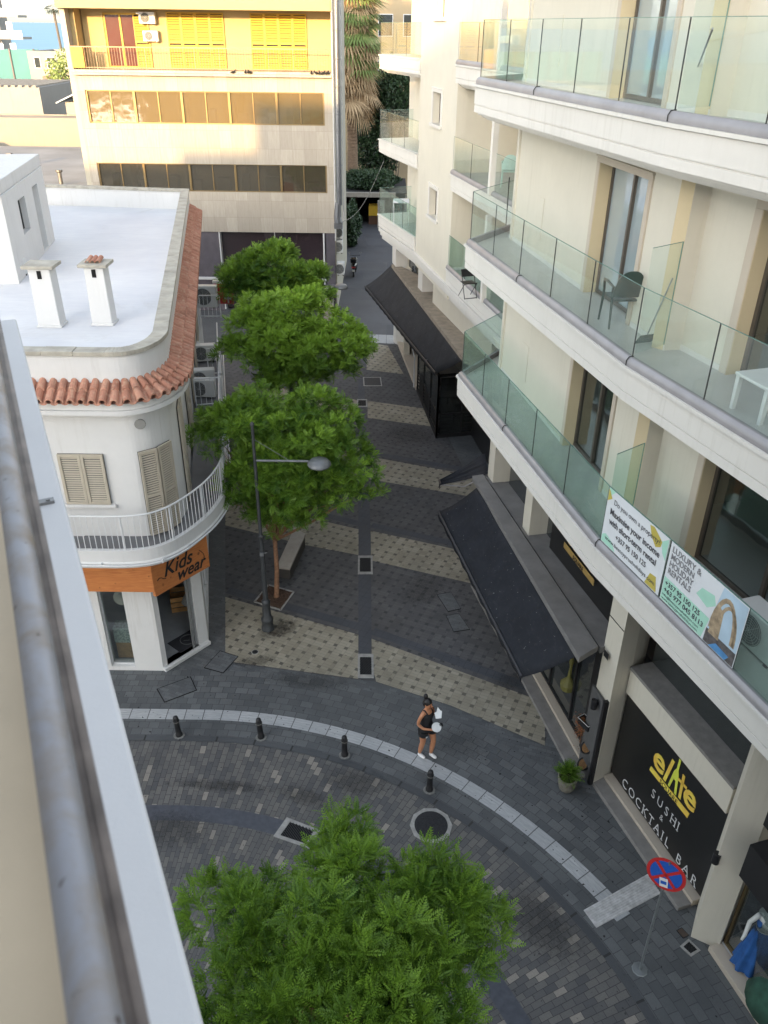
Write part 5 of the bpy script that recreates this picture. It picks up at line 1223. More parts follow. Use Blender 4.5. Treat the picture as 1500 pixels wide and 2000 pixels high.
def tree(base, lobes, label, seed, ntip, fl=.27, npair=8, lw=.034, ll=.075, trunk_r=.09, fork=2.2, lean=(0, 0), tonebias=0., warm=None, barkm=bark, group='feathery street trees', nf=(8, 12)):
    """lobes: (x, y, z, rx, ry, rz) in world space. Rosettes of feathered leaves sit on the lobes' shells."""
    rs = random.Random(seed); b = Vector(base); r = root('tree', base, label, 'tree', group); tips = []; tot = sum((l[3] * l[4] + l[3] * l[5] + l[4] * l[5]) for l in lobes); ends = []
    subs = []
    for (x, y, z, rx, ry, rz) in lobes:
        c = Vector((x, y, z)); ends.append((c, max(rx, ry))); m_ = 7 + int(10 * rx)
        for k in range(m_):
            u = rs.uniform(-.35, .95); a = k * 2.4 + rs.uniform(-.5, .5); h = math.sqrt(1 - u * u); d = Vector((math.cos(a) * h, math.sin(a) * h, u)); f = rs.uniform(.62, .95); w = rs.uniform(.22, .38)
            subs.append((c + Vector((d.x * rx, d.y * ry, d.z * rz)) * f, Vector((rx, ry, rz * 1.1)) * w + Vector((.04, .04, .03)), d, rs.uniform(-.28, .28)))
    tot = sum(s_[1].x * s_[1].y + s_[1].x * s_[1].z for s_ in subs)
    for (c, sr_, d0, tb) in subs:
        for k in range(max(2, int(ntip * (sr_.x * sr_.y + sr_.x * sr_.z) / tot))):
            u = rs.uniform(-.5, 1); a = rs.uniform(0, 2 * math.pi); h = math.sqrt(max(0, 1 - u * u)); d = Vector((math.cos(a) * h, math.sin(a) * h, u))
            p = c + Vector((d.x * sr_.x, d.y * sr_.y, d.z * sr_.z)) * rs.uniform(.75, 1.02)
            tips.append((tuple(p - b), tuple(d + d0 * .5 + Vector((0, 0, .3))), .40 + .26 * d.z + tb + tonebias + rs.uniform(-.12, .18) + (warm(p) if warm else 0)))  # tone rises towards each clump's top: light and shade put into leaf colour
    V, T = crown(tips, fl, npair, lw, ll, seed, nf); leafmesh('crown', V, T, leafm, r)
    g = MB(); fk = Vector((lean[0], lean[1], fork)); g.tube([(0, 0, -.05), (0.01, 0, .12), tuple(fk * .5 + Vector((.03, .02, 0))), tuple(fk)], [trunk_r * 1.35, trunk_r, trunk_r * .86, trunk_r * .8], 10)
    for c, rr in ends:
        e = fk.lerp(c - b, .8); m_ = fk.lerp(e, .5) + Vector((rs.uniform(-.1, .1), rs.uniform(-.1, .1), .05)); g.tube([tuple(fk - Vector((0, 0, .05))), tuple(m_), tuple(e)], [trunk_r * .55, trunk_r * .38, trunk_r * .18], 7)
        for q in range(5):
            a = rs.uniform(0, 6.28); w = e + Vector((math.cos(a) * rr * .7, math.sin(a) * rr * .7, rs.uniform(-.1, .35) * rr)); g.tube([tuple(m_), tuple((m_ + w) / 2 + Vector((0, 0, .08))), tuple(w)], [trunk_r * .25, trunk_r * .16, trunk_r * .06], 5)
    g.make('trunk', barkm, r, smooth=True); return r
# middle tree by the lamp : crown px x 370-755, y 755-1045
Z1 = 4.3
def L_(px, py, y, rx, ry, rz): return None
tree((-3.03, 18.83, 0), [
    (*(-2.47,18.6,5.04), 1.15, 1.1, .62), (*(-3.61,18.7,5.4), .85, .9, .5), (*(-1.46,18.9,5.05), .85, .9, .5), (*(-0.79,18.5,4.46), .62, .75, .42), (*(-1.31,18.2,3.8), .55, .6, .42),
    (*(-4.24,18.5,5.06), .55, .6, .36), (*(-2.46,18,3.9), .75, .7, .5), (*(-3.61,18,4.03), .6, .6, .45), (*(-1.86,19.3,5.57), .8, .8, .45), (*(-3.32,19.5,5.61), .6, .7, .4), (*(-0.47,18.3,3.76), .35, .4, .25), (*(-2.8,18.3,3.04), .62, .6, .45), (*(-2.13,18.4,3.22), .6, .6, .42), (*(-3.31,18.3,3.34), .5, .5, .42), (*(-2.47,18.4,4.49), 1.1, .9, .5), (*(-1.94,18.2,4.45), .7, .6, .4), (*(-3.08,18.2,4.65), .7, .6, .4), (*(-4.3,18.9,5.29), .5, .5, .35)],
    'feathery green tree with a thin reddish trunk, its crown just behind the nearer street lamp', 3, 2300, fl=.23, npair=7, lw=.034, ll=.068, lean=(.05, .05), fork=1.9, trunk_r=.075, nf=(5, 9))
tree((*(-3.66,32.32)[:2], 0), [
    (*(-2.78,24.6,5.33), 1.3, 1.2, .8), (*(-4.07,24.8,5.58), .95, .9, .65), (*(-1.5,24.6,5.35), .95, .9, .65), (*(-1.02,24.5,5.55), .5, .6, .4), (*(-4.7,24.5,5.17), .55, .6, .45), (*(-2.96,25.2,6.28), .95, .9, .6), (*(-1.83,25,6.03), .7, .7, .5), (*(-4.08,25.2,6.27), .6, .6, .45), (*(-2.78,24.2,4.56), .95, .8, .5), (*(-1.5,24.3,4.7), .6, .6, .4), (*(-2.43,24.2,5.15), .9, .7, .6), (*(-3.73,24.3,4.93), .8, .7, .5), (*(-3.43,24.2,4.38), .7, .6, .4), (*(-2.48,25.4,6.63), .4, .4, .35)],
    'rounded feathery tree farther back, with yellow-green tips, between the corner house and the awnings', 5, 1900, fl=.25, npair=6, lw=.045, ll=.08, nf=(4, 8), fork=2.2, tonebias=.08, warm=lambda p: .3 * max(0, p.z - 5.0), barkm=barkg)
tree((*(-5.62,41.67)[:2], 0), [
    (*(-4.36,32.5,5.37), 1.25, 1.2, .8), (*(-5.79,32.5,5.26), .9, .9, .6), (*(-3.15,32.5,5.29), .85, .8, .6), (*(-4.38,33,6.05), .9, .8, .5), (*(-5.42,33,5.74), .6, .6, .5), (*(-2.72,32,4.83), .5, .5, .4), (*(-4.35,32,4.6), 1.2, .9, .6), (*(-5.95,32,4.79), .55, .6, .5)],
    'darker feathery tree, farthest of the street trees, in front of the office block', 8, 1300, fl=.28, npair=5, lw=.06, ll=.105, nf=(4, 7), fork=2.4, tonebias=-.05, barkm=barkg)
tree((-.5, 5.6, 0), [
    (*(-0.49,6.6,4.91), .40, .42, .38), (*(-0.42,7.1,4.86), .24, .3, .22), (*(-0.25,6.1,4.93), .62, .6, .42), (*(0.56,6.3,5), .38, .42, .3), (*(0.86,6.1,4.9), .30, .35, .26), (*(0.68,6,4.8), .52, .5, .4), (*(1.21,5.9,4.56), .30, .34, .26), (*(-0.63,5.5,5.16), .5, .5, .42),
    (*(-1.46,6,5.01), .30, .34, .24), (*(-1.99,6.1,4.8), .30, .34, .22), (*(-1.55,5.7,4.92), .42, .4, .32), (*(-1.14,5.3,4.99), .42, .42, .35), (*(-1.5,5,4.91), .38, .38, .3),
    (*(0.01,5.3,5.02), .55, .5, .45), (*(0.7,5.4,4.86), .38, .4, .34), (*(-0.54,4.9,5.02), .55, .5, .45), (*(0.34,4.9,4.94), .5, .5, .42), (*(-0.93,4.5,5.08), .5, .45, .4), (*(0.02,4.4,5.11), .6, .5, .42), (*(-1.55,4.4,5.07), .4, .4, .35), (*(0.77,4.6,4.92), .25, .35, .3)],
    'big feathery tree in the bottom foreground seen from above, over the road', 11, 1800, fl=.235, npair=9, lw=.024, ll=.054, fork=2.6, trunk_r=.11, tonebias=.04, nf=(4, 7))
# tree grille and bench
o = root('tree_grille', (-3.03, 18.83, 0), 'square iron tree grille with curved slots round the reddish trunk', 'tree grille', world=True)
q = [Vector((-3.62,18.55)), Vector((-2.84,18.19)), Vector((-2.56,19.04)), Vector((-3.33,19.37))]; c = sum(q, Vector((0, 0))) / 4
g = MB()
for i in range(4): g.bar((*q[i], .012), (*q[(i + 1) % 4], .012), .05, .02)
g.make('frame', concr, o); g = MB(); g.quad(*[(*p, .009) for p in q]); g.make('soil', m_plain('leaf_litter', (.07, .045, .03), .95, 0, .5, 30, .5), o)
g = MB(); ri = min((p - c).length for p in q) * .7
for k in range(1, 6):
    R0 = ri * k / 5
    if R0 > .12: g.tube([(c.x + R0 * math.cos(t * .35), c.y + R0 * math.sin(t * .35), .016) for t in range(18)], .010, 5, closed=True)
for i in range(4):
    for t in (.0, .33, .66): a_ = q[i].lerp(q[(i + 1) % 4], t); b2 = c + (a_ - c).normalized() * .13; g.bar((*b2, .018), (*a_, .018), .018, .012)
g.make('grille', m_plain('rusty_iron', (.09, .05, .035), .7, .3, .3, 20), o)
o = root('bench', (-2.8, 20.6, 0), 'long backless pale stone bench on a dark base behind the reddish trunk', 'bench', world=True)
q = [Vector((-3.11,19.69)), Vector((-2.71,19.6)), Vector((-2.42,21.5)), Vector((-2.81,21.85))]; cc = sum(q, Vector((0, 0))) / 4
g = MB(); g.prism([tuple(p) for p in q], .37, .45); g.make('seat', m_plain('pale_bench_stone', (.36, .33, .29), .8, 0, .1, 5, .1), o, bevel=.012)
g = MB(); g.prism([tuple(cc + (p - cc) * .93) for p in q], 0, .37); g.make('base', m_plain('dark_bench_base', (.06, .055, .05), .8), o)
# tall fan palm in the gap
o = root('palm_tree', (-3,67.19,-0), 'tall shaggy fan palm rising behind the duct beside the office block', 'palm tree'); o.location = (-3.05, 74.0, 0); o.scale = (1.42, 1.42, 1.12)
g = MB(); g.tube([(0, 0, 0), (.05, 0, 4), (0, .1, 8), (.05, .0, 11), (0, 0, 16)], [.36, .29, .27, .28, .3], 12)
for k in range(60): z = .2 + k * .22; g.lathe([(.27, z), (.31, z + .03), (.27, z + .06)], (.03, 0, 0), 10)
g.make('trunk', m_plain('palm_trunk', (.22, .15, .10), .9, 0, .25, 10, .4), o)
def fan(c, d, L, n, V, rs, spread=1.3, droop=.5):
    d = np.array(d, float); d /= np.linalg.norm(d); y = np.cross([0, 0, 1.], d); y /= max(1e-6, np.linalg.norm(y)); z = np.cross(d, y)
    for k in range(n):
        a = (k / (n - 1) - .5) * 2 * spread; e = d * math.cos(a) + y * math.sin(a); e = e / np.linalg.norm(e); w = np.cross(e, z) * L * .035
        p0 = c + e * L * .15; p1 = c + e * L * .6 + np.array([0, 0, -.05 * L]); p2 = c + e * L * rs.uniform(.85, 1.05) + np.array([0, 0, -droop * L * rs.uniform(.6, 1.1)])
        V.append([p0 - w * .3, p1 - w, p2, p1 + w])
rs = np.random.RandomState(4)
def palmcrown(zc, nfan, mat, name, tone, dn, L, V=None, xr=0):
    V = []
    for k in range(nfan):
        a = rs.rand() * 6.28; el = rs.uniform(*dn); d = np.array([math.cos(a) * math.cos(el), math.sin(a) * math.cos(el), math.sin(el)])
        z0 = zc + rs.uniform(-.6, .6) if not xr else zc + rs.uniform(-xr, xr); st = np.array([0, 0, z0]); c = st + d * rs.uniform(.5, 1.1)
        V.append([st, st + d * .5 + [0, 0, .02], c, st + d * .5 - [0, 0, .02]]); fan(c, d, L, 16, V, rs, 1.25, .45)
    V = np.array(V).reshape(-1, 3); return leafmesh(name, V, np.clip(rs.rand(len(V) // 4).repeat(4) * .5 + tone, 0, 1), mat, o)
dryl = NT('dry_palm_leaf'); a_ = dryl.n.new('ShaderNodeAttribute'); a_.attribute_name = 'tone'; dryl = dryl.done(dryl.bsdf(dryl.mix(a_.outputs['Fac'], (.32, .21, .11), (.62, .46, .28)), .8))
palmg = NT('green_palm_leaf'); a_ = palmg.n.new('ShaderNodeAttribute'); a_.attribute_name = 'tone'; palmg = palmg.done(palmg.bsdf(palmg.mix(a_.outputs['Fac'], (.10, .17, .05), (.30, .36, .12)), .5))
palmcrown(10.4, 80, dryl, 'dry_skirt', .2, (-1.4, -.5), 1.5, xr=2.2); palmcrown(15.0, 60, dryl, 'dead_fronds', .35, (-1.4, -.3), 1.3, xr=1.6)
palmcrown(12.6, 80, palmg, 'green_fronds', .2, (-.7, .9), 1.45, xr=2.6)
# dark shrubs and climbers beside the alley
bushm = NT('dark_bush_leaf'); a_ = bushm.n.new('ShaderNodeAttribute'); a_.attribute_name = 'tone'; bushm = bushm.done(bushm.bsdf(bushm.mix(a_.outputs['Fac'], (.012, .03, .012), (.05, .10, .035)), .5))
def bush(name, label, cat, c, rad, n, seed, leaf=.09, group=None, mat=None, stems=True, z0=0):
    rs = np.random.RandomState(seed); o = root(name, (c[0], c[1], z0), label, cat, group); V = []
    d = rs.randn(n, 3); d /= np.linalg.norm(d, axis=1)[:, None]; r = rs.uniform(.35, 1, n) ** .5; lump = 1 + .22 * np.sin(d[:, 0] * 5 + seed) * np.cos(d[:, 1] * 4 + d[:, 2] * 3)
    P = d * (r * lump)[:, None] * np.array(rad) + [0, 0, c[2] - z0]
    a = rs.randn(n, 3); a /= np.linalg.norm(a, axis=1)[:, None]; bb = np.cross(a, rs.randn(n, 3)); bb /= np.linalg.norm(bb, axis=1)[:, None]
    Q = np.stack([P - a * leaf, P + bb * leaf * .45, P + a * leaf, P - bb * leaf * .45], 1).reshape(-1, 3)
    leafmesh('foliage', Q, np.clip(rs.rand(n).repeat(4) * .6 + .2 * np.repeat(d[:, 2], 4) + .1, 0, 1), mat or bushm, o)
    if stems:
        g = MB()
        for k in range(5): a = k * 1.26; g.tube([(0, 0, 0), (math.cos(a) * rad[0] * .3, math.sin(a) * rad[1] * .3, (c[2] - z0) * .6), (math.cos(a) * rad[0] * .6, math.sin(a) * rad[1] * .6, c[2] - z0)], [.04, .03, .01], 5)
        g.make('stems', barkg, o)
    return o
bush('garden_tree', 'dense dark green garden tree filling the gap right of the palm trunk', 'tree', (-1.0, 79, 6.6), (2.3, 2.6, 4.2), 11000, 2, .17)
bush('garden_tree', 'dark tree above the passage beam, beside the cream tower', 'tree', (.6, 78, 8.5), (1.7, 2, 3.2), 6000, 6, .16)
bush('climber', 'dark climber spilling over the carport roof behind the beam', 'climber', (-1.4, 71.6, 3.2), (2.2, 2.2, .8), 7000, 21, .12, z0=2.62)
bush('shrub', 'dark climbing shrub beside the scooter at the alley wall', 'shrub', (-2.75, 62.5, 1.5), (.75, 1.6, 1.6), 4500, 3, .13)
bush('garden_tree', 'olive-green sunlit tree left of the office block', 'tree', (-20.9, 66.9, 9.6), (1.7, 1.5, 2.3), 3500, 9, .11, mat=palmg)
bush('garden_tree', 'slim sunlit tree before the white house at the far left', 'tree', (-33.5, 97, 9.2), (2.2, 2.0, 2.2), 2500, 12, .18, mat=palmg)
o = root('palm_tree', (-45.2, 130, 0), 'slender distant palm standing against the sea', 'palm tree')
g = MB(); g.tube([(0, 0, 0), (-.2, 0, 8), (-.5, 0, 15.6)], [.22, .18, .16], 7); g.make('trunk', barkg, o)
V = []
for k in range(26):
    a = k * 2.4; d = np.array([math.cos(a), math.sin(a), rs.uniform(-.6, .7)]); fan(np.array([-.5, 0, 15.6]) + d * .4, d, 1.1, 9, V, rs, 1.2, .3)
V = np.array(V).reshape(-1, 3); leafmesh('fronds', V, np.full(len(V), .1), bushm, o)
# ================================================================ street lamps
lampm = m_plain('lamp_grey_paint', (.16, .17, .18), .45, .3, .1, 5); dlamp = m_plain('lamp_dark_cast', (.055, .06, .065), .5, .3, .12, 6)
def lamp(base, h, armz, alen, label, adir=(1, 0, 0)):
    r = root('street_lamp', base, label, 'street lamp', 'street lamps with disc heads'); ad = Vector(adir).normalized()
    g = MB(); g.lathe([(.17, 0), (.17, .08), (.145, .12), (.155, .28), (.165, .30), (.165, .36), (.12, .42), (.105, .85), (.115, .88), (.115, .93), (.075, .98)], (0, 0, 0), 18); g.make('base', dlamp, r, smooth=40)
    g = MB(); g.tube([(0, 0, .95), (0, 0, 2.9), (0, 0, 3.0), (0, 0, h)], [.07, .062, .045, .035], 14); g.lathe([(.05, h), (.055, h + .03), (.03, h + .07), (.005, h + .09)], (0, 0, 0), 10); g.lathe([(.064, 2.88), (.078, 2.9), (.078, 2.97), (.05, 3.0)], (0, 0, 0), 12); g.make('pole', dlamp, r, smooth=40)
    g = MB(); g.tube([(0, 0, armz), tuple(ad * alen + Vector((0, 0, armz)))], .028, 8); g.make('arm', lampm, r)
    g = MB(); g.tube([(0, 0, h - .35), tuple(ad * alen * .62 + Vector((0, 0, armz + .03)))], .007, 5); g.make('stay_wire', lampm, r)
    g = MB(); c = ad * (alen + .25) + Vector((0, 0, armz - .02)); g.lathe([(.02, -.11), (.26, -.10), (.285, -.06), (.28, -.03), (.22, .04), (.12, .075), (.03, .085)], c, 28); hd = g.make('lamp_head', lampm, r, smooth=40)
    g = MB(); g.lathe([(.01, -.118), (.22, -.112), (.22, -.105)], c, 20); sub(g.make('lens', m_plain('lamp_lens', (.5, .5, .48), .3), r), hd)
    g = MB(); g.box(-.05, .05, -.09, -.05, 2.4, 2.5); g.tube([(0, -.05, 2.45), (.14, -.06, 2.5)], .008, 5); g.make('bracket', lampm, r)
    return r
lamp((-3.09, 17.38, 0), 6.0, 5.08, 1.28, 'dark street lamp with a disc head over the square, nearest of the lamps')
lamp((-4.05, 33.0, 0), 5.9, 5.02, 1.95, 'farther street lamp whose arm and pale disc head show past the darkest tree')
# ================================================================ bollards
def bollard(first=[None]): return None
r0 = root('bollard', (*(-4.62,13.49), 0), 'dark iron bollard at the left end of the row, by the parapet', 'bollard', 'iron bollards along the kerb')
g = MB(); g.lathe([(.062, 0), (.062, .06), (.05, .08), (.048, .38), (.058, .40), (.058, .43), (.047, .45), (.047, .50), (.04, .53), (.015, .55)], (0, 0, 0), 18); g.make('post', black, r0, smooth=40)
g = MB(); g.lathe([(.0485, .405), (.0595, .405), (.0595, .428), (.0485, .428)], (0, 0, 0), 18); g.make('band', m_plain('worn_band', (.16, .16, .15), .5, .3), r0)
g = MB(); g.lathe([(.10, .0), (.10, .009), (.06, .011)], (0, 0, 0), 12); g.make('mortar_ring', m_plain('mortar', (.18, .18, .17), .9, 0, .3, 20), r0)
r0.rotation_euler = (0, R_(-2.5), 0); r0.scale = (1.3, 1.3, 1.08)
for (x, y), lab, tl in (((-2.74,13.46), 'dark iron bollard with a rough pale mortar foot, second from the left', -3), ((-0.81,12.96), 'dark iron bollard third along, below the small drain grate', 0), ((1.04,12.02), 'dark iron bollard nearest the walking woman and the big manhole', 1)):
    c = clone(r0, (x, y, 0), 0, lab); c.rotation_euler = (0, R_(tl), 0)
# ================================================================ no-stopping sign
o = root('road_sign', (4.53, 8.2, 0), 'round blue and red no-stopping sign on a thin leaning grey pole', 'road sign')
g = MB(); g.tube([(0, 0, 0), (-.02, 0, 2.9)], .022, 10); g.lathe([(.14, 0), (.13, .012), (.03, .02)], (0, 0, 0), 9); g.make('pole', m_plain('sign_pole_grey', (.22, .24, .25), .5, .5), o)
g = MB(); dn = Vector((-.55, -.80, .12)).normalized(); sc_ = Vector((-.02, 0, 2.62)) + dn * .04; SX = Vector((0, 0, 1)).cross(dn).normalized(); SY = dn.cross(SX)
def disc(r, o_, seg=36, a0=0, a1=2 * math.pi, ri=0):
    g = MB(); P = []
    for k in range(seg + 1): t = a0 + (a1 - a0) * k / seg; P.append(sc_ + (SX * math.cos(t) + SY * math.sin(t)) * r + dn * o_)
    if ri == 0:
        Q = P[:-1] if a1 - a0 > 6.2 else P; g.hexa([q - dn * .004 for q in Q], Q)
    return g
sr = m_plain('sign_red', (.50, .03, .03), .35, 0, .05); sb = m_plain('sign_blue', (.02, .10, .45), .35, 0, .05); sw = m_plain('sign_white', (.7, .7, .7), .4)
disc(.305, 0).make('plate', sr, o, fixn=True)
g = disc(.25, .006); g.make('blue_field', sb, o, fixn=True)
for ang in (45, 135):
    g = MB(); t = R_(ang); e = SX * math.cos(t) + SY * math.sin(t); w = dn.cross(e); a_, b2 = sc_ - e * .255 + dn * .009, sc_ + e * .255 + dn * .009; g.hexa([a_ - w * .025, b2 - w * .025, b2 + w * .025, a_ + w * .025], [a_ - w * .025 + dn * .003, b2 - w * .025 + dn * .003, b2 + w * .025 + dn * .003, a_ + w * .025 + dn * .003]); g.make('red_bar', sr, o, fixn=True)
def sqd(cx_, cy_, w, h, m_, o_, name, rot=0):
    g = MB(); cr, sr_ = math.cos(rot), math.sin(rot); P = [sc_ + SX * (cx_ + x * cr - y * sr_) + SY * (cy_ + x * sr_ + y * cr) + dn * o_ for x, y in ((-w, -h), (w, -h), (w, h), (-w, h))]; g.hexa(P, [p + dn * .002 for p in P]); return g.make(name, m_, o, fixn=True)
sqd(.0, -.16, .065, .085, sw, .013, 'sticker', .2); sqd(.0, -.16, .045, .03, sb, .0155, 'sticker_print', .2)
# ================================================================ planter by the bar door
o = root('planter', (*(3.97,12.1), 0), 'round stone planter with a bushy green plant by the bar door', 'planter')
g = MB(); g.lathe([(.11, 0), (.15, .03), (.19, .18), (.205, .32), (.215, .36), (.19, .38), (.17, .36), (.16, .30)], (0, 0, 0), 22); g.make('pot', m_plain('old_stone_pot', (.17, .16, .13), .9, 0, .3, 9, .4), o, smooth=50)
g = MB(); g.lathe([(.165, .30), (.165, .33)], (0, 0, 0), 16); g.make('soil', m_plain('soil', (.04, .03, .02), .95), o)
rs2 = np.random.RandomState(5); V = []; T = []
pr = frond(.2, 7, .022, .05, .07)
for k in range(150):
    a = rs2.rand() * 6.28; el = rs2.uniform(-.2, 1.45); d = np.array([math.cos(a) * math.cos(el), math.sin(a) * math.cos(el), math.sin(el)]); p = np.array([0, 0, .42]) + d * rs2.uniform(.03, .16)
    y = np.cross([0, 0, 1.], d) + rs2.randn(3) * .3; y -= d * (y @ d); y /= np.linalg.norm(y); z = np.cross(d, y); V.append((pr @ np.stack([d, y, z], 1).T + p).reshape(-1, 3)); T.append(np.full(len(pr) * 4, rs2.uniform(.1, .7)))
leafmesh('plant', np.concatenate(V), np.concatenate(T), leafm, o)
# tyre-shaped and box planters hung at the side of the bar front
o = root('hanging_planter', (4.36, 12.75, 1.2), 'black basket planter with trailing reddish plant on the side board', 'planter')
g = MB(); 
for (x0, x1, y0, y1) in ((-.16, .16, -.09, -.075), (-.16, .16, .075, .09), (-.16, -.145, -.075, .075), (.145, .16, -.075, .075)): g.box(x0, x1, y0, y1, 0, .16)
g.box(-.145, .145, -.075, .075, 0, .02); g.make('basket', black, o)
g = MB(); 
for (x0, x1, y0, y1) in ((-.17, .17, -.1, -.09), (-.17, .17, .09, .1), (-.17, -.16, -.09, .09), (.16, .17, -.09, .09)): g.box(x0, x1, y0, y1, .15, .165)
g.make('rim', m_plain('pale_rim', (.5, .5, .48), .5), o); o.rotation_euler = (0, 0, R_(-60))
rs3 = np.random.RandomState(8); n = 900; P = np.stack([-.13 + rs3.randn(n) * .06, rs3.randn(n) * .05, .14 - np.abs(rs3.randn(n)) * .28], 1); a = rs3.randn(n, 3); a /= np.linalg.norm(a, axis=1)[:, None]; bb = np.cross(a, rs3.randn(n, 3)); bb /= np.linalg.norm(bb, axis=1)[:, None]
Q = np.stack([P - a * .018, P + bb * .01, P + a * .018, P - bb * .01], 1).reshape(-1, 3); redl = NT('reddish_succulent'); a_ = redl.n.new('ShaderNodeAttribute'); a_.attribute_name = 'tone'; redl = redl.done(redl.bsdf(redl.mix(a_.outputs['Fac'], (.10, .07, .02), (.38, .12, .05)), .6))
leafmesh('trailing_plant', Q, rs3.rand(n).repeat(4), redl, o)
for k, (x, y, z, lab) in enumerate(((4.42, 12.55, .75, 'upper rusty oval basket hung below the trailing plant'), (4.40, 12.50, .30, 'lower rusty oval basket hung near the ground by the corner pillar'))):
    b2 = root('oval_basket', (x, y, z), lab, 'basket', 'oval baskets on the side board')
    g = MB(); g.lathe([(.05, -.05), (.13, -.02), (.15, .05), (.14, .06), (.11, .02)], (0, 0, 0), 18, axis=(-.8, -.2, .7)); g.make('rim', black, b2, smooth=50)
    g = MB(); g.lathe([(.02, .03), (.115, .035)], (0, 0, 0), 16, axis=(-.8, -.2, .7)); g.make('filling', m_plain('brown_moss', (.14, .075, .03), .95, 0, .4, 30), b2)
# ================================================================ banners on the lowest balcony
BP = GB + d2 * .0; bn = -n2
def bpt(t, z, o=.014): q = GB.lerp(GB + d2 * 1.575, 0) + d2 * t + bn * o; return Vector((q.x, q.y, z))
bwhite = m_plain('banner_white', (.64, .66, .68), .5, 0, .04, 2); bgreen = m_plain('banner_mint', (.36, .62, .50), .5, 0, .04); byel = m_plain('banner_mustard', (.46, .38, .08), .5, 0, .05); bink = m_plain('banner_ink', (.06, .06, .07), .5); bgry = m_plain('banner_grey_ink', (.20, .20, .21), .5)
DX3 = Vector((d2.x, d2.y, 0))
def bpoly(r, poly, mat, name, o=.018, th=.001, t0=0):
    g = MB(); g.hexa([bpt(t0 + t, z, o) for t, z in poly], [bpt(t0 + t, z, o + th) for t, z in poly]); return g.make(name, mat, r, fixn=True)
def btext(r, s, t, z, h, mat, t0=0, width=None, bold=0.0, name='lettering'):
    o_ = text(s, h / .7, mat, bpt(t0 + t, z, .022), DX3, UP, name, r, .001, 'LEFT', bold=bold)
    if width:
        xs = [((v.co - bpt(t0 + t, z, .022)) @ DX3) for v in o_.data.vertices]; k = width / max(xs)
        for v in o_.data.vertices: u = (v.co - bpt(t0 + t, z, .022)) @ DX3; v.co += DX3 * u * (k - 1)
    return o_
B1 = root('banner', tuple(bpt(.78, 7.1)), 'white banner with mustard corners asking Do you own a property', 'banner', 'advertising banners on the balcony', world=True)
bz0, bz1 = 7.12, 8.06
bpoly(B1, [(.02, bz0), (1.555, bz0), (1.555, bz1), (.02, bz1)], bwhite, 'sheet', .012, .004)
bpoly(B1, [(.03, 7.9), (.2, bz1), (.03, bz1)], bgreen, 'mint_patch', .0172); bpoly(B1, [(.03, 7.84), (.14, 7.92), (.06, 8.02), (.03, 8.04)], byel, 'mustard_patch', .019)
bpoly(B1, [(1.1, 8.03), (1.2, 8.05), (1.42, 7.93), (1.40, 7.84), (1.30, 7.78), (1.18, 7.88)], byel, 'mustard_patch'); bpoly(B1, [(1.545, 7.70), (1.545, 8.05), (1.40, 7.93), (1.46, 7.78)], bgreen, 'mint_patch', .0172)
bpoly(B1, [(.03, bz0 + .01), (.42, bz0 + .01), (.32, 7.24), (.12, 7.30), (.03, 7.24)], bgreen, 'mint_patch', .0172); bpoly(B1, [(1.22, bz0 + .01), (1.50, bz0 + .01), (1.44, 7.36), (1.30, 7.34)], byel, 'mustard_patch', .0175)
btext(B1, 'Do you own a property?', .20, 7.86, .085, bink, width=1.18); btext(B1, 'Maximise your income', .14, 7.67, .10, bink, width=1.28, bold=.003); btext(B1, 'with short-term rental', .16, 7.51, .10, bink, width=1.22, bold=.003)
btext(B1, '+357 95 150 125', .38, 7.35, .085, bink, width=.80, bold=.002); btext(B1, 'www.bestcyprusholidays.com', .12, 7.21, .065, bink, width=1.32)
t0 = 1.60
B2 = root('banner', tuple(bpt(2.4, 7.1)), 'banner reading LUXURY & MODERN HOLIDAY RENTALS beside a photo of an arch', 'banner', 'advertising banners on the balcony', world=True)
bpoly(B2, [(.0, bz0), (1.56, bz0), (1.56, bz1), (.0, bz1)], bwhite, 'sheet', .012, .004, t0)
bpoly(B2, [(.01, bz0 + .01), (.92, bz0 + .01), (.99, 7.48), (.01, 7.50)], bgreen, 'mint_field', .0172, .001, t0)
for i, s_ in enumerate(('LUXURY &', 'MODERN', 'HOLIDAY', 'RENTALS')): btext(B2, s_, .05, 7.93 - i * .115, .09, bgry, t0, width=(.62, .50, .52, .50)[i], bold=.002)
btext(B2, '+357 95 150 125', .05, 7.39, .075, bink, t0, width=.76, bold=.002); btext(B2, '+63 977 045 8113', .05, 7.28, .075, bink, t0, width=.86, bold=.002)
btext(B2, 'info@bestcyprusholidays.com', .04, 7.215, .035, bink, t0, width=.80); btext(B2, 'www.bestcyprusholidays.com', .04, 7.155, .035, bink, t0, width=.80)
bpoly(B2, [(.66, 7.66), (.90, 7.60), (1.04, 7.72), (.98, 7.84), (.74, 7.80)], bgreen, 'mint_brush_mark', .0172, .001, t0)
ph_sky = m_plain('photo_sky', (.40, .52, .62), .5, 0, .1, 3); ph_arch = m_plain('photo_arch', (.34, .26, .17), .6, 0, .4, 12); ph_sea = m_plain('photo_blue', (.08, .24, .48), .5, 0, .3, 6); ph_dk = m_plain('photo_dark', (.10, .09, .09), .6, 0, .5, 14)
bpoly(B2, [(.96, bz0 + .01), (1.55, bz0 + .01), (1.55, bz1 - .01), (1.10, bz1 - .01), (1.02, 7.6)], ph_sky, 'photo', .0172, .001, t0)
bpoly(B2, [(.97, bz0 + .01), (1.55, bz0 + .01), (1.55, 7.34), (.98, 7.34)], ph_dk, 'photo_ground', .0186, .001, t0); bpoly(B2, [(1.08, bz0 + .01), (1.40, bz0 + .01), (1.46, 7.22), (1.2, 7.24)], ph_sea, 'photo_cloth', .0200, .001, t0)
g = MB()
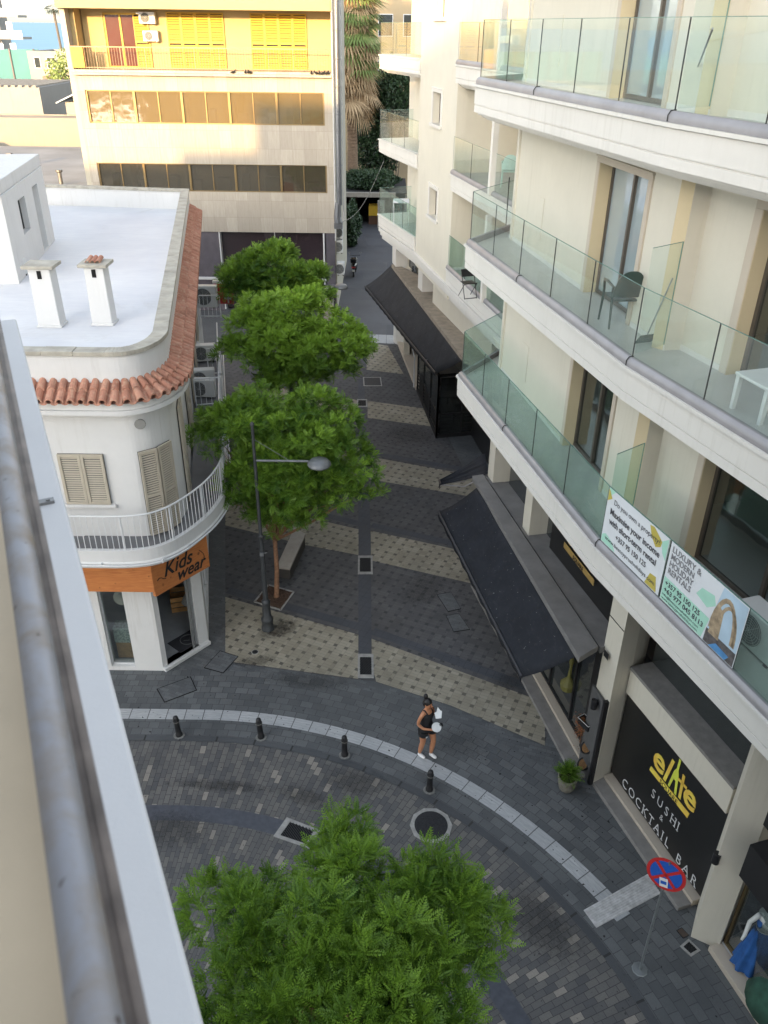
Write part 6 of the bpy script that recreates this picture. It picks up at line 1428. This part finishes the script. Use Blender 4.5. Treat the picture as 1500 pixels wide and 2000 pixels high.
for (c0, rx, rz, w) in (((1.24, 7.38), .24, .58, .07), ((1.30, 7.38), .2, .5, .05)):
    for k in range(12):
        a0, a1 = math.pi * k / 12, math.pi * (k + 1) / 12
        P = [(c0[0] + math.cos(a) * (rx - q), c0[1] + math.sin(a) * (rz - q)) for a, q in ((a0, 0), (a1, 0), (a1, w), (a0, w))]; g.hexa([bpt(t0 + t, z, .0202) for t, z in P], [bpt(t0 + t, z, .0212) for t, z in P])
g.make('photo_arch', ph_arch, B2, fixn=True)
bpoly(B2, [(1.02, 7.3), (1.22, 7.3), (1.20, 7.72), (1.08, 7.78)], ph_arch, 'photo_mesh', .0190, .001, t0)
# ================================================================ balcony furniture
def mchair(loc, rz, label, mat, s=1., cat='chair'):
    r = root('balcony_chair', loc, label, cat, None, R_(rz))
    g = MB(); g.hexa([(-.21, -.2, .42), (.21, -.2, .42), (.19, .22, .41), (-.19, .22, .41)], [(-.22, -.21, .45), (.22, -.21, .45), (.2, .22, .44), (-.2, .22, .44)]); g.make('seat', mat, r, bevel=.01)
    # rounded back shell: a curved sheet with an arched top
    g = MB(); N = 12
    def bp(u, v, o): # u -1..1 across, v 0..1 up
        top = .12 + .34 * math.sqrt(max(0, 1 - abs(u) ** 2.6)); h = .05 + (top - .05) * v; return (u * .235, .20 + .05 * (1 - u * u) + h * .16 + o, .44 + h)
    for i in range(N):
        u0, u1 = -1 + 2 * i / N, -1 + 2 * (i + 1) / N; g.hexa([bp(u0, 0, 0), bp(u1, 0, 0), bp(u1, 1, 0), bp(u0, 1, 0)], [bp(u0, 0, .022), bp(u1, 0, .022), bp(u1, 1, .022), bp(u0, 1, .022)])
    g.make('backrest', mat, r, fixn=True)
    for sx in (-1, 1):
        for (y0, y1, zt) in ((-.19, -.23, .66), (.2, .27, .62)):
            g = MB(); g.tube([(sx * .23, y1, 0), (sx * .22, y0, .42), (sx * .235, y0, zt)], [.016, .022, .02], 8); g.make('leg', mat, r)
        g = MB(); g.tube([(sx * .235, -.20, .65), (sx * .25, .0, .67), (sx * .24, .24, .64)], [.022, .024, .02], 8); g.make('armrest', mat, r)
    return r
mchair((*(3.65,12.69), 10.0), 186, 'dark green moulded armchair behind the middle balcony glass', m_plain('dark_green_plastic', (.035, .06, .055), .35, 0, .05))
mchair((3.55, 25.6, 10.0), 170, 'pale mint chair in the recessed loggia next to the white post', m_plain('mint_plastic', (.5, .68, .62), .45))
r = root('folding_chair', (2.45, 24.6, 7.0), 'black folding chair frame behind the lower loggia glass', 'chair', None, R_(20))
g = MB()
for sx in (-.2, .2): g.tube([(sx, -.2, 0), (sx, .15, .8)], .012, 6); g.tube([(sx, .25, 0), (sx, -.15, .45)], .012, 6)
g.tube([(-.2, .15, .8), (.2, .15, .8)], .012, 6); g.tube([(-.2, -.2, .02), (.2, -.2, .02)], .012, 6); g.make('frame', black, r)
g = MB(); g.box(-.19, .19, -.15, .18, .43, .45); g.make('seat', black, r); g = MB(); g.hexa([(-.19, .08, .6), (.19, .08, .6), (.19, .15, .8), (-.19, .15, .8)], [(-.19, .1, .6), (.19, .1, .6), (.19, .17, .8), (-.19, .17, .8)]); g.make('backrest', black, r)
t_ = Vector((4.26,9.37)); r = root('table', (*t_, 10.0), 'white square table on the middle balcony at the right edge', 'table', None, R_(17))
g = MB(); g.box(-.03, .57, -.56, .04, .43, .47); g.make('tabletop', whitepl, r, bevel=.01)
for x in (-.01, .50):
    for y in (-.54, -.03): g = MB(); g.hexa([(x, y, 0), (x + .05, y, 0), (x + .05, y + .05, 0), (x, y + .05, 0)], [(x - .005, y - .005, .43), (x + .055, y - .005, .43), (x + .055, y + .055, .43), (x - .005, y + .055, .43)]); g.make('leg', whitepl, r)
def broom(a, b, col, label, name='broom'):
    a, b = Vector(a), Vector(b); r = root(name, tuple(a), label, name, world=True); g = MB(); g.tube([a + (b - a) * .12, b], .011, 7); g.make('handle', m_plain('grey_handle', (.22, .24, .24), .5), r)
    d = (b - a).normalized(); g = MB(); s_ = Vector((d.y, -d.x, 0)).normalized() if abs(d.z) < .99 else Vector((1, 0, 0)); lo = [a + s_ * x + Vector((.03, .03, 0)) * y for x, y in ((-.16, -1), (.16, -1), (.16, 1), (-.16, 1))]; hi = [p + d * .13 + (a - p) * .35 for p in lo]; g.hexa(lo, hi); g.make('head', col, r, fixn=True); return r
broom((4.69,14.51,13.09), (3.35,9.9,14.02), m_plain('red_broom', (.28, .06, .04), .8), 'red broom leaning on the top balcony')
broom((3.82,11.75,10.02), (3.95, 11.42, 11.05), m_plain('green_broom', (.04, .08, .07), .8), 'dark broom leaning at the divider of the middle balcony')
r = root('mop_handle', (2.9, 17.9, 10), 'thin dark pole leaning by the loggia end of the middle balcony', 'mop', world=True)
g = MB(); g.tube([Vector((2.79,20.08,10)), Vector((2.67,19.3,11.17))], .012, 6); g.box(2.80, 3.05, 19.28, 19.31, 11.72, 11.74); g.make('pole', black, r)
# air conditioners
def ac(loc, rz, label, w=.8, h=.55, d=.3, name='air_conditioner', dark=False):
    r = root(name, loc, label, 'air conditioner', 'outdoor air conditioner units', R_(rz)); g = MB(); g.box(-w / 2, w / 2, -d / 2, d / 2, .04, h); g.make('casing', whitepl, r, bevel=.02)
    g = MB(); c = (-.12 * w, -d / 2 - .002, .04 + (h - .04) / 2); g.lathe([(.02, 0), (h * .36, 0), (h * .38, .006)], c, 26, axis=(0, -1, 0)); fn = g.make('fan_opening', m_plain('fan_shadow', (.10, .11, .11), .6), r)
    g = MB()
    for k in range(1, 7): rr = h * .36 * k / 6; g.tube([(c[0] + rr * math.cos(t * .35), c[1] - .014, c[2] + rr * math.sin(t * .35)) for t in range(18)], .003, 4, closed=True)
    for k in range(8): a = k * math.pi / 4; g.tube([(c[0], c[1] - .014, c[2]), (c[0] + math.cos(a) * h * .36, c[1] - .014, c[2] + math.sin(a) * h * .36)], .003, 4)
    sub(g.make('fan_guard', m_plain('guard_grey', (.42, .42, .42), .5), r), fn)
    g = MB()
    for sx in (-w * .35, w * .3): g.box(sx, sx + .06, -d / 2, d / 2, 0, .04)
    g.make('foot', black, r); return r
ac((4.96, 8.36, 7.0), -72, 'big white air conditioner behind the low balcony glass at the right edge', .85, .58, .34)
ac((-11.98, 47.12, 13.95), 0, 'upper of two air conditioners on the yellow wall of the top floor', .8, .55, .28)
ac((-11.9, 47.12, 13.20), 0, 'lower of two air conditioners on the yellow wall of the top floor', .75, .5, .28)
ac((-10.75, 23.95, 7.6), 80, 'white air conditioner on the roof beside the stair tower', .7, .5, .28)
ac((*(-6.25,26.95), 4.0), 10, 'farther white air conditioner on the long side balcony', .8, .6, .3)
ac((*(-5.85,24.63), 4.0), 10, 'middle white air conditioner on the long side balcony, behind the railing', .8, .6, .3)
ac((*(-5.67,23.79), 4.0), 0, 'nearest white air conditioner on the long side balcony, behind the railing', .8, .6, .3)
ac((*(-7.36,33.21), 4.0), 0, 'distant white condenser box on the side balcony near the red sign', .9, .9, .3)
for (x, y, z, lab) in ((-2.68, 46.9, 3.85, 'upper small air conditioner on the alley side of the office block'), (-2.68, 46.6, 3.15, 'second air conditioner on the alley side of the office block'), (-2.6, 46.4, 2.0, 'lowest and largest air conditioner on the alley side of the office block')):
    ac((x, y, z), 0, lab, .42, .68, .6)
# red sign under the far eaves
o = root('wall_sign', (*(-6.61,33.34), 0), 'small red and white sign projecting beyond the side balcony', 'sign', world=True)
p = Vector((-6.74,33.69)); g = MB(); g.box(p.x - .38, p.x + .38, p.y, p.y + .08, 4.0, 4.85); g.make('panel', m_plain('sign_red_panel', (.42, .03, .03), .5), o); g = MB(); g.box(p.x - .42, p.x + .38, p.y - .02, p.y + .1, 4.85, 4.95); g.make('cap', whitemt, o)
g = MB(); g.box(p.x + .02, p.x + .32, p.y - .01, p.y, 4.2, 4.28); g.box(p.x + .14, p.x + .2, p.y - .01, p.y, 4.05, 4.6); g.make('emblem', sw, o)
# ================================================================ scooter in the alley
o = root('scooter', (*(-2.17,52.99), 0), 'black scooter parked in the alley below the office block, seen from behind', 'scooter', None, R_(-2))
o.location = (-2.15, 53.6, 0)
def wheel(y, par, r=.27):
    g = MB(); g.tube([(0, y + r * math.cos(t), r + .0 + r * math.sin(t)) for t in [k * 2 * math.pi / 24 for k in range(24)]], .055, 8, closed=True); w = g.make('wheel', blackm, par); g = MB(); g.lathe([(.02, -.04), (.17, -.035), (.17, .035), (.02, .04)], (0, y, r), 16, axis=(1, 0, 0)); sub(g.make('rim', steel, par), w)
wheel(0, o); wheel(1.3, o)
bk_ = m_plain('scooter_black', (.012, .012, .014), .2, .2, .05)
g = MB(); g.tube([(0, -.28, .72), (0, 0, .72), (0, .4, .66), (0, .55, .45), (0, .85, .32), (0, 1.05, .45), (0, 1.15, .85), (0, 1.1, .98)], [.08, .19, .2, .17, .16, .17, .16, .08], 12); g.make('body', bk_, o, smooth=50)
g = MB(); g.tube([(0, -.2, .84), (0, .1, .88), (0, .5, .84)], [.1, .15, .12], 10); g.make('seat', blackm, o, smooth=50)
g = MB(); g.tube([(-.33, 1.0, 1.12), (0, 1.1, 1.08), (.33, 1.0, 1.12)], .018, 8); g.make('handlebar', black, o)
for sx in (-.36, .36): g = MB(); g.lathe([(.01, 0), (.06, .0), (.055, .02)], (sx, 1.02, 1.28), 12, axis=(0, -1, 0)); g.tube([(sx * .9, 1.02, 1.12), (sx, 1.02, 1.25)], .006, 5); g.make('mirror', steel, o)
g = MB(); g.hexa([(-.17, -.42, .95), (.17, -.42, .95), (.17, -.1, .95), (-.17, -.1, .95)], [(-.19, -.45, 1.22), (.19, -.45, 1.22), (.17, -.08, 1.24), (-.17, -.08, 1.24)]); g.make('top_box', bk_, o, bevel=.02)
g = MB(); g.box(-.09, .09, -.36, -.35, .40, .52); g.make('number_plate', m_plain('plate', (.5, .5, .48), .5), o); g = MB(); g.box(-.12, .12, -.37, -.33, .62, .70); g.make('tail_light', m_plain('tail_red', (.35, .03, .03), .3), o)
# yellow bin in the passage
o = root('crate', (-1.15, 70.3, 0), 'yellow plastic crate standing in the dark carport', 'crate'); g = MB(); 
for q in ((-.4, .4, -.4, -.36), (-.4, .4, .36, .4), (-.4, -.36, -.36, .36), (.36, .4, -.36, .36)): g.box(*q, .7, 1.5)
g.box(-.36, .36, -.36, .36, .7, .74); g.make('box', m_plain('yellow_plastic', (.60, .38, .03), .5), o); g = MB(); g.box(-.4, .4, -.35, .35, 0, .7); g.make('stand', m_plain('brown_stand', (.10, .05, .03), .8), o)
# sagging cable across the alley
o = root('cable', (-2.6, 45.6, 5), 'thin sagging cable crossing the alley to the tower', 'cable', world=True); A_, B_ = Vector((-2.6, 45.5, 5.0)), Vector((-.2, 38.2, 9.0)); g = MB(); g.tube([A_.lerp(B_, k / 14) - Vector((0, 0, .7 * math.sin(math.pi * k / 14))) for k in range(15)], .012, 5); g.make('wire', m_plain('cable_grey', (.3, .3, .3), .6), o)
# drying rack with white linen on the far balcony
o = root('drying_rack', (.55, 35.3, 7.0), 'folding rack with white linen on the far low balcony', 'laundry rack'); g = MB()
for x in (-.3, .3): g.tube([(x, -.5, 0), (x, -.1, .85)], .012, 5); g.tube([(x, .5, 0), (x, -.1, .85)], .012, 5)
for y in (-.45, -.15, .15, .45): g.tube([(-.3, y, .86), (.3, y, .86)], .008, 5)
g.make('frame', whitemt, o); g = MB()
N = 10
for k in range(N):
    y0, y1 = -.5 + k / N, -.5 + (k + 1) / N; h = .3 + .2 * math.sin(k * 1.7)
    g.quad((-.32, y0, .88), (-.32, y1, .88), (.32, y1, .89), (.32, y0, .89)); g.quad((-.32, y0, .88), (-.33 + .02 * math.sin(k), y0, .88 - h), (-.33 + .02 * math.sin(k + 1), y1, .88 - (.3 + .2 * math.sin((k + 1) * 1.7))), (-.32, y1, .88))
g.make('linen', m_plain('white_linen', (.72, .74, .76), .9), o)
# ================================================================ enclosed terrace under the far awning
o = root('terrace_enclosure', (1.43, 34.5, 0), 'black framed glass screen round the bar terrace under the farther awning', 'screen', world=True)
ea, eb, ec = Vector((1.42,34.19)), Vector((2.03,29.45)), Vector((3.96,29.89))
g = MB(); N = 4
def screen(p, q, n, zt):
    d = (q - p).normalized(); L = (q - p).length
    for k in range(n + 1): u = p + d * (L * k / n); g.box(u.x - .035, u.x + .035, u.y - .035, u.y + .035, 0, zt)
    g.bar((*p, .08), (*q, .08), .06, .16); g.bar((*p, 1.0), (*q, 1.0), .05, .06); g.bar((*p, zt), (*q, zt), .07, .1)
    for k in range(1, 6): g.bar((*p, .1 + k * .15), (*q, .1 + k * .15), .02, .02)
screen(ea, eb, 3, 2.6); screen(eb, ec, 2, 2.6); g.make('frame', blackm, o)
g = MB(); g.wall(eb + Vector((.1, 0)), ec, 0, .02, .15, 2.5); g.wall(ea, eb, 0, .02, 1.0, 2.5); g.make('pane', m_glass('smoked_glass', (.35, .37, .38)), o)
g = MB(); g.bar((*(ea + Vector((.1, .0))), .5), (*(eb + Vector((.12, .3))), .5), .06, .9); g.make('dark_panel', blackm, o)
for k in range(3):
    q = ea.lerp(eb, .2 + .3 * k) + Vector((.9, .3)); t = root('terrace_table', (*q, 0), ('far', 'middle', 'near')[k] + ' dark table inside the glazed terrace', 'table', 'terrace tables'); g = MB(); g.box(-.35, .35, -.35, .35, .72, .76); g.make('tabletop', black, t); g = MB(); g.tube([(0, 0, 0), (0, 0, .72)], .04, 8); g.lathe([(.2, 0), (.2, .02), (.04, .04)], (0, 0, 0), 12); g.make('base', black, t)
# folded parasol below the side balcony
o = root('parasol', (*(-7.13,36.42), 0), 'folded dark parasol standing below the side balcony', 'parasol'); o.location = (-5.0, 27.2, 0); g = MB(); g.tube([(0, 0, 0), (0, 0, 2.5)], .025, 7); g.make('pole', black, o); g = MB(); g.lathe([(.05, 1.0), (.14, 1.1), (.10, 1.8), (.03, 2.55)], (0, 0, 0), 12); g.make('canopy', m_plain('dark_red_cloth', (.08, .03, .025), .9), o)
# ================================================================ kids shop contents
o = root('crate', (-5.55, 18.2, .1), 'open pine crate in the kids shop doorway', 'crate', None, R_(15)); g = MB()
for z in (0, .17, .34): 
    for q in ((-.3, .3, -.25, -.235), (-.3, .3, .235, .25), (-.3, -.285, -.235, .235), (.285, .3, -.235, .235)): g.box(*q, z, z + .14)
g.make('boards', m_plain('pine_boards', (.48, .26, .10), .7, 0, .2, 8), o)
o = root('mat', (-5.1, 16.75, .1), 'dark doormat with a circular emblem inside the kids shop door', 'doormat', None, R_(50)); g = MB(); g.box(-.45, .45, -.28, .28, 0, .012); g.make('pile', m_plain('charcoal_mat', (.04, .04, .045), .95), o); g = MB(); g.tube([(.2 * math.cos(t * .35), .2 * math.sin(t * .35), .014) for t in range(18)], .012, 4, closed=True); g.tube([(-.1, .05, .015), (0, -.05, .015), (.1, .06, .015)], .012, 4); g.make('emblem', m_plain('mat_print', (.12, .12, .12), .9), o)
o = root('dress_stand', (-5.05, 17.3, .1), 'black dress stand with a pale child dress in the shop doorway', 'dress stand'); g = MB(); g.tube([(0, 0, 0), (0, 0, 1.4)], .012, 7); g.lathe([(.12, 0), (.12, .015), (.02, .03)], (0, 0, 0), 14); g.make('stand', black, o)
g = MB(); g.lathe([(.24, .85), (.2, .95), (.10, 1.15), (.11, 1.3), (.06, 1.42), (.03, 1.45)], (0, 0, 0), 18); g.make('dress', m_plain('pale_dress', (.42, .40, .37), .9, 0, .25, 20), o)
o = root('straw_hat', (-6.32, 15.98, 2.05), 'round pale straw hat hanging in the left shop window', 'hat'); g = MB(); g.lathe([(.20, 0), (.205, .01), (.11, .02), (.105, .09), (.02, .11)], (0, 0, 0), 24, axis=(.1, -1, .35)); g.make('brim_and_crown', m_plain('straw', (.50, .47, .42), .9, 0, .15, 30), o)
o = root('display_box', (-6.5, 16.15, .12), 'wooden display box with a patterned mint cloth in the left shop window', 'display'); g = MB(); g.box(-.2, .2, -.15, .15, 0, .5); g.make('box', m_plain('pine_box', (.44, .26, .11), .7, 0, .2, 7), o); g = MB(); g.box(-.21, .21, -.165, .16, .5, .95); g.make('cloth', m_plain('mint_pattern_cloth', (.40, .47, .43), .9, 0, .5, 26), o)
# ================================================================ mannequin in the window at the right edge
mq = root('mannequin', (6.40, 8.22, .13), 'white shop mannequin in a long blue dress behind the window at the right edge', 'mannequin', None, R_(0))
mw = m_plain('mannequin_white', (.62, .64, .62), .4); mb = m_plain('blue_dress_cloth', (.02, .10, .32), .75, 0, .25, 5)
g = MB(); g.tube([(0, 0, 1.10), (0, 0, 1.25), (0, 0, 1.40), (0, 0, 1.47), (0, 0, 1.56), (0, 0, 1.63), (0, -.01, 1.74), (0, 0, 1.82)], [.13, .14, .16, .07, .05, .085, .09, .02], 14); 
g.tube([(-.16, 0, 1.42), (-.24, .05, 1.15), (-.34, -.08, .98), (-.40, -.13, .93)], [.045, .038, .03, .02], 8); g.tube([(.16, 0, 1.42), (.24, .03, 1.15), (.26, -.04, .9)], [.045, .038, .028], 8); g.make('body', mw, mq, smooth=True)
g = MB(); n = 40; prof = [(.16, 1.33), (.15, 1.2), (.125, 1.08), (.17, .92), (.22, .6), (.30, .12), (.31, .06)]; b0 = len(g.v)
for r_i, (rr, z) in enumerate(prof):
    for k in range(n): a = 2 * math.pi * k / n; w = 1 + (.12 * math.sin(a * 9) if z < 1 else 0); g.v.append((rr * w * math.cos(a), rr * w * .8 * math.sin(a), z))
for i in range(len(prof) - 1):
    for k in range(n): g.f.append((b0 + i * n + k, b0 + (i + 1) * n + k, b0 + (i + 1) * n + (k + 1) % n, b0 + i * n + (k + 1) % n)); g.mi.append(0)
g.make('dress', mb, mq, smooth=True)
g = MB(); g.lathe([(.13, 1.07), (.135, 1.075), (.135, 1.09), (.13, 1.095)], (0, 0, 0), 20); g.make('belt', mw, mq)
o = root('display_cloth', (6.7, 7.55, .13), 'dark green draped cloth on the shop window floor', 'cloth'); g = MB(); g.lathe([(.6, 0), (.45, .3), (.3, .5), (.1, .7)], (0, 0, 0), 18); g.make('drape', m_plain('dark_green_cloth', (.03, .09, .06), .9, 0, .3, 5), o, smooth=True)

# ================================================================ the walking woman
def skinned(name, V, E, R, mat, parent, root_i=0, sub_=2):
    me = bpy.data.meshes.new(name); me.from_pydata(V, E, []); me.materials.append(mat); o = bpy.data.objects.new(name, me); COL.objects.link(o); o.parent = parent
    sk = o.modifiers.new('skin', 'SKIN'); sk.use_smooth_shade = True
    if not me.skin_vertices: bm = bmesh.new(); bm.from_mesh(me); bm.verts.layers.skin.verify(); bm.to_mesh(me); bm.free()
    for i, r in enumerate(R):
        me.skin_vertices[0].data[i].radius = r if isinstance(r, tuple) else (r, r); me.skin_vertices[0].data[i].use_root = (i == root_i)
    ss = o.modifiers.new('sub', 'SUBSURF'); ss.levels = sub_; ss.render_levels = sub_; return o
wp = root('person', (.98, 12.97, .008), 'walking woman in black tank top, black shorts and white trainers', 'person', None, R_(-41))
skin = m_plain('tanned_skin', (.46, .205, .105), .5, 0, .06, 8)
V = [(0, 0, .93), (0, 0, 1.05), (.01, 0, 1.17), (.01, 0, 1.30), (0, 0, 1.38), (.01, 0, 1.445), (.03, 0, 1.52), (.035, 0, 1.60),
     (0, -.085, .90), (.0, -.10, .72), (.0, -.095, .49), (-.05, -.09, .30), (-.09, -.085, .08), (0, .085, .90), (.09, .095, .72), (.15, .09, .50), (.12, .088, .30), (.10, .085, .08),
     (0, -.15, 1.36), (-.04, -.205, 1.22), (-.06, -.225, 1.08), (.07, -.20, 1.02), (.20, -.11, 1.015), (.255, -.07, 1.02), (0, .15, 1.36), (.0, .205, 1.23), (.02, .225, 1.11), (.13, .18, 1.19), (.21, .12, 1.28), (.235, .095, 1.325), (.02, 0, 1.655)]
E_ = [(0, 1), (1, 2), (2, 3), (3, 4), (4, 5), (5, 6), (6, 7), (7, 30), (0, 8), (8, 9), (9, 10), (10, 11), (11, 12), (0, 13), (13, 14), (14, 15), (15, 16), (16, 17), (4, 18), (18, 19), (19, 20), (20, 21), (21, 22), (22, 23), (4, 24), (24, 25), (25, 26), (26, 27), (27, 28), (28, 29)]
RR = [(.125, .10), (.11, .085), (.105, .085), (.125, .10), (.075, .06), .046, .072, .088, .096, .092, .062, .062, .036, .096, .092, .062, .062, .036, .05, .042, .036, .033, .022, .03, .05, .042, .036, .033, .022, .03, .055]
skinned('body', V, E_, RR, skin, wp)
cloth = m_plain('black_sportswear', (.012, .012, .014), .75)
def loft(rings, name, mat, par, n=20, cap=True):
    """rings: (x, y, z, rx, ry)"""
    g = MB()
    for (x, y, z, rx, ry) in rings:
        for k in range(n): a = 2 * math.pi * k / n; g.v.append((x + math.cos(a) * rx, y + math.sin(a) * ry, z))
    for i in range(len(rings) - 1):
        for k in range(n): k2 = (k + 1) % n; g.f.append((i * n + k, i * n + k2, (i + 1) * n + k2, (i + 1) * n + k)); g.mi.append(0)
    g.f.append(tuple(range(n))); g.f.append(tuple((len(rings) - 1) * n + k for k in range(n))); g.mi += [0, 0]
    return g.make(name, mat, par, smooth=True)
loft([(0, 0, .955, .125, .155), (0, 0, 1.0, .125, .15), (0, 0, 1.08, .112, .132), (.005, 0, 1.16, .116, .132), (.012, 0, 1.24, .130, .142), (.012, 0, 1.29, .128, .145), (.008, 0, 1.325, .115, .130), (.005, 0, 1.345, .09, .11)], 'tank_top', cloth, wp)
g = MB()
for sy in (-1, 1): g.tube([(.115, sy * .06, 1.27), (.085, sy * .085, 1.36), (.0, sy * .09, 1.425), (-.08, sy * .06, 1.36), (-.11, sy * .04, 1.28)], .014, 6)
g.make('tank_top_straps', cloth, wp, smooth=True)
so_ = loft([(0, 0, 1.01, .12, .15), (0, 0, .97, .13, .165), (-.005, 0, .92, .14, .18), (.0, 0, .87, .14, .188), (.01, 0, .83, .135, .19)], 'shorts', cloth, wp)
sub(loft([(.0, -.09, .86, .13, .105), (.0, -.10, .78, .118, .105), (.0, -.10, .715, .115, .105)], 'shorts_leg', cloth, wp), so_)
sub(loft([(.01, .09, .86, .13, .105), (.05, .10, .79, .12, .105), (.075, .10, .735, .115, .105)], 'shorts_leg', cloth, wp), so_)
g = MB(); g.box(.105, .122, -.14, -.10, .72, .75); g.make('shorts_tag', sw, wp)
hair = m_plain('dark_hair', (.012, .010, .010), .45)
def blob(c, r, n=14, m=9, rot=None):
    g = MB(); pts = [(math.sin(math.pi * i / m), -math.cos(math.pi * i / m)) for i in range(m + 1)]; b0 = 0
    for s_, z in pts:
        for k in range(n): a = 2 * math.pi * k / n; v = Vector((s_ * math.cos(a) * r[0], s_ * math.sin(a) * r[1], z * r[2])); v = (rot @ v if rot else v) + Vector(c); g.v.append(tuple(v))
    for i in range(m):
        for k in range(n): g.f.append((i * n + k, i * n + (k + 1) % n, (i + 1) * n + (k + 1) % n, (i + 1) * n + k)); g.mi.append(0)
    return g
g = blob((.005, 0, 1.615), (.098, .094, .095)); g2 = blob((-.03, 0, 1.56), (.085, .09, .09)); n0 = len(g.v); g.v += g2.v; g.f += [tuple(i + n0 for i in f) for f in g2.f]; g.mi += g2.mi
hr = g.make('hair', hair, wp, smooth=True)
b_ = blob((-.055, .0, 1.735), (.05, .05, .075)); sub(b_.make('bun', hair, wp, smooth=True), hr)
for (c_, r_, nm, mt_) in (((.118, 0, 1.565), (.016, .011, .02), 'nose', skin), ((.106, -.032, 1.585), (.006, .013, .006), 'eye', hair), ((.106, .032, 1.585), (.006, .013, .006), 'eye', hair), ((.108, 0, 1.528), (.007, .021, .006), 'mouth', m_plain('lips', (.30, .08, .07), .5)), ((.02, -.088, 1.565), (.018, .008, .026), 'ear', skin), ((.02, .088, 1.565), (.018, .008, .026), 'ear', skin)):
    blob(c_, r_, 8, 6).make(nm, mt_, wp, smooth=True)
shoe = m_plain('white_trainer', (.74, .74, .74), .6)
for (ax, ay, tw) in ((-.09, -.085, 0), (.10, .085, 0)):
    skinned('shoe', [(ax - .045, ay, .05), (ax + .02, ay, .055), (ax + .10, ay, .042), (ax + .165, ay, .035)], [(0, 1), (1, 2), (2, 3)], [(.040, .045), (.045, .052), (.045, .036), (.036, .026)], shoe, wp)
# hands : palm end of the arm + five curled fingers each
for (p, d, side_) in (((.262, -.062, 1.022), Vector((.8, .55, .05)), 1), ((.24, .09, 1.33), Vector((.45, -.35, .8)), -1)):
    p = Vector(p); d.normalize(); s_ = d.cross(Vector((0, 0, 1))).normalized(); u = s_.cross(d)
    hg = MB()
    for k, L in enumerate((.058, .066, .063, .05)): q = p + s_ * (.022 - .0145 * k); hg.tube([q, q + d * L * .5 + u * .006, q + d * L * .8 - s_ * side_ * .01 + u * .018, q + d * L * .72 + u * .034], [.0085, .008, .007, .005], 6)
    q = p + s_ * .026 * side_ - d * .02; hg.tube([q, q + s_ * .022 * side_ + d * .018 + u * .01, q + s_ * .018 * side_ + d * .042 + u * .02], [.0095, .0085, .006], 6)
    hg.make('fingers', skin, wp, smooth=True)
# things in her hands
def held(name, label, cat, build): o_ = root(name, wp.location, label, cat, None, R_(-41)); build(o_); return o_
def b1(o_): 
    g = MB(); g.tube([(.295, -.03, 1.09), (.310, -.05, 1.117)], .105, 22); g.make('cover', m_plain('pale_grey_card', (.55, .57, .57), .6), o_, bevel=.006)
    g = MB(); g.tube([(.32, .04, 1.11), (.36, .10, 1.13)], [.06, .035], 10); g.make('end_cap', blackm, o_)
def b2(o_):
    g = MB(); an = Vector((.41, -.55, .73)).normalized(); sx = an.cross(Vector((0, 0, 1))).normalized(); sy = sx.cross(an); c = Vector((.25, .07, 1.40))
    P = [c + sx * a + sy * b for a, b in ((-.07, -.10), (.05, -.12), (.085, .0), (.04, .03), (.02, .13), (-.04, .06), (-.075, .05))]; g.hexa([p - an * .012 for p in P], [p + an * .012 for p in P]); g.make('paper', m_plain('white_paper', (.68, .70, .70), .7), o_, bevel=.006)
held('folder', 'round-cornered pale grey folder with a black end held at the woman\'s waist', 'folder', b1)
held('paper_bag', 'crumpled white paper held up in the woman\'s raised hand', 'paper', b2)
